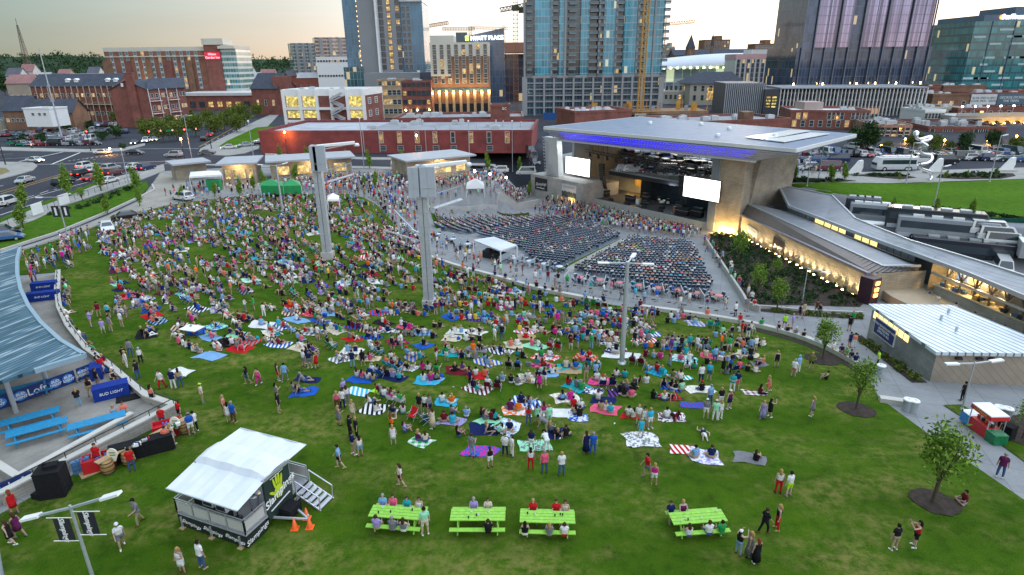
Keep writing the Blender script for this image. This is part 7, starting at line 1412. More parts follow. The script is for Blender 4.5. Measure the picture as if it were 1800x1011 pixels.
def slat_mat():
 m,tt,b=nt('blue_slats');g_=node(tt,'ShaderNodeNewGeometry').outputs['Position'];dv=un(148,540,zr)-un(0,600,zr);dv.normalize()
 u=node(tt,'ShaderNodeMath',{0:node(tt,'ShaderNodeVectorMath',{0:g_,1:(-dv.y,dv.x,0)},operation='DOT_PRODUCT').outputs['Value'],1:2.6},operation='MULTIPLY').outputs[0];al=node(tt,'ShaderNodeVectorMath',{0:g_,1:dv},operation='DOT_PRODUCT').outputs['Value']
 fl=node(tt,'ShaderNodeMath',{0:u},operation='FLOOR').outputs[0];fr_=node(tt,'ShaderNodeMath',{0:u},operation='FRACT').outputs[0]
 n1=node(tt,'ShaderNodeTexNoise',{'Vector':node(tt,'ShaderNodeCombineXYZ',{0:fl,1:node(tt,'ShaderNodeMath',{0:al,1:.22},operation='MULTIPLY').outputs[0]}).outputs[0],'Scale':1.3,'Detail':1})
 c=ramp(tt,n1.outputs['Fac'],[(.36,(.04,.11,.15)),(.5,(.085,.18,.25)),(.64,(.34,.44,.50))],'EASE');gap=node(tt,'ShaderNodeMath',{0:fr_,1:.24},operation='LESS_THAN').outputs[0]
 tt.links.new(mixc(tt,gap,c,(.015,.05,.075)),b.inputs['Base Color']);b.inputs['Roughness'].default_value=.4;b.inputs['Metallic'].default_value=.35;bump(tt,b,gap,-.5,.06);return m
g=MB();g.prism(RW,zr-.25,zr);obj('slatted_roof',g,slat_mat(),t);g=MB()
for a,b in zip(RW[1:10],RW[2:11]):g.bar(a-UP*.1,b-UP*.1,.3,.36)
obj('roof_edge',g,mat('pale_blue_trim',(.24,.34,.40),.5,.1,1),t)
for q in((20,520),(60,600),(0,640)):p=un(*q,zr);g=MB();g.tube((p.x,p.y,DZ),(p.x,p.y,zr-.3),.16);obj('column',g,GALV,t)
for q,rz,lab in(((55,705),17,'sky blue table behind the beer banners at the roof edge'),((58,748),17,'sky blue table, the farther of the close pair on the deck'),((70,768),17,'sky blue table, the nearer of the close pair on the deck'),((175,755),16,'sky blue table alone on the right of the deck with two people')):
 if q==(55,705):q=(48,695)
 p=un(q[0],q[1],DZ);picnic(p,R(rz+18),WOODB,lab,'sky blue picnic tables on the loft deck',3.4,False)
p=un(175,755,DZ);sit_at(p,R(34),1,1.0,'light blue','blue',True);sit_at(p,R(34),1,1.6,'coral','teal')
NAVB=mat('banner_blue',(.008,.03,.16),.6,.2,2);OVB=mat('oval_blue',(.05,.25,.65),.5,.15,3)
def ad_panel(a,b,body,lab,h=1.05):
 a,b=Vector(a),Vector(b);d=(b-a).normalized();n=Vector((d.y,-d.x,0));n=n if n.y<0 else-n;t=thing('banner',lab,'banner',(a+b)/2);g=MB();g.bar(a+UP*h*.55,b+UP*h*.55,.05,h);o=obj('panel',g,NAVB,t);W_=(b-a).length;k=0
 xs=[.28,.74]if body!='.Loft' else[.26]
 for s in xs:
  c=a.lerp(b,s)+UP*h*.55+n*.04;g=MB();vs=[c+d*math.cos(i*PI/10)*W_*.2+UP*math.sin(i*PI/10)*h*.36 for i in range(20)];g.ext(vs,n*.01);obj('oval',g,OVB,o);text_part('lettering','BUD\nLIGHT',WHITE,o,c+n*.03,d,UP,h*.26,.2,bold=.01)
 if body=='.Loft':text_part('lettering','.Loft',WHITE,o,a.lerp(b,.72)+UP*h*.55+n*.05,d,UP,h*.75)
 for s in(.02,.98):g=MB();c=a.lerp(b,s);g.bar(c-n*.25,c+n*.25,.06);g.bar(c,c+UP*h,.05);obj('foot',g,DARK,t)
for p0,p1,body,lab in(((-60,742),(20,714),'B','navy beer banner cut by the left edge on the deck'),((24,713),(82,692),'.Loft','navy banner with large white lettering and one oval on the deck'),((86,690),(135,672),'B','navy beer banner with two ovals on the deck'),((139,670),(162,661),'B','short navy beer banner next to the blue bar')):
 ad_panel(un(*p0,DZ),un(*p1,DZ),body,lab)
a,b=un(-40,872,.55),un(60,832,.55);ad_panel(a+Vector((.25,-.45,-.3)),b+Vector((.25,-.45,-.3)),'.Loft','black white-lettered banner on the outside of the front wall',.8)
def cloth_bar(c,rz,w,d,h,m,lab,name='bar_counter',cat='bar',word=None):
 t=thing(name,lab,cat,c);M=Matrix.Rotation(rz,3,'Z');g=MB();n_=14
 for(x0,y0,x1,y1) in((-w/2,-d/2,w/2,-d/2),(w/2,-d/2,w/2,d/2),(w/2,d/2,-w/2,d/2),(-w/2,d/2,-w/2,-d/2)):
  k=max(3,int((abs(x1-x0)+abs(y1-y0))*6));V=[]
  for i in range(k+1):s=i/k;f=1+.03*math.sin(i*2.1);q=Vector((x0+(x1-x0)*s,y0+(y1-y0)*s,0));V+=[c+M@Vector((q.x*f*1.02,q.y*f*1.04,.02)),c+M@Vector((q.x,q.y,h))]
  g.add(V,[(i*2,i*2+2,i*2+3,i*2+1) for i in range(k)])
 o=obj('cloth',g,m,t);g=MB();g.box(c+UP*(h+.02),(w+.04,d+.04,.05),rz);obj('top',g,m,t)
 if word:xd=M@Vector((1,0,0));text_part('lettering',word,WHITE,o,c+M@Vector((0,-d/2-.06,h*.55)),xd,UP,h*.3,.2)
 return t
ROY=mat('royal_cloth',(.01,.035,.23),.8,.2,3)
for q,rz,w,d,h,lab,wd in(((80,509),20,2.4,.9,.9,'royal blue bar with white lettering at the far end of the deck','BUD LIGHT'),((78,527),20,3.0,.8,.9,'blue draped bar with two pale ovals under the slatted roof','BUD LIGHT'),((198,696),32,2.3,1.0,1.0,'blue draped bar with white lettering beside the deck wall','BUD LIGHT'),((172,662),120,1.5,.8,1.0,'blue bar hidden behind the staff by the curved wall',None)):
 p=un(q[0],q[1],DZ);cloth_bar(p,R(rz),w,d,h,ROY,lab,word=wd)
p=un(227,700,DZ);g=MB();g.box(p+UP*.04,(1.7,1.0,.05),R(30));g.box(p+UP*.075,(1.5,.8,.02),R(30));tag(obj('rubber_mat',g,RUBBER),'black rubber mat on the deck in front of the blue bar','mat')
p=gp(253,800);cloth_bar(p+UP*.05,R(31),3.6,.8,1.05,BLACK,'black draped table of the lawn bar',word='BAR' if False else None)
BRL=mat('barrel_wood',(.33,.19,.06),.6,.25,4)
for q,lab in(((192,832),'barrel at the left end of the lawn bar under a tray board'),((228,816),'barrel left of the black draped table'),((326,762),'barrel at the right end of the lawn bar')):
 c=gp(*q)+UP*.05;t=thing('barrel',lab,'barrel',c,'wooden barrels of the lawn bar');g=MB();g.lathe(c,[(0,0),(.30,0),(.37,.25),(.39,.45),(.37,.65),(.30,.9),(0,.9)],16);obj('staves',g,BRL,t)
 for z in(.08,.3,.6,.82):g=MB();r_=.325+.065*math.sin(z*3.4);g.lathe(c+UP*z,[(r_,-.03),(r_+.012,0),(r_,.03)],16);obj('hoop',g,DARK,t)
for a,b,lab in(((176,838),(222,812),'plank laid on the two left barrels'),((228,812),(335,755),'long narrow plank shelf behind the black table')):g=MB();g.bar(gp(*a)+UP*1.0,gp(*b)+UP*1.0,.5,.06);tag(obj('plank',g,WOOD),lab,'plank')
g=MB();g.bar(gp(140,838)+UP*.1,gp(180,822)+UP*.1,1.1,.06);tag(obj('board',g,WOOD),'pale wooden board lying on the grass by the lawn bar','board')
REDC=mat('cooler_red',(.50,.012,.02),.45,.12,2)
for q,rz,lab in(((178,824),30,'red open cooler near the left barrel'),((297,764),30,'red open cooler full of cans at the right of the lawn bar')):
 c=gp(*q)+UP*.05;t=thing('cooler',lab,'cooler',c,'red coolers of the lawn bar');M=Matrix.Rotation(R(rz),3,'Z');g=MB();w,d,h=1.7,.9,.95
 for o,s in(((0,-d/2,h/2),(w,.06,h)),((0,d/2,h/2),(w,.06,h)),((-w/2,0,h/2),(.06,d,h)),((w/2,0,h/2),(.06,d,h)),((0,0,h*.7),(w,d,.05))):g.box(c+M@Vector(o),s,R(rz))
 obj('tub',g,REDC,t);g=MB();random.seed(2)
 for i in range(26):g.lathe(c+M@Vector((random.uniform(-.75,.75),random.uniform(-.36,.36),h*.72)),[(.05,0),(.05,.14),(0,.14)],6)
 tag(obj('cans',g,mat('can_blue',(.12,.16,.45),.4,.3,6),t),kind='stuff')
for q,lab in(((206,826),'white plectrum shaped sign left of the black table'),((314,768),'white plectrum shaped sign at the right end of the lawn bar')):
 c=gp(*q)+UP*1.2;t=thing('bar_sign',lab,'sign',c-UP*1.2,'plectrum signs of the lawn bar');P=[c+Vector((.36*math.sin(a)*(1 if math.cos(a)>-.2 else.8),0,.42*math.cos(a)-(.12 if math.cos(a)<-.8 else 0))) for a in rng(0,2*PI*15/16,16)];g=MB();g.ext(P,(0,-.05,0));o=obj('board',g,mat('sign_cream',(.75,.72,.55),.5,.05,2),t);g=MB();g.tube(c-UP*1.2+Vector((0,.05,0)),c,.03);obj('stake',g,DARK,t);g=MB()
 for z in(.12,-.05):g.box(c+Vector((0,-.06,z)),(.36,.02,.05))
 obj('lettering',g,DARK,o)
random.seed(9)
for i in range(26):
 s=random.random();q=gp(222+100*s,821-52*s)+UP*1.06;g=MB();k=i%3
 if k==0:g.lathe(q,[(.05,0),(.05,.18),(.02,.24),(.02,.3),(0,.3)],7)
 elif k==1:g.box(q+UP*.1,(.3,.22,.2),.5);g.box(q+UP*.21,(.24,.16,.02),.5)
 else:g.lathe(q,[(.0,0),(.07,0),(.1,.16),(.09,.16)],8)
 tag(obj(('bottle','box','tub')[k],g,random.choice((WHITE,ROY,REDC,mat('bottle_green',(.02,.14,.05),.2),mat('snack_yellow',()),GREY))),('small bottle','small box','small tub')[k]+' among the goods standing behind the lawn bar',('bottle','box','tub')[k],('bottles','boxes','tubs')[k]+' of the lawn bar')
for i in range(12):
 q=gp(136+(i%4)*7,834-(i%4)*3)+UP*(.06+.3*(i//4));g=MB();g.box(q+UP*.14,(.33,.26,.265),R(30));g.box(q+UP*.286,(.2,.05,.02),R(30));tag(obj('drinks_case',g,mat('case_blue',(.08,.20,.38),.5,.2,4)),'blue drinks case stacked by the wall at the lawn bar, %s layer'%('bottom','middle','top')[i//4],'case','blue drinks cases')
p=gp(100,868);cloth_bar(p+UP*.05,R(15),1.35,1.15,1.75,BLACK,'tall black draped cabinet between the wall and the lawn bar','draped_cabinet','cabinet');g=MB();g.box(p+UP*1.95+Vector((.1,.1,0)),(.7,.5,.25),.4);g.tube(p+UP*1.82+Vector((-.3,0,0)),p+UP*2.2+Vector((-.2,0,0)),.1);tag(obj('loose_bag',g,BLACK),'black bag on top of the draped cabinet','bag')
g=MB();g.bar(gp(62,880)+UP*.2,gp(88,862)+UP*.2,.5,.4);tag(obj('black_bundle',g,BLACK),'black bundle lying along the wall foot','bundle')
g=MB();a=gp(340,590)+UP*.8;g.box(a,(1.9,1.3,.05),R(-18));t=thing('trestle_table','white topped table with a dark cloth among the sitters on the left','table',a-UP*.8);obj('tabletop',g,WHITE,t);g=MB()
for x,y in((-.8,-.5),(.8,-.5),(.8,.5),(-.8,.5)):g=MB();q=a+Matrix.Rotation(R(-18),3,'Z')@Vector((x,y,0));g.bar(q,q-UP*.75,.05);obj('leg',g,DARK,t)
# ---- the trailer stage
TL,TR_,TB=gp(318,925),gp(437,966),gp(545,866)
tx=(TR_-TL);tx.z=0;LX=tx.length;tx.normalize();ty=Vector((-tx.y,tx.x,0));ty=ty if ty.y>0 else-ty;LY=(TB-TR_).dot(ty);LX*=1.0
TRO=Vector((TL.x,TL.y,.06));t=TRL=thing('promotion_trailer','white roofed open show trailer with black sides and a green handprint','trailer',TRO+tx*LX/2+ty*LY/2)
def T(a,b,z):return TRO+tx*a+ty*b+UP*z
def tb(n,a0,a1,b0,b1,z0,z1,m,par=None):g=MB();g.add([T(a,b,z) for z in(z0,z1) for a,b in((a0,b0),(a1,b0),(a1,b1),(a0,b1))],[(3,2,1,0),(4,5,6,7),(0,1,5,4),(1,2,6,5),(2,3,7,6),(3,0,4,7)]);return obj(n,g,m,par or t)
ALU=mat('aluminium',(.55,.57,.6),.35,.1,3,metal=.6);DKF=mat('trailer_floor',(.34,.35,.38),.5,.15,2);SIDE=mat('trailer_black',(.015,.02,.02),.45,.2,1)
b0,b1=LY*.33,LY*.72;HT=3.1
tb('platform',0,LX,0,LY,.75,.9,DKF);sk=tb('skirt',0,LX,-.03,0,.05,.78,SIDE);sr=tb('skirt',LX,LX+.03,0,b0-.2,.05,.78,SIDE);sb=tb('skirt',LX,LX+.03,b1+.2,LY,.05,.78,SIDE);tb('skirt',-.03,0,0,LY,.05,.78,SIDE)
for s in(.2,.52,.84):text_part('lettering',SCRIPT,WHITE,sk,T(LX*s,-.06,.42),tx-UP*.14,UP,.34,.3)
text_part('lettering',SCRIPT,WHITE,sr,T(LX+.06,(b0-.2)*.5,.42),ty+UP*.16,UP,.42,.3);text_part('lettering',SCRIPT,WHITE,sb,T(LX+.06,(b1+.2+LY)/2,.42),ty+UP*.16,UP,.42,.3)
ew=tb('end_wall',LX-.08,LX+.06,b0,b1,.5,HT,mat('trailer_dark_green',(.018,.035,.03),.45,.15,1));tb('end_wall',0,.12,b0,b1,.5,HT,SIDE)
HG_=mat('handprint_green',(.48,.60,.02),.5,.1,2);hc=T(LX+.09,(b0+b1)/2,1.85);g=MB()
def oval(c,w,h,tilt=0):g.ext([c+(ty*math.cos(tilt)+UP*math.sin(tilt))*math.cos(i*PI/8)*w+(UP*math.cos(tilt)-ty*math.sin(tilt))*math.sin(i*PI/8)*h for i in range(16)],tx*.012)
oval(hc,.34,.42)
for k,(o,l,a) in enumerate(((-.26,.62,.16),(-.08,.78,.03),(.10,.74,-.08),(.27,.58,-.2))):oval(hc+ty*o+UP*l,.075,.36,a)
oval(hc-ty*.46+UP*.12,.085,.28,.9);obj('handprint',g,HG_,ew);text_part('lettering',SCRIPT,WHITE,ew,hc+tx*.04-UP*.05,ty+UP*.28,UP,.62,.3,bold=.01)
g=MB();g.bar(hc-UP*.85-ty*.75,hc-UP*.6+ty*.75,.02,.07,tx);g.bar(hc+UP*1.02-ty*.5,hc+UP*1.1+ty*.5,.02,.03,tx);obj('caption_line',g,WHITE,ew)
CAN=mat('canvas_white',(.66,.69,.72),.75,.05,1.5);g=MB();g.smooth=True;xs=rng(-.05,LX+.1,12);pr_=[(-.28,HT-.42),(b0+.02,HT+.0),(b0+.22,HT+.36),((b0+b1)/2,HT+.46),(b1-.2,HT+.38),(b1+.1,HT+.02),(LY+.2,HT+.06)]
for i,x in enumerate(xs):
 for j,(y,z) in enumerate(pr_):e=abs(i-5.5)/5.5;dy=0;g.v.append(tuple(T(x+(0 if j not in(2,3,4) else(.5-x)*.1*(i<3)),y+dy,z-.04*math.sin(i*1.7+j)-(.22*e**6 if 1<j<5 else 0))))
n_=len(pr_)
for i in range(11):
 for j in range(n_-1):k=i*n_+j;g.f.append((k,k+n_,k+n_+1,k+1));g.m.append(0);g.sm.append(False)
obj('awning',g,CAN,t);g=MB();g.bar(T(-.05,-.28,HT-.42),T(LX+.1,-.28,HT-.42),.06);g.bar(T(-.05,LY+.2,HT+.06),T(LX+.1,LY+.2,HT+.06),.06);g.bar(T(LX+.1,b0,HT+.05),T(LX+.1,b1,HT+.05),.1,.2);obj('awning_rail',g,ALU,t)
def rail(p,q,m=4):
 p,q=Vector(p),Vector(q);g,h=MB(),MB();n=max(1,round((q-p).length/1.2))
 for i in range(n+1):c=p.lerp(q,i/n);g.bar(c,c+UP*.95,.06)
 for z in(.1,.8,.95):g.bar(p+UP*z,q+UP*z,.05)
 r_=obj('railing',g,ALU,t)
 for i in range(n):a,b=p.lerp(q,(i+.06)/n),p.lerp(q,(i+.94)/n);h.quad(a+UP*.16,b+UP*.16,b+UP*.76,a+UP*.76)
 obj('rail_panel',h,mat('rail_panel_pale',(.48,.47,.44),.5,.1,1),r_)
rail(T(0,0,.9),T(LX,0,.9));rail(T(0,0,.9),T(0,b0,.9));rail(T(LX,0,.9),T(LX,b0-.1,.9));rail(T(LX,b1+.1,.9),T(LX,LY-1.1,.9));rail(T(LX*.45,LY,.9),T(LX,LY,.9))
for i in range(5):tb('stair_step',LX+.15+i*.32,LX+.45+i*.32,LY-1.15,LY-.05,.74-i*.165,.79-i*.165,ALU)
for b in(LY-1.18,LY-.02):g=MB();g.bar(T(LX+.1,b,.75),T(LX+1.75,b,.02),.06,.1);g.bar(T(LX+.15,b,1.6),T(LX+1.75,b,.95),.05);g.bar(T(LX+.15,b,.8),T(LX+.15,b,1.6),.05);g.bar(T(LX+1.7,b,.05),T(LX+1.75,b,.95),.05);obj('stair_rail',g,ALU,t)
g=MB();c=T(LX+1.9,(b0+b1)/2,.42);g.bar(T(LX,b0+.3,.5),c,.1);g.bar(T(LX,b1-.3,.5),c,.1);g.tube(c-UP*.4,c+UP*.3,.06);obj('drawbar',g,GALV,t);g=MB();g.box(T(LX+.5,(b0+b1)/2+.2,.55),(.8,.9,.5),math.atan2(tx.y,tx.x));obj('tool_box',g,BLACK,t)
for a,b in((.3,.2),(LX*.5,.15),(LX-.4,.2)):tb('foot_plate',a-.15,a+.15,-.25,.02,0,.05,WOOD);tb('jack',a-.04,a+.04,-.14,-.06,.05,.75,ALU)
for a,b,lab in((1.9,.75,'left'),(2.9,.7,'right')):
 c=T(a,b,.9);q=thing('screen_case','boxy screen in a white case on the trailer deck, the %s of two'%lab,'screen',c);g=MB();g.box(c+UP*.9,(.75,.6,.6),math.atan2(tx.y,tx.x));bd=obj('case',g,WHITE,q);g=MB();g.box(c+UP*.9-ty*.31,(.6,.03,.45),math.atan2(tx.y,tx.x));obj('screen',g,DARK,bd);g=MB();g.box(c+UP*.3,(.5,.4,.6),math.atan2(tx.y,tx.x));obj('stand',g,DARK,q)
tb('bar_counter',.3,2.6,.9,1.4,.9,1.9,SIDE)
for a,b,m,lab in((3.7,1.2,SIDE,'round high table with a green printed top on the trailer deck'),(4.1,2.5,ALU,'shiny steel tub on the trailer deck')):
 c=T(a*LX/5.1,b*LY/7,.9);q=thing('bar_table' if m is SIDE else 'steel_tub',lab,'table' if m is SIDE else 'tub',c);g=MB();g.lathe(c,[(.0,1.0),(.42,1.0),(.42,1.05),(0,1.05)]if m is SIDE else[(.2,.0),(.3,.9),(.38,1.0),(.0,.95)],16);tp=obj('top',g,m,q);g=MB();g.tube(c,c+UP*1.0,.04);g.lathe(c,[(.25,0),(.25,.04),(0,.05)],12);obj('stand',g,DARK,q)
 if m is SIDE:g=MB();g.lathe(c+UP*1.055,[(.2,0),(0,.005)],10);obj('print',g,HG_,tp)
for q in((519,931),(540,913),(545,929)):
 c=gp(*q)+UP*.05;o=thing('traffic_cone','orange traffic cone by the drawbar, %s'%{519:'leftmost of three',540:'the one farthest off',545:'nearest the right'}[q[0]],'cone',c,'traffic cones by the trailer');g=MB();g.lathe(c,[(.17,.04),(.03,.72),(0,.72)],14);obj('cone',g,mat('cone_orange',(.85,.12,.015),.5,.08,4),o);g=MB();g.box(c+UP*.02,(.42,.42,.05));obj('base',g,MATS['cone_orange'],o)
# ---- light towers, poles, lamps
def tower(pb,pt,lab,heads):
 p=gp(*pb);zt=at(*pt,p.y).z;t=thing('light_tower',lab,'light tower',p);g=MB();w=.62
 for x in(-.3,.3):g.box((p.x+x,p.y,(p.z+zt)/2),(.5,.9,zt-p.z))
 g.box((p.x,p.y+.1,(p.z+zt)/2),(.3,.6,zt-p.z));obj('pylon',g,GALV,t);g=MB()
 for z in rng(p.z+2,zt-.6,10):g.box((p.x,p.y-.46,z),(1.16,.02,.07));g.box((p.x-.45,p.y-.47,z+.4),(.12,.03,.12));g.box((p.x+.45,p.y-.47,z+.4),(.12,.03,.12))
 for x in(-.05,.05):g.tube((p.x+x,p.y-.35,p.z+.5),(p.x+x,p.y-.35,zt-.3),.03,n=6)
 tag(obj('seam',g,GREY,t),kind='stuff');g=MB();g.box((p.x,p.y,p.z+.5),(1.5,1.4,1.0));obj('plinth',g,CONC,t)
 for i,(dx,y0,w_,h_) in enumerate(heads):g=MB();g.box((p.x+dx,p.y-.75,zt-y0),(w_,.35,h_));g.box((p.x+dx,p.y-.55,zt-y0),(w_*.7,.5,.2));o=obj('panel',g,mat('tower_panel',(.40,.44,.48),.5,.1,.6),t);g=MB();g.box((p.x+dx,p.y-.94,zt-y0),(.05,.03,h_));g.box((p.x+dx,p.y-.94,zt-y0-h_*.2),(w_,.03,.05));obj('joint',g,GREY,o)
 g=MB();a=Vector((p.x+.3,p.y,zt-.15));b=a+Vector((4.5,1.2,.25));g.bar(a,b,.8,.3);g.bar(a-UP*.5,b-UP*.1,.12);obj('arm',g,WHITE,t);g=MB();c=b+Vector((.2,0,-.25));g.lathe(c,[(.0,.2),(.28,.15),(.4,-.2),(0,-.12)],10);obj('lamp',g,WHITE,t)
 g=MB();a,b=Vector((p.x+1.2,p.y-.5,zt-4.6)),Vector((p.x+4.2,p.y+.8,zt-3.9));g.bar(a,b,.9,.08)
 for s in rng(0,1,6):q=a.lerp(b,s);g.bar(q,q+UP*1.5,.05)
 g.bar(a+UP*1.5,b+UP*1.5,.06);obj('service_deck',g,GALV,t);return t,p,zt
tower((577,455),(553,255),'tall grey light tower with flat panels, the farther of two in the crowd',[(.7,1.6,1.5,3.2),(-.1,1.6,.8,3.0)])
tw,p,zt=tower((755,540),(740,290),'tall grey light tower with wide flat panels, the nearer of two in the crowd',[(.75,1.7,1.6,3.2),(-.75,1.7,1.1,3.2)])
g=MB();q=Vector((p.x,p.y,zt-8.6));g.bar(q,q+Vector((-4.5,-.3,1.6)),.14);g.bar(q,q+Vector((-3.5,1.5,3.4)),.12);g.bar(q+Vector((0,0,.8)),q+Vector((-1.5,.2,1.5)),.3,.12);obj('side_arm',g,GALV,tw)
def pole(pb,pt,lab,arms=(),r=.11,m=GALV,lamp=None,name='lamp_post',grp=None,z=None):
 p=gp(*pb) if z is None else un(pb[0],pb[1],z);zt=at(*pt,p.y).z;t=thing(name,lab,'lamp post',p,grp);g=MB();g.tube(p,(p.x,p.y,zt),r*1.2,r*.8);g.lathe(p,[(r*2,0),(r*2,.25),(0,.3)],8);obj('post',g,m,t)
 for dx,dy,dz_ in arms:a=Vector((p.x,p.y,zt-.15));b=a+Vector((dx,dy,dz_));g=MB();g.bar(a,b,.12,.1);obj('arm',g,m,t);g=MB();d=(b-a).normalized();g.bar(b-d*.1,b+d*.9,.34,.12);obj('lamp_head',g,lamp or WHITE,t)
 if not arms:g=MB();g.lathe((p.x,p.y,zt),[(.12,0),(.24,.15),(.2,.45),(0,.55)],10);obj('lantern',g,lamp or WHITE,t)
 return t,p,zt
pole((1093,640),(1102,460),'slim pole with three white T arms standing among the picnic blankets',[(-1.7,-.2,.12),(1.4,.1,-.1),(.6,1.2,.15)],.2)
pole((497,372),(482,290),'slim white pole with arms beside the green tents',[(-2.6,.6,.1),(.9,.6,.2)],.16)
t,p,zt=pole((168,1030),(127,888),'grey lamp post with two arms and black script banners, bottom left corner',[(-1.75,.12,-.52),(1.75,-.1,.62)],.075)
for s,z in((-1,-1.3),(1,-.95)):
 c=Vector((p.x+s*.62,p.y,zt+z-.1));g=MB();g.box(c,(.78,.03,1.25));o=obj('banner',g,SIGNB,t);text_part('lettering',SCRIPT,WHITE,o,c+Vector((0,-.03,0)),(0,0,-1),(1,0,0),.36,.3,bold=.006);g=MB()
 for k in(-.68,.68):g.bar((p.x,p.y,c.z+k),(p.x+s*1.3,p.y,c.z+k),.03)
 obj('banner_rod',g,WHITE,t)
pole((1690,722),(1711,636),'grey two armed lamp post in front of the wash house',[(-1.3,0,0),(1.3,.1,.12)],.06,GREY);pole((1410,532),(1418,470),'grey lamp post with one arm in the planting bed',[(1.6,-.3,-.3)],.06,GREY)
pole((1150+340,700-376),(1610,250),'thin leaning looking mast beside the chrome sculpture',[(.5,0,.1)],.08,GREY) if False else None
for pb,pt,lab,arms in(((1592,322),(1606,250),'thin post on the park path left of the chrome sculpture',[(.5,0,0)]),((1640,368),(1658,292),'thin post standing on the park lawn behind the bus yard',[(-.4,0,.1),(.4,0,.1)]),((1739,320),(1764,238),'thin post on the park path at the far right',[(.4,0,.1)]),((1418,328),(1425,262),'thin post beside the stage flank, the left one of two',[(.4,0,.1)]),((1438,318),(1446,255),'thin post beside the stage flank, the right one of two',[(.4,0,.1)]),((448,290),(440,215),'thin tall pole at the left end of the red warehouse',[]),((640,296),(637,210),'thin tall pole before the middle of the red warehouse',[]),((826,298),(822,215),'thin tall pole before the right half of the red warehouse',[]),((901,302),(897,215),'thin tall pole at the right end of the red warehouse',[]),((118,412),(105,345),'grey pole with two small black banners on the verge',[(-2.3,0,0),(1.2,0,.3)]),((228,330),(215,265),'brown pole at the kerb left of the plane of the crossing',[]),((338,282),(330,203),'wooden pole with cross arms at the crossing',[(-1.2,0,.1),(1.2,0,.1)]),((138,215),(128,165),'thin grey pole by the parking lot wall',[]),((165,215),(158,182),'grey double lamp post above the parking lot',[(-1.2,0,.1),(1.2,0,.1)])):
 t,p,zt=pole(pb,pt,lab,arms,.09,GREY)
 if pb[0]==118:
  for s in(-.75,.75):c=Vector((p.x+s,p.y-.05,p.z+3.6));g=MB();g.box(c,(1.1,.05,1.7));o=obj('banner',g,SIGNB,t);g=MB();g.box(c+Vector((0,-.04,0)),(.3,.02,1.2));obj('lettering',g,WHITE,o)
SOD=glow('sodium_lamp',(1,.42,.06),40)
for i,(pb,pt) in enumerate((((325,282),(322,246)),((505,270),(505,234)),((735,285),(731,240)),((195,272),(191,263)),((235,210),(233,202)),((285,200),(285,193)),((321,182),(321,176)),((357,184),(357,178)),((470,175),(471,168)),((1548,262),(1548,258)),((1590,252),(1590,246)),((1659,254),(1659,248)),((1734,254),(1734,248)),((1785,248),(1788,241)),((968,200),(968,185)))):
 pole(pb,pt,unique(['street lamp glowing orange '+w for w in(['at the crossing','at the left end of the red warehouse','against the middle of the red warehouse','at the parking lot kerb','above the lot wall','by the gabled apartments','left of the brick hotel porch','under the brick hotel porch','by the brick chapel','under the pink brick building','left of the tall dark trees','behind the chrome sculpture','right of the chrome sculpture','below the lit arches','at the foot of the teal tower'][i],)]),(),.08,DARK,SOD,'street_lamp','orange street lamps')
 p=gp(*pb);ld=bpy.data.lights.new('lamp_light','POINT');ld.energy=500;ld.color=(1,.45,.1);ld.shadow_soft_size=.3;lo=bpy.data.objects.new('lamp_light',ld);C.objects.link(lo);o=C.objects[-2]if False else None;lo.location=(p.x,p.y-.6,at(*pt,p.y).z-.5)
for i,q in enumerate(((835,315),(862,320),(890,326))):pole((q[0],q[1]+8),(q[0],q[1]-12),'bright lantern post on the upper plaza, %s of three from the left'%ORD[i],(),.06,DARK,LAMPC,'street_lamp','lantern posts on the plaza')
def signal(pb,pt,x1,n,lab):
 t,p,zt=pole(pb,pt,lab,(),.13,DARK,DARK,'traffic_light');q=at(x1,pt[1]+8,p.y);g=MB();g.bar((p.x,p.y,zt-.4),q,.16);obj('arm',g,DARK,t)
 for i in range(n):
  c=Vector((p.x,p.y,zt-.4)).lerp(q,(i+1)/n)-UP*.5;g=MB();g.box(c,(.4,.3,1.1));b=obj('signal_head',g,DARK,t);g=MB();g.lathe(c+Vector((0,-.16,.32)),[(.16,0),(.0,.05)],10,(0,-1,0));obj('red_lamp',g,glow('signal_red',(1,.03,.02),25),b)
 for i in range(2):c=Vector((p.x,p.y,zt-.4)).lerp(q,.35+.3*i)-Vector((0,.1,.3));g=MB();g.box(c,(2.0,.05,.45));obj('street_sign',g,mat('sign_green',(.0,.22,.10),.5,.1,2),t)
signal((372,262),(364,222),262,5,'traffic lights on a long dark arm across the crossing');signal((10,290),(-4,245),55,1,'dark signal post at the left edge of the crossing');signal((160,266),(147,222),152,1,'dark signal post before the parking lot')
# ---- plaza kiosks, tents, booth, box tables, barriers
def kiosk(fl,fr,d,h,lab,lit=True):
 a,b=gp(*fl),gp(*fr);r,A_,B_2,n=block('kiosk',lab,'building',(a.x,a.y),(b.x,b.y),d,a.z+h,STONE,GREYR,z0=min(a.z,b.z)-.2,para=.15);dd=(B_2-A_).normalized();g=MB();c=(A_+B_2)/2-n*d/2;M=Matrix((dd,-n,UP)).transposed();g.box(Vector((c.x,c.y,a.z+h+.35))+n*.8,((b-a).length+1.6,d+2.4,.35),M=M);obj('flat_roof',g,mat('kiosk_roof',(.36,.38,.40),.6,.1,.4),r)
 if lit:
  windows(r,A_,B_2,[a.z+h*.52],rng(.15,.85,4),(b-a).length*.16,h*.5,interior('kiosk_glow',(1,.66,.22),.9,.7),GREY,0)
  ld=bpy.data.lights.new('kiosk_light','POINT');ld.energy=260;ld.color=(1,.66,.28);lo=bpy.data.objects.new('kiosk_light',ld);C.objects.link(lo);lo.parent=r;q=(A_+B_2)/2+n*1.6;lo.location=Vector((q.x,q.y,a.z+h-.3))-r.location
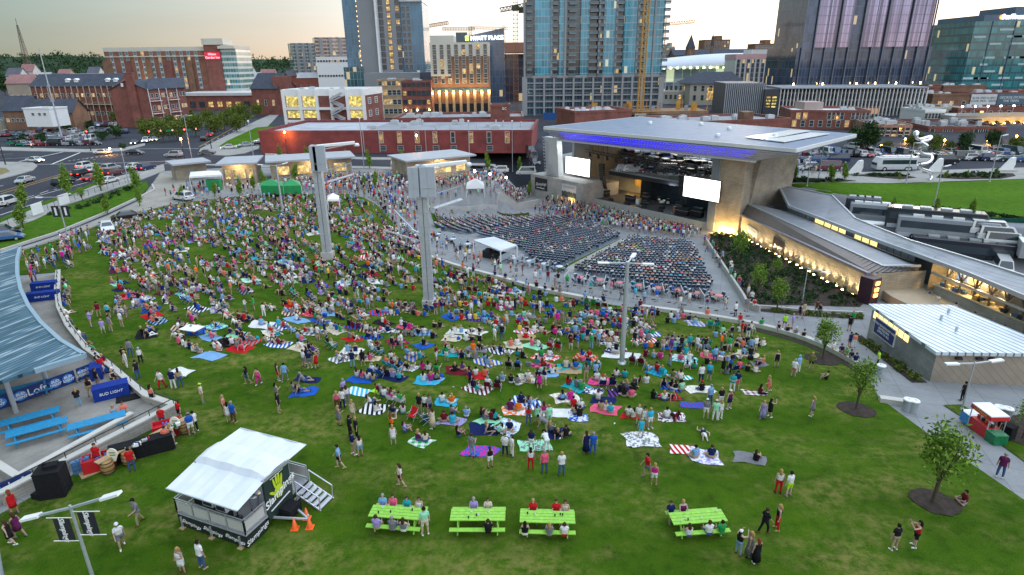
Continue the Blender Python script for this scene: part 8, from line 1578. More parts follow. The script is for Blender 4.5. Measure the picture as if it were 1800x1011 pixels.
kiosk((395,325),(452,322),9,4.2,'stone kiosk with flat grey roof behind the blue market stall');kiosk((478,318),(620,308),8,4.0,'long stone kiosk with lit counters behind the green tents');kiosk((716,320),(826,312),9,4.4,'stone kiosk with white roof and lit openings at the middle light tower');kiosk((312,318),(366,312),5,3.4,'grey walled kiosk at the left of the plaza',False)
def tent(pxs,h,m,lab,peak=1.0,wall=True):
 q=[gp(*p) for p in pxs];c=sum(q,Vector())/4;t=thing('tent',lab,'tent',c);T_=[p+UP*h for p in q];ap=c+UP*(h+peak);g=MB();g.add(T_+[ap],[(0,1,4),(1,2,4),(2,3,4),(3,0,4)]);obj('canopy',g,m,t);g=MB()
 for i in range(4):a,b=T_[i],T_[(i+1)%4];g.quad(a-UP*(h*.75 if wall else.35),b-UP*(h*.75 if wall else.35),b,a)
 obj('valance',g,m,t)
 for p in q:g=MB();g.tube(p,p+UP*h,.05);obj('leg',g,WHITE,t)
GT=mat('tent_green',(.01,.26,.07),.6,.15,1.5)
tent([(460,346),(500,347),(500,340),(462,339)],2.2,GT,'left of two joined green tents at the lawn edge');tent([(500,347),(532,346),(530,339),(500,340)],2.2,GT,'right of two joined green tents at the lawn edge')
tent([(338,338),(395,334),(390,326),(340,329)],3.2,WHITE,'white roofed market stall on the left plaza',.5,False);tent([(820,348),(852,347),(850,338),(822,339)],2.3,WHITE,'white pointed tent on the upper plaza',1.4,False);tent([(688,304),(706,303),(705,297),(689,298)],2.2,WHITE,'small white tent beside the stone kiosk',1.2,False);tent([(578,372),(598,372),(598,365),(578,365)],2.2,WHITE,'small white tent deep in the plaza crowd',.8,False)
g=MB();
for x in(372,384):q=gp(x,334);g.box(q+UP*1.1,(1.4,1.0,2.2))
tag(obj('stall_fridge',g,GT),'green fridge under the white roofed market stall','fridge')
q=[un(832,422,-1.6),un(868,416,-1.6),un(909,431,-1.9),un(880,441,-1.9)];t=thing('sound_booth','sound booth with a white ribbed roof at the back of the seats','booth',sum(q,Vector())/4-UP*3);g=MB();g.ext([p-UP*.2 for p in q],(0,0,.22));obj('roof',g,ribs('booth_roof',(.60,.64,.68),(.42,.46,.5),(.8,-.6,0),.5,.15,.5,.2),t)
for p in q:g=MB();g.bar((p.x,p.y,G(p.x,p.y)),p-UP*.2,.16);obj('post',g,WHITE,t)
g=MB();c=sum(q,Vector())/4;g.box((c.x-.3,c.y-.4,G(c.x,c.y)+.6),(3.6,1.2,1.2),-.6);obj('desk',g,STK,t)
for i in range(5):g=MB();g.box((c.x-1.2+i*.6,c.y-.9+i*.35,G(c.x,c.y)+1.5),(.7,.5,.6),-.5);g.box((c.x-1.2+i*.6,c.y-.9+i*.35,G(c.x,c.y)+1.83),(.5,.3,.06),-.5);obj('mixing_console',g,DARK,t)
GLP=mat('divider_glass',(.40,.46,.48),.15,.1,1);PINKT=mat('table_pink',(.60,.20,.20),.6,.1,2)
BX=[gp(1020+i*34.5,497+i*4.6) for i in range(8)]+[gp(905+i*26,462+i*5) for i in range(4)]+[gp(770+i*26,418+i*9) for i in range(3)]
for i,p in enumerate(BX):
 rz=SH(p);M=Matrix.Rotation(rz,3,'Z');far=i>=8;w_='%s box table %s'%(ORD[i if i<8 else(i-8 if i<12 else i-12)],'below the right seats' if i<8 else('beside the sound booth' if i<12 else 'below the left seats'))
 t=thing('box_table','small round '+w_,'table',p,'box tables');g=MB();g.lathe(p,[(0,.72),(.55,.72),(.55,.76),(0,.76)],14);obj('tabletop',g,PINKT if not far else PALE,t);g=MB();g.tube(p,p+UP*.72,.04);g.lathe(p,[(.3,0),(.3,.04),(0,.05)],12);obj('stand',g,DARK,t)
 d=thing('glass_divider','glass divider left of the '+w_,'divider',p+M@Vector((-1.9,0,0)),'glass dividers');a,b=p+M@Vector((-1.9,-1.3,0)),p+M@Vector((-1.9,1.6,0));g=MB();g.bar(a+UP*.6,b+UP*.6,.04,.9);obj('pane',g,GLP,d);g=MB()
 for s in(0,.5,1):q=a.lerp(b,s);g.bar(q,q+UP*1.1,.06)
 g.bar(a+UP*1.08,b+UP*1.08,.06);obj('frame',g,GALV,d)
 for k in range(4):
  an=PI/4+k*PI/2;q=p+M@Vector((math.cos(an)*.95,math.sin(an)*.95,0));c=dup(proto,q,rz+an+PI/2);c['label']='dark chair drawn up to the '+w_;c['category']='chair';c['group']='chairs of the box tables';c.name='table_chair'
  if random.random()<.4:rp(q,'sit',rz+an+PI/2)
for i in range(13):
 s=i*.072;a=TERR[int(8+s*44)]if 8+s*44<len(TERR) else TERR[-1];p=gp(970+i*27.5,506+i*5.0);q=gp(970+(i+.93)*27.5,506+(i+.93)*5.0);t=thing('crowd_barrier','dark steel crowd barrier on the cross aisle, %s from the left'%(ORD+['thirteenth'])[i],'barrier',(p+q)/2,'crowd barriers');g=MB()
 for z in(.15,1.08):g.bar(p+UP*z,q+UP*z,.05)
 for k in range(15):c=p.lerp(q,k/14);g.bar(c+UP*.15,c+UP*1.08,.022)
 obj('grille',g,GREY,t);g=MB()
 for k in(.06,.94):c=p.lerp(q,k);g.bar(c+Vector((0,-.3,0)),c+Vector((0,.3,0)),.05);g.bar(c,c+UP*.2,.05)
 obj('foot',g,GREY,t);g=MB();c=p.lerp(q,.5);g.box(c+UP*.85,(.4,.05,.12));obj('plate',g,DARK,t)
for q,lab in(((1593,722),'left'),((1603,724),'right'),((1546,660),'far upper'),((1752,735),'left cart-side'),((1766,738),'right cart-side')):
 c=gp(*q)+UP*.02;t=thing('litter_bin','round grey litter bin by the right path, the %s one'%lab,'bin',c,'grey litter bins');g=MB();g.lathe(c,[(.3,0),(.36,.9),(.38,.95)],16);obj('drum',g,GALV,t);g=MB();g.lathe(c+UP*.95,[(.39,0),(.37,.06),(.15,.08),(.14,.03),(0,.03)],16);obj('lid',g,WHITE,t)
c=gp(1727,762)+UP*.05;t=thing('snack_cart','red snack cart with white canopy on the grass by the right path','cart',c);a=un(1707,740,c.z);d=(gp(1765,778)-gp(1700,735));d.z=0;d.normalize();n=Vector((-d.y,d.x,0));M=Matrix((d,n,UP)).transposed();SR=mat('cart_red',(.50,.02,.02),.5,.1,2)
def cb(nm,o,s,m,par=None):g=MB();g.box(c+M@Vector(o),s,M=M);return obj(nm,g,m,par or t)
cb('counter',(0,0,.5),(2.0,1.0,1.0),SR);cb('side_counter',(-1.6,0,.45),(1.1,1.0,.9),mat('cart_blue',(.03,.22,.5),.5,.15,2));cb('side_top',(-1.6,0,.93),(1.15,1.05,.05),WHITE);cb('drinks_chest',(1.5,-.1,.5),(1.0,1.1,1.0),mat('chest_green',(.01,.16,.06),.4,.5,4));k_=cb('canopy',(0,.1,2.2),(2.2,1.5,.12),WHITE);v_=cb('valance',(0,-.66,2.0),(2.2,.04,.35),SR,k_);cb('valance',(1.11,.1,2.0),(.04,1.5,.35),SR,k_)
t.scale=(.86,)*3
text_part('lettering','LEMONADE',mat('snack_yellow',()),v_,c+M@Vector((0,-.69,2.0)),d,UP,.26)
for x,y in((-1,-.6),(1,-.6),(1,.75),(-1,.75)):cb('post',(x,y,1.2),(.06,.06,2.0),GALV)
for i in range(7):cb('jar',(-.8+i*.26,.1*(i%2),1.15),(.18,.2,.3),[SR,WHITE,DARK,MATS['snack_yellow']][i%4])
c=gp(1770,772)+UP*.05;g=MB();g.box(c+UP*.5,(.7,.6,1.0),.4);g.box(c+UP*1.03,(.76,.66,.07),.4);tag(obj('waste_bin',g,BLACK),'square black bin at the right end of the snack cart','bin')
person(gp(1752,766)+UP*.05,'stand',R(60),'black','black',hair='dark')
for(a,b),h,lab,gr in((((60,384),(78,377)),1.8,'white framed green print board on the verge fence',True),(((107,366),(124,360)),1.8,'pale board on the verge fence',False)):
 p,q=gp(*a),gp(*b);t=thing('fence_board',lab,'sign',(p+q)/2);g=MB();g.bar(p+UP*(h*.6+.3),q+UP*(h*.6+.3),.08,h);o=obj('board',g,WHITE,t)
 if gr:n=Vector((0,-.06,0));g=MB();g.bar(p.lerp(q,.08)+UP*(h*.6+.3)+n,q.lerp(p,.08)+UP*(h*.6+.3)+n,.02,h*.78);o2=obj('print',g,mat('print_green',(.03,.22,.06),.5,.5,2.5),o)
g=MB();A_=[gp(*q) for q in((0,402),(60,380),(120,357),(200,330),(250,313))]
for p,q in zip(A_,A_[1:]):
 g.bar(p+UP*1.2,q+UP*1.2,.05);n_=max(1,int((q-p).length/2))
 for i in range(n_):c=p.lerp(q,i/n_);g.bar(c,c+UP*1.2,.05)
tag(obj('railing',g,DARK),'thin dark railing along the verge by the avenue','railing')
CHR=mat('chrome',(.80,.80,.82),.12,.05,1,metal=1.0);pts=[(1633,318),(1637,312),(1634,302),(1620,297),(1616,290),(1630,287),(1638,280),(1636,273),(1622,270),(1617,262),(1630,257),(1620,250),(1633,246),(1636,240),(1615,245),(1610,236)];Yc=gp(1634,318).y;t=thing('sculpture','tall twisting chrome tube sculpture on the park path','sculpture',at(1634,318,Yc));P=[at(a,b,Yc+2*math.sin(i*1.1)) for i,(a,b) in enumerate(pts)];P3=[]
for i in range(len(P)-1):
 p0,p1,p2,p3=P[max(0,i-1)],P[i],P[i+1],P[min(len(P)-1,i+2)]
 for k in range(5):s=k/5;P3.append(.5*((2*p1)+(p2-p0)*s+(2*p0-5*p1+4*p2-p3)*s*s+(3*p1-p0-3*p2+p3)*s**3))
g=MB()
for a,b in zip(P3,P3[1:]):g.tube(a,b,.33,n=8)
obj('tube',g,CHR,t);g=MB();g.lathe(P[-1],[(.5,-.4),(.55,.4),(.2,.7),(0,.7)],10);obj('head',g,CHR,t);g=MB();g.lathe(P[0]-UP*.3,[(2.5,0),(2.5,.3),(0,.35)],20);obj('base',g,CONC,t)
for i,(a,b) in enumerate((((1503,308),(1502,282)),((1643,305),(1641,279)),((1770,302),(1768,277)))):
 p=gp(*a);h=at(*b,p.y).z;t=thing('stone_fin','white curved upright fin beside the park path, %s of three from the stage'%ORD[i],'monument',p,'white fins');g=MB();P=[(p.x-1.6,p.y,0),(p.x+1.0,p.y,0),(p.x+1.5,p.y,h*.5),(p.x+1.3,p.y,h),(p.x+.6,p.y,h*.95),(p.x-.2,p.y,h*.6)];g.ext([Vector(q) for q in P],(0,.8,0));obj('slab',g,WHITE,t);g=MB();g.box((p.x,p.y+.4,.2),(4,1.6,.4));obj('base',g,CONC,t)
# ---- trees and shrubs
def leaf_mat(n,a,b):
 m,t,p=nt(n);g=node(t,'ShaderNodeNewGeometry');t.links.new(ramp(t,g.outputs['Random Per Island'],[(0,a),(.55,b),(1,[q*1.7 for q in b])]),p.inputs['Base Color']);p.inputs['Roughness'].default_value=.75;p.inputs['Specular IOR Level'].default_value=.2;return m
LY=leaf_mat('young_leaves',(.06,.13,.015),(.15,.24,.03));LD=leaf_mat('dark_leaves',(.010,.028,.010),(.03,.065,.018));LO=leaf_mat('olive_leaves',(.04,.075,.012),(.11,.14,.022));BARK=mat('bark',(.10,.075,.055),.9,.3,4)
def leaves(g,c,r,n,s,lumps=9):
 """leaf-sized faces gathered in clumps through an uneven crown"""
 c=Vector(c);L_=[]
 for i in range(lumps):d=Vector((random.gauss(0,1),random.gauss(0,1),random.gauss(0,1))).normalized()*random.uniform(.35,.8);L_.append((c+Vector((d.x*r[0],d.y*r[1],d.z*r[2])),random.uniform(.28,.5)))
 for i in range(n):
  q,k=random.choice(L_);d=Vector((random.gauss(0,.55),random.gauss(0,.55),random.gauss(0,.55)));p=q+Vector((d.x*r[0]*k,d.y*r[1]*k,d.z*r[2]*k));a=Vector((random.uniform(-1,1),random.uniform(-1,1),random.uniform(-.6,.6))).normalized();b=a.orthogonal().normalized();b=Matrix.Rotation(random.uniform(0,6),3,a)@b;e=a.cross(b);z=s*random.uniform(.6,1.3);g.add([p-b*z,p+e*z*.45,p+b*z,p-e*z*.45],[(0,1,2,3)])
def tree_proto(kind,h,r,th,m,n,s,lumps):
 t=thing('tree','x','tree');g=MB();g.tube((0,0,-.2),(0,0,th),h*.018+.03,h*.014+.02);top=Vector((0,0,th))
 for i in range(6):a=i*1.1;e=Vector((math.cos(a)*r[0]*.6,math.sin(a)*r[1]*.6,th+(h-th)*random.uniform(.35,.8)));b=Vector((0,0,th*random.uniform(.7,1)));g.tube(b,e,h*.009+.015,.012,5)
 g.tube(top,(0,0,h*.85),h*.013,.015,6);obj('trunk',g,BARK,t);g=MB();leaves(g,(0,0,(th+h)/2),(r[0],r[1],(h-th)/2),n,s,lumps);obj('crown',g,m,t);return t
random.seed(33)
TPR={'y':tree_proto('y',4.6,(1.15,1.15),1.4,LY,1250,.115,22),'u':tree_proto('u',6,(1.15,1.15),1.0,LY,1500,.20,14),'o':tree_proto('o',8,(3.2,3.2),1.8,LO,1800,.34,16),'d':tree_proto('d',8,(3.0,3.0),1.2,LD,1800,.36,14),'b':tree_proto('b',3,(1.6,1.6),.3,LD,900,.22,10)}
TH={'y':4.6,'u':6,'o':8,'d':8,'b':3};TW={'y':'young tree with a thin trunk','u':'slim upright young tree','o':'broad olive green street tree','d':'big dark leafy tree','b':'round dark clipped tree'};used=set()
TL_='y1640,884,738 y1505,719,626 y1446,631,556 y1797,772,700 y1365,548,486 y1297,462,402 y1331,520,462 y1363,490,452 u190,377,340 u246,362,328 u42,402,354 u45,366,320 u120,346,290 u178,336,284 u242,336,290 y146,356,328 u320,353,325 u378,346,318 u422,346,312 u493,286,255 u541,286,258 u607,282,262 u650,297,263 u704,302,264 u640,332,306 u660,330,300 u858,302,268 u914,303,276 u447,335,306 u465,338,300 u520,318,286 u930,345,318 u1397,318,290 u1460,320,288 u1484,319,285 u1567,372,346 u1645,377,345 u1707,381,347 o262,246,212 o288,250,206 o312,248,208 o345,240,196 o378,238,200 o430,222,178 o408,218,186 o452,206,180 b75,251,232 b120,231,216 b160,226,210 b182,247,228 b205,243,216 d174,192,148 d136,190,160 d10,168,128 d60,140,114 d1522,272,214 d1498,258,222 o1602,265,228 o1640,272,234 d1692,270,232 o1785,268,238 d1742,262,228 d1714,210,196 o1665,268,246 o1560,268,246 d470,200,180 d92,199,170 d226,214,192 d112,182,160 o205,217,194 o236,223,200 d22,190,170 o482,197,172 b40,251,236 b216,262,250 d300,196,178 o256,232,206 o276,229,204 o302,227,200 o330,233,201 o395,229,192 o417,233,196 o330,214,190 o372,224,190 d436,190,168 o700,302,286 d1450,210,196 u1580,318,302 u1662,314,298 u1700,312,298 u1750,308,292'
for w in TL_.split():
 k=w[0];x,y,yt=(float(q) for q in w[1:].split(','));p=gp(x,y);h=at(x,yt,p.y).z-p.z;lab=unique([TW[k]+' '+where(p,j) for j in(0,1,2)]+[TW[k]+', %s, %s'%(where(p),where(p,1))]);o=TPR[k]if k not in used else dup(TPR[k],p,random.uniform(0,6));used.add(k);o.location=p;o.rotation_euler=(0,0,random.uniform(0,6));s=h/TH[k];o.scale=(s*random.uniform(.9,1.1),s*random.uniform(.9,1.1),s);o['label']=lab;o['group']={'y':'young trees','u':'slim young trees','o':'street trees','d':'dark trees','b':'clipped trees'}[k]
def ground_cover(name,lab,polys,n,s,m,h=.5):
 g=MB()
 for P in polys:
  Q=[(p.x,p.y) for p in P];xs=[p[0]for p in Q];ys=[p[1]for p in Q];c=0
  while c<n:
   q=(random.uniform(min(xs),max(xs)),random.uniform(min(ys),max(ys)))
   if inside(q,Q) and math.sin(q[0]*1.7)*math.sin(q[1]*1.3+q[0]*.4)>-.35:leaves(g,(q[0],q[1],G(*q)+h*.5),(h*.9,h*.9,h*.55),40,s,5);c+=1
 tag(obj(name,g,m),lab,'shrubs',kind='stuff')
ground_cover('shrubbery','low dark green shrubs filling the bed below the uplit wall',[BED],430,.15,LD,.6);ground_cover('shrubbery','low olive ground cover by the wash house and path',[BED2,BED3,BED5],42,.12,LO,.42);ground_cover('shrubbery','green border planting along the park path and verge',[px0(P) for P in([(1390,322),(1400,314),(1505,319),(1470,321)],[(1495,310),(1580,308),(1605,313)],[(1650,313),(1700,305),(1780,307),(1760,314)],[(60,388),(200,340),(250,322),(200,352),(110,378)])],34,.25,LD,.7);ground_cover('shrubbery','green hedge strip beside the bus yard fence',[px0([(1600,366),(1700,379),(1800,393),(1800,389),(1700,375)])],40,.3,LD,.8)
g=MB();
for i in range(1500):
 k=random.random()*(len(RIDGE)-1);q=RIDGE[int(k)].lerp(RIDGE[int(k)+1],k%1);u=random.random()**.7;z=q.z*u;y=740+160*u;c=Vector((q.x*(.83+.17*u),y,z));leaves(g,c+UP*2,(random.uniform(4,8),5,random.uniform(3.5,6)),16,1.5,4)
for i in range(260):q=un(random.uniform(-30,620) if i%3 else random.uniform(420,610),random.uniform(128,158),0);leaves(g,q+UP*3,(5,4,4),26,1.0,5)
tag(obj('woods',g,LD),'dark woods covering the ridge and the gaps between far houses','woods',kind='stuff')
# ---- vehicles
PAINT=tint('car_paint',.25,.06,2,coat=.6);HEAD=glow('headlamp',(1,.85,.55),6);HEAD0=mat('lamp_lens',(.6,.6,.58),.2);TAIL=glow('tail_lamp',(1,.03,.02),4)
CK={'sedan':(4.7,1.8,.55,.88,1.42,(-1.55,-.75,.75,1.45)),'suv':(4.8,1.9,.55,1.05,1.75,(-2.2,-1.9,.55,1.15)),'pickup':(5.6,1.95,.6,1.08,1.80,(-.6,-.4,.75,1.3)),'van':(5.6,2.0,.55,1.2,2.3,(-2.65,-2.5,1.6,2.3))}
def car_parts(kind):
 L_,W,z0,z1,z2,(a,b,c,d)=CK[kind];h=L_/2;w=W/2;B=MB();B.ext([(-w,-h,.35),(-w,-h,z1-.06),(-w,-h+.15,z1),(-w,d+.2,z1),(-w,h-.3,z1-.13),(-w,h,z1-.32),(-w,h,.35)],(W,0,0))
 K_=[(x*w*.98,y,z1) for x in(-1,1) for y in(a,d)]+[(x*w*.76,y,z2) for x in(-1,1) for y in(b,c)];R_=MB();R_.add(K_,[(4,6,7,5),(0,2,6,4),(3,1,5,7),(1,0,4,5),(2,3,7,6)]);V=[Vector(k) for k in K_]
 def pane(p,q,r,s):c_=(p+q+r+s)/4;n=(q-p).cross(s-p).normalized();n=n if n.dot(c_-Vector((0,0,z1)))>0 else-n;g=MB();g.poly([c_+(v-c_)*.86+n*.015 for v in(p,q,r,s)]);return g
 G_=[('windscreen',pane(V[1],V[3],V[7],V[5])),('rear_window',pane(V[0],V[2],V[6],V[4])),('side_window',pane(V[0],V[1],V[5],V[4])),('side_window',pane(V[2],V[3],V[7],V[6]))];Wl=[]
 for x in(-1,1):
  for y in(-.31,.31):g=MB();g.tube((x*(w-.2),y*L_,.33),(x*(w+.01),y*L_,.33),.33,n=12);k=MB();k.tube((x*(w-.1),y*L_,.33),(x*(w+.02),y*L_,.33),.19,n=10);Wl.append((g,k))
 Hd=[MB().box((x*w*.72,h,z1-.42),(.36,.06,.16)) for x in(-1,1)];Tl=[MB().box((x*w*.8,-h,z1-.2),(.28,.06,.2)) for x in(-1,1)];return B,R_,G_,Wl,Hd,Tl
def join(L_):g=MB();[(g.slot(s),g.add(m.v,m.f)) for s,m in L_];return g
FARC={};NEARC={}
for k in CK:
 B,R_,G_,Wl,Hd,Tl=car_parts(k);FARC[k]=join([(0,B),(0,R_)]+[(1,q) for _,q in G_]+[(2,a) for a,b in Wl]+[(3,b) for a,b in Wl]+[(3,q) for q in Hd]+[(4,q) for q in Tl]).mesh('parked_car',mats=[PAINT,GLASS,RUBBER,HEAD0,mat('tail_lens',(.25,.01,.01),.3)])
CARC=[('white',(.7,.7,.7)),('silver',(.38,.40,.42)),('black',(.012,.012,.015)),('grey',(.12,.125,.13)),('dark blue',(.02,.04,.12)),('red',(.35,.015,.02)),('white',(.68,.68,.66)),('dark green',(.02,.06,.05)),('blue',(.04,.12,.3)),('maroon',(.14,.02,.03))]
def cars_row(a,b,n,hd,place,z=0.0,kinds=('sedan','suv','sedan','suv','pickup','van')):
 a,b=un(*a,z),un(*b,z);S_=[(random.choice(CARC),random.choice(kinds)) for _ in range(n)]
 for i,(c,k) in enumerate(S_):
  p=a.lerp(b,i/max(1,n-1));o=bpy.data.objects.new('parked_car',FARC[k]);C.objects.link(o);o.location=p;o.rotation_euler=(0,0,R(hd+random.uniform(-4,4)+(180 if random.random()<.4 else 0)));o.color=(*c[1],1);l=S_[i-1]if i else None;r=S_[i+1]if i<n-1 else None
  nb=('between a %s %s and a %s %s'%(l[0][0],l[1],r[0][0],r[1])) if l and r else('at the %s end'%('left' if not l else 'right'));tag(o,unique(['%s %s %s, %s'%(c[0],k,nb,place),'%s %s, %s from left, %s'%(c[0],k,ORD[min(i,11)],place)]),'car','cars in the parking lots')
for a,b,n,hd,pl in(((3,240),(62,237),9,20,'left row of west lot'),((76,229),(130,226),9,20,'upper row of west lot'),((88,241),(146,241),9,20,'middle row of west lot'),((84,234),(140,233),9,20,'inner row of west lot'),((134,222),(226,222),14,20,'rear row of west lot'),((165,233),(222,234),8,20,'right row of west lot'),((28,256),(80,256),5,70,'front row of west lot'),((98,256),(166,255),6,80,'kerb row of west lot'),((30,249),(60,248),3,85,'aisle of west lot'),((62,247),(160,248),15,20,'long row of west lot'),((0,213),(22,213),4,20,'by the cottage'),((114,200),(240,203),8,80,'below the apartments'),((1092,268),(1265,272),20,5,'rear row behind stage'),((1096,278),(1265,284),17,5,'third row behind stage'),((1100,289),(1270,296),15,5,'second row behind stage'),((1100,302),(1272,310),13,80,'nearest row behind stage'),((1385,272),(1520,275),13,10,'upper row right of stage'),((1385,284),(1470,286),7,85,'middle row right of stage'),((1382,297),(1455,300),5,85,'lower row right of stage'),((1530,272),(1600,276),8,10,'row under dark trees'),((1565,284),(1660,288),8,85,'row by the sculpture'),((1670,270),(1800,272),13,10,'upper row at far right'),((1650,280),(1800,284),11,85,'lower row at far right'),((928,262),(940,290),4,10,'beside the red warehouse'),((1500,262),(1520,264),3,10,'before the pink brick house')):cars_row(a,b,n,hd,pl)
def near_car(q,hd,kind,cn,lab,lit=0,z=None,far=False):
 p=gp(*q) if z is None else un(q[0],q[1],z)
 if kind not in NEARC:
  B,R_,G_,Wl,Hd,Tl=car_parts(kind);t=thing('car','x','car',(0,0,0),'cars on the streets');o=obj('body',B,PAINT,t,bevel=.06);o['_tint']=1;o=obj('roof',R_,PAINT,t);o['_tint']=1
  for n,g in G_:obj(n,g,GLASS,t)
  for a,b in Wl:w=obj('wheel',a,RUBBER,t);obj('rim',b,GREY,w)
  for g in Hd:obj('headlight',g,HEAD,t)
  for g in Tl:obj('tail_light',g,TAIL,t)
  NEARC[kind]=t;o=t;KIDS[t.name]=kids(t)
  for k in KIDS[t.name]:
   if k.get('_tint'):k.color=(*dict(CARC)[cn],1)
 else:o=dup(NEARC[kind],p,color=dict(CARC)[cn])
 o.location=p+UP*.06;o.rotation_euler=(0,0,R(hd));o['label']=lab
 for k in C.objects[-40:]:
  b_=k.name.split('.')[0]
  if k.parent==o and b_ in('headlight','tail_light'):
   k.material_slots[0].link='OBJECT';k.material_slots[0].material=(HEAD if 'headlights' in lab else HEAD0) if b_=='headlight' else(TAIL if 'queue' in lab or 'tail' in lab else MATS['tail_lens'])
for q,hd,k,c,lab in(((190,405),-146,'sedan','white','white sedan parked on the lawn facing the crowd'),((224,386),124,'sedan','black','black sedan parked on the lawn edge under a young tree'),((62,285),-105,'sedan','white','white sedan with bright headlights turning at the left kerb'),((45,321),184,'sedan','silver','silver sedan alone in the far lane of the avenue'),((15,360),4,'suv','white','white suv cut by the left edge of the photo'),((181,271),-88,'sedan','white','white sedan crossing at the lit corner'),((238,272),-90,'sedan','black','black sedan crossing in the middle of the junction'),((306,276),88,'suv','silver','silver suv leaving the junction to the right'),((364,272),88,'sedan','grey','grey sedan by the kiosk corner'),((152,296),-6,'suv','white','white suv first in the queue at the stop line'),((165,302),-6,'sedan','white','white sedan second in the queue at the stop line'),((146,310),-5,'suv','black','black suv beside the red car in the queue'),((162,317),-6,'sedan','red','bright red sedan in the queue'),((192,322),-8,'sedan','white','white sedan behind the red one in the queue'),((112,326),-5,'suv','black','black suv last in the near lane'),((196,300),-8,'suv','silver','silver suv in the far queue lane'),((200,308),-8,'suv','maroon','maroon suv in the far queue lane'),((236,297),-10,'sedan','white','white sedan near the wooden pole'),((258,299),-12,'suv','dark blue','dark suv nearest the plaza in the queue'),((238,253),195,'sedan','dark blue','dark blue car with headlights on the side street'),((258,250),195,'suv','white','white suv with headlights on the side street'),((275,247),195,'sedan','silver','silver car third with headlights on the side street'),((360,247),12,'suv','black','black suv driving off along the side street'),((370,240),12,'sedan','red','car with red tail lights on the side street, nearer one'),((378,232),12,'sedan','maroon','maroon car farther off on the side street'),((403,262),110,'sedan','white','white car with glaring headlights by the red warehouse corner'),((432,258),130,'sedan','silver','silver car parked left of the red warehouse'),((450,256),130,'sedan','black','dark car parked against the red warehouse end'),((878,304),88,'suv','white','white suv on the street before the red warehouse'),((925,308),88,'van','white','white van on the street at the end of the red warehouse'),((322,352),60,'suv','white','white suv half hidden by a tree at the lawn corner'),((1620,287),85,'van','white','white van on the street beyond the sculpture'),((7,416),-60,'suv','black','black open topped car with people at the left edge'),((10,424),-60,'sedan','blue','blue car under the loft roof at the left edge'),((1772,447),-112,'suv','black','black suv beside the big dark coach'),((1760,480),150,'van','white','white van in front of the grey box trailer'),((1738,414),-112,'van','white','farthest white van beyond the black suv'),((1752,424),-112,'van','white','middle white van beyond the black suv'),((1762,434),-112,'van','white','white van next to the black suv')):near_car(q,hd,k,c,lab,z=None)
def coach(q,hd,c,lab,L_=13.0,bus=False):
 p=gp(*q)+UP*.06;t=thing('coach',lab,'bus',(0,0,0),'coaches in the yard');W,h=2.6,3.7 if not bus else 3.1;g=MB();g.ext([(-W/2,-L_/2,.4),(-W/2,-L_/2,h),(-W/2,L_/2-.7,h),(-W/2,L_/2,h-1.2),(-W/2,L_/2,.4)],(W,0,0));o=obj('body',g,PAINT,t,bevel=.12);o.color=(*c,1)
 for s in(-1,1):g=MB();g.box((s*(W/2+.01),-.3,h*.66),(.04,L_-1.6,h*.3));obj('side_window',g,GLASS,t);g=MB();g.box((s*(W/2+.012),0,.75),(.03,L_-.6,.65));obj('lower_panel',g,GALV,t)
 g=MB();g.quad((-W*.42,L_/2+.02,1.3),(W*.42,L_/2+.02,1.3),(W*.42,L_/2+.02,h-1.3),(-W*.42,L_/2+.02,h-1.3));obj('windscreen',g,GLASS,t)
 for y in(-.3,-.12,.08,.26):g=MB();g.box((0,y*L_,h+.12),(1.2,1.5,.26));obj('roof_unit',g,GREY if c[0]<.2 else WHITE,t)
 for s in(-1,1):
  for y in(-.32,-.24,.3):g=MB();g.tube((s*(W/2-.3),y*L_,.5),(s*(W/2+.03),y*L_,.5),.5,n=14);w_=obj('wheel',g,RUBBER,t);g=MB();g.tube((s*(W/2-.1),y*L_,.5),(s*(W/2+.05),y*L_,.5),.27,n=10);obj('rim',g,GALV,w_)
 t.location=p;t.rotation_euler=(0,0,R(hd))
for q,L_,c,lab in(((1688,462),14,(.008,.01,.016),'biggest coach, black with silver lower panels, nearest in the yard'),((1660,424),14,(.28,.30,.32),'silver coach in the middle row of the yard'),((1640,408),14,(.012,.02,.02),'black coach with pale roof units along the yard wall'),((1528,394),7,(.3,.32,.33),'silver coach half hidden by the roof'),((1515,384),6,(.02,.03,.05),'dark coach at the narrow end of the yard')):coach(q,-118,c,lab,L_)
coach((1570,300),88,(.6,.62,.64),'white city bus on the street beyond the park path',9,True)
def boxtrailer(q,hd,lab,L_,c):
 p=gp(*q)+UP*.06;t=thing('box_trailer',lab,'trailer',(0,0,0));g=MB();g.box((0,0,1.75),(2.3,L_,2.3));obj('box',g,mat(c,(.33,.34,.35),.5,.1,1),t);g=MB();g.box((0,0,2.95),(2.36,L_+.06,.12));obj('roof',g,WHITE,t);g=MB();g.bar((0,-L_/2,.5),(0,-L_/2-1.4,.5),.12);obj('drawbar',g,GALV,t)
 for s in(-1,1):
  for y in(-.45,.45):g=MB();g.tube((s*.95,y,.36),(s*1.2,y,.36),.36,n=12);obj('wheel',g,RUBBER,t)
 t.location=p;t.rotation_euler=(0,0,R(hd))
boxtrailer((1800,455),-30,'grey box trailer with white roof behind the white van',5,'trailer_grey');boxtrailer((1560,425),-118,'pale box trailer by the tree in the yard',9,'trailer_grey')
g=MB();a,b=un(1722,389,0),un(1985,402.5,0);g.bar(a-UP*1.4,b-UP*1.4,.12,4.2);tag(obj('screen_fence',g,mat('fence_green',(.01,.07,.05),.7,.2,1)),'dark green screen fence at the end of the bus yard','fence')
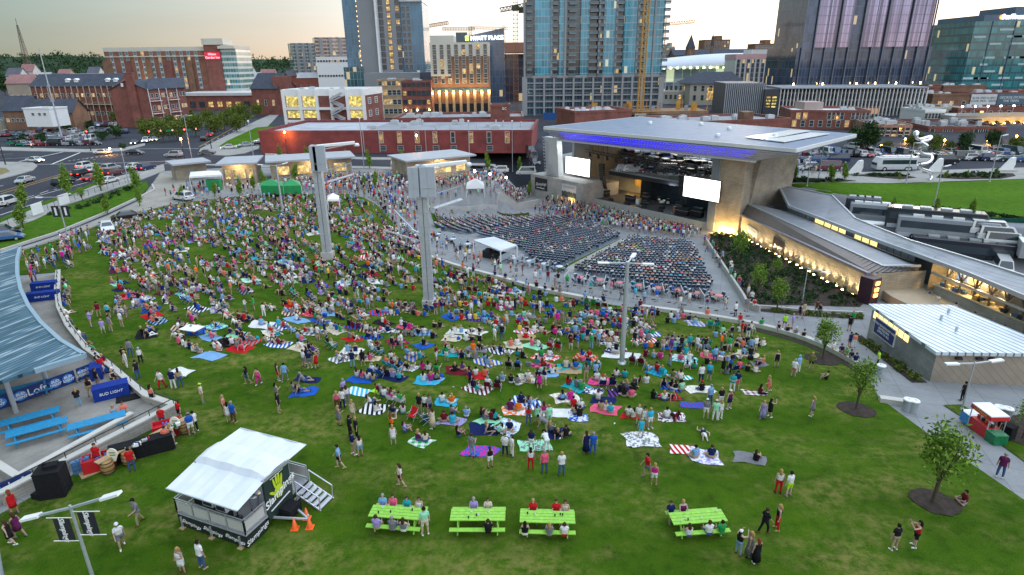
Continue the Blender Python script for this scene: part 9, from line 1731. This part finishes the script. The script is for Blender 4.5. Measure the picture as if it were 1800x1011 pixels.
# ---- the people: the nearest as objects, the rest as one crowd
POSW={'stand':'standing','drink':'standing with one arm raised','crossed':'standing with folded arms','phone':'holding up both hands','hips':'standing hand on hip','walk':'walking','stride':'striding','bend':'bending down','sit':'sitting upright','cross_legged':'sitting cross-legged','knees_up':'sitting knees up','leaning':'leaning back','lying':'lying down'}
DK2=[(p.x,p.y) for p in DKP]
for q in PEOPLE:
 if q['p'].z<.3 and inside((q['p'].x,q['p'].y),DK2):q['p'].z=DZ
PEOPLE.sort(key=lambda q:(q['p']-Vector((0,0,CAM_H))).length)
def place(me,loc,rz,s,name,col,parent=None):
 o=bpy.data.objects.new(name,me);C.objects.link(o);o.color=(*col,1)
 if parent:o.parent=parent
 else:o.location=loc;o.rotation_euler=(0,0,rz);o.scale=(s,s,s)
 return o
for q in PEOPLE[:300]:
 o=place(pbody(q['pose']),q['p'],q['rz'],q['s'],'person',q['skin']);hair=HAIRS[q['hair']];hz='long_hair' if q['long']else 'hair';place(garment(q['pose'],hz),0,0,1,'hair',hair,o);dr=q['kt']in('dress','maxi');place(garment(q['pose'],q['kt']),0,0,1,'dress' if dr else 'shirt',COL[q['top']],o)
 if not dr:place(garment(q['pose'],q['kb']),0,0,1,q['kb'],COL[q['bot']],o)
 place(garment(q['pose'],'shoes'),0,0,1,'shoes',COL[random.choice(('white','black','brown','tan','grey'))],o)
 if q['hat']:place(garment(q['pose'],'cap'),0,0,1,'cap',COL[q['hat']],o)
 w='person in %s'%(q['top']+(' long dress' if q['kt']=='maxi' else ' dress') if dr else '%s top and %s %s'%(q['top'],q['bot'],q['kb']));ex=(' '+q['note']if q['note']else '')+(' in a %s cap'%q['hat']if q['hat']else '');pw=POSW[q['pose']];tag(o,unique(['%s, %s %s'%(w+ex,pw,where(q['p'])),'%s, %s %s'%(w,pw,where(q['p'])),'%s, %s, %s'%(w,q['hair']+' hair',where(q['p'])),'%s, %s %s'%(w,pw,where(q['p'],1)),'%s, %s, %s'%(w,where(q['p'],1),where(q['p'],2))]),'person','people at the open-air concert')
VV,FF,CC,n0=[],[],[],0;low={}
for q in PEOPLE[300:]:
 k=(q['pose'],q['kt'],q['kb'],q['long'])
 if k not in low:
  B=BODY[q['pose']];V,N_,F=B['lo'];idx=np.zeros(len(V),int)
  for j,ki in((2,q['kb']if q['kt']not in('dress','maxi') else None),(1,q['kt']),(3,'hair'),(4,'shoes')):
   if ki:idx[wear(B,ki,'lo')]=j
  V2=V+N_*np.where(idx>0,.015,0)[:,None];low[k]=(V2,F,[int(np.median(idx[list(f)])) for f in F])
 V,F,ci=low[k];c,s=math.cos(q['rz']),math.sin(q['rz']);P=V*q['s'];VV.append(np.column_stack((P[:,0]*c-P[:,1]*s+q['p'].x,P[:,0]*s+P[:,1]*c+q['p'].y,P[:,2]+q['p'].z)));FF+=[tuple(i+n0 for i in f) for f in F];n0+=len(V);pal=(q['skin'],COL[q['top']],COL[q['bot']],COL[q['hat']]if q['hat']else HAIRS[q['hair']],(.1,.09,.08));CC+=[pal[i]for i in ci]
me=bpy.data.meshes.new('crowd');me.from_pydata(np.concatenate(VV).tolist(),[],FF);at_=me.attributes.new('Col','FLOAT_COLOR','FACE');at_.data.foreach_set('color',np.column_stack((np.array(CC),np.ones(len(CC)))).astype(np.float32).ravel());me.polygons.foreach_set('use_smooth',[True]*len(FF))
m,t,b=nt('crowd_clothes');t.links.new(node(t,'ShaderNodeAttribute',attribute_name='Col').outputs['Color'],b.inputs['Base Color']);b.inputs['Roughness'].default_value=.8;b.inputs['Specular IOR Level'].default_value=.08;me.materials.append(m);cr=bpy.data.objects.new('crowd',me);C.objects.link(cr);tag(cr,'dense concert crowd filling the far lawn, seats and plaza','crowd',kind='stuff')
print('people',len(PEOPLE),'seats',len(SEATS),'objects',len(C.objects))
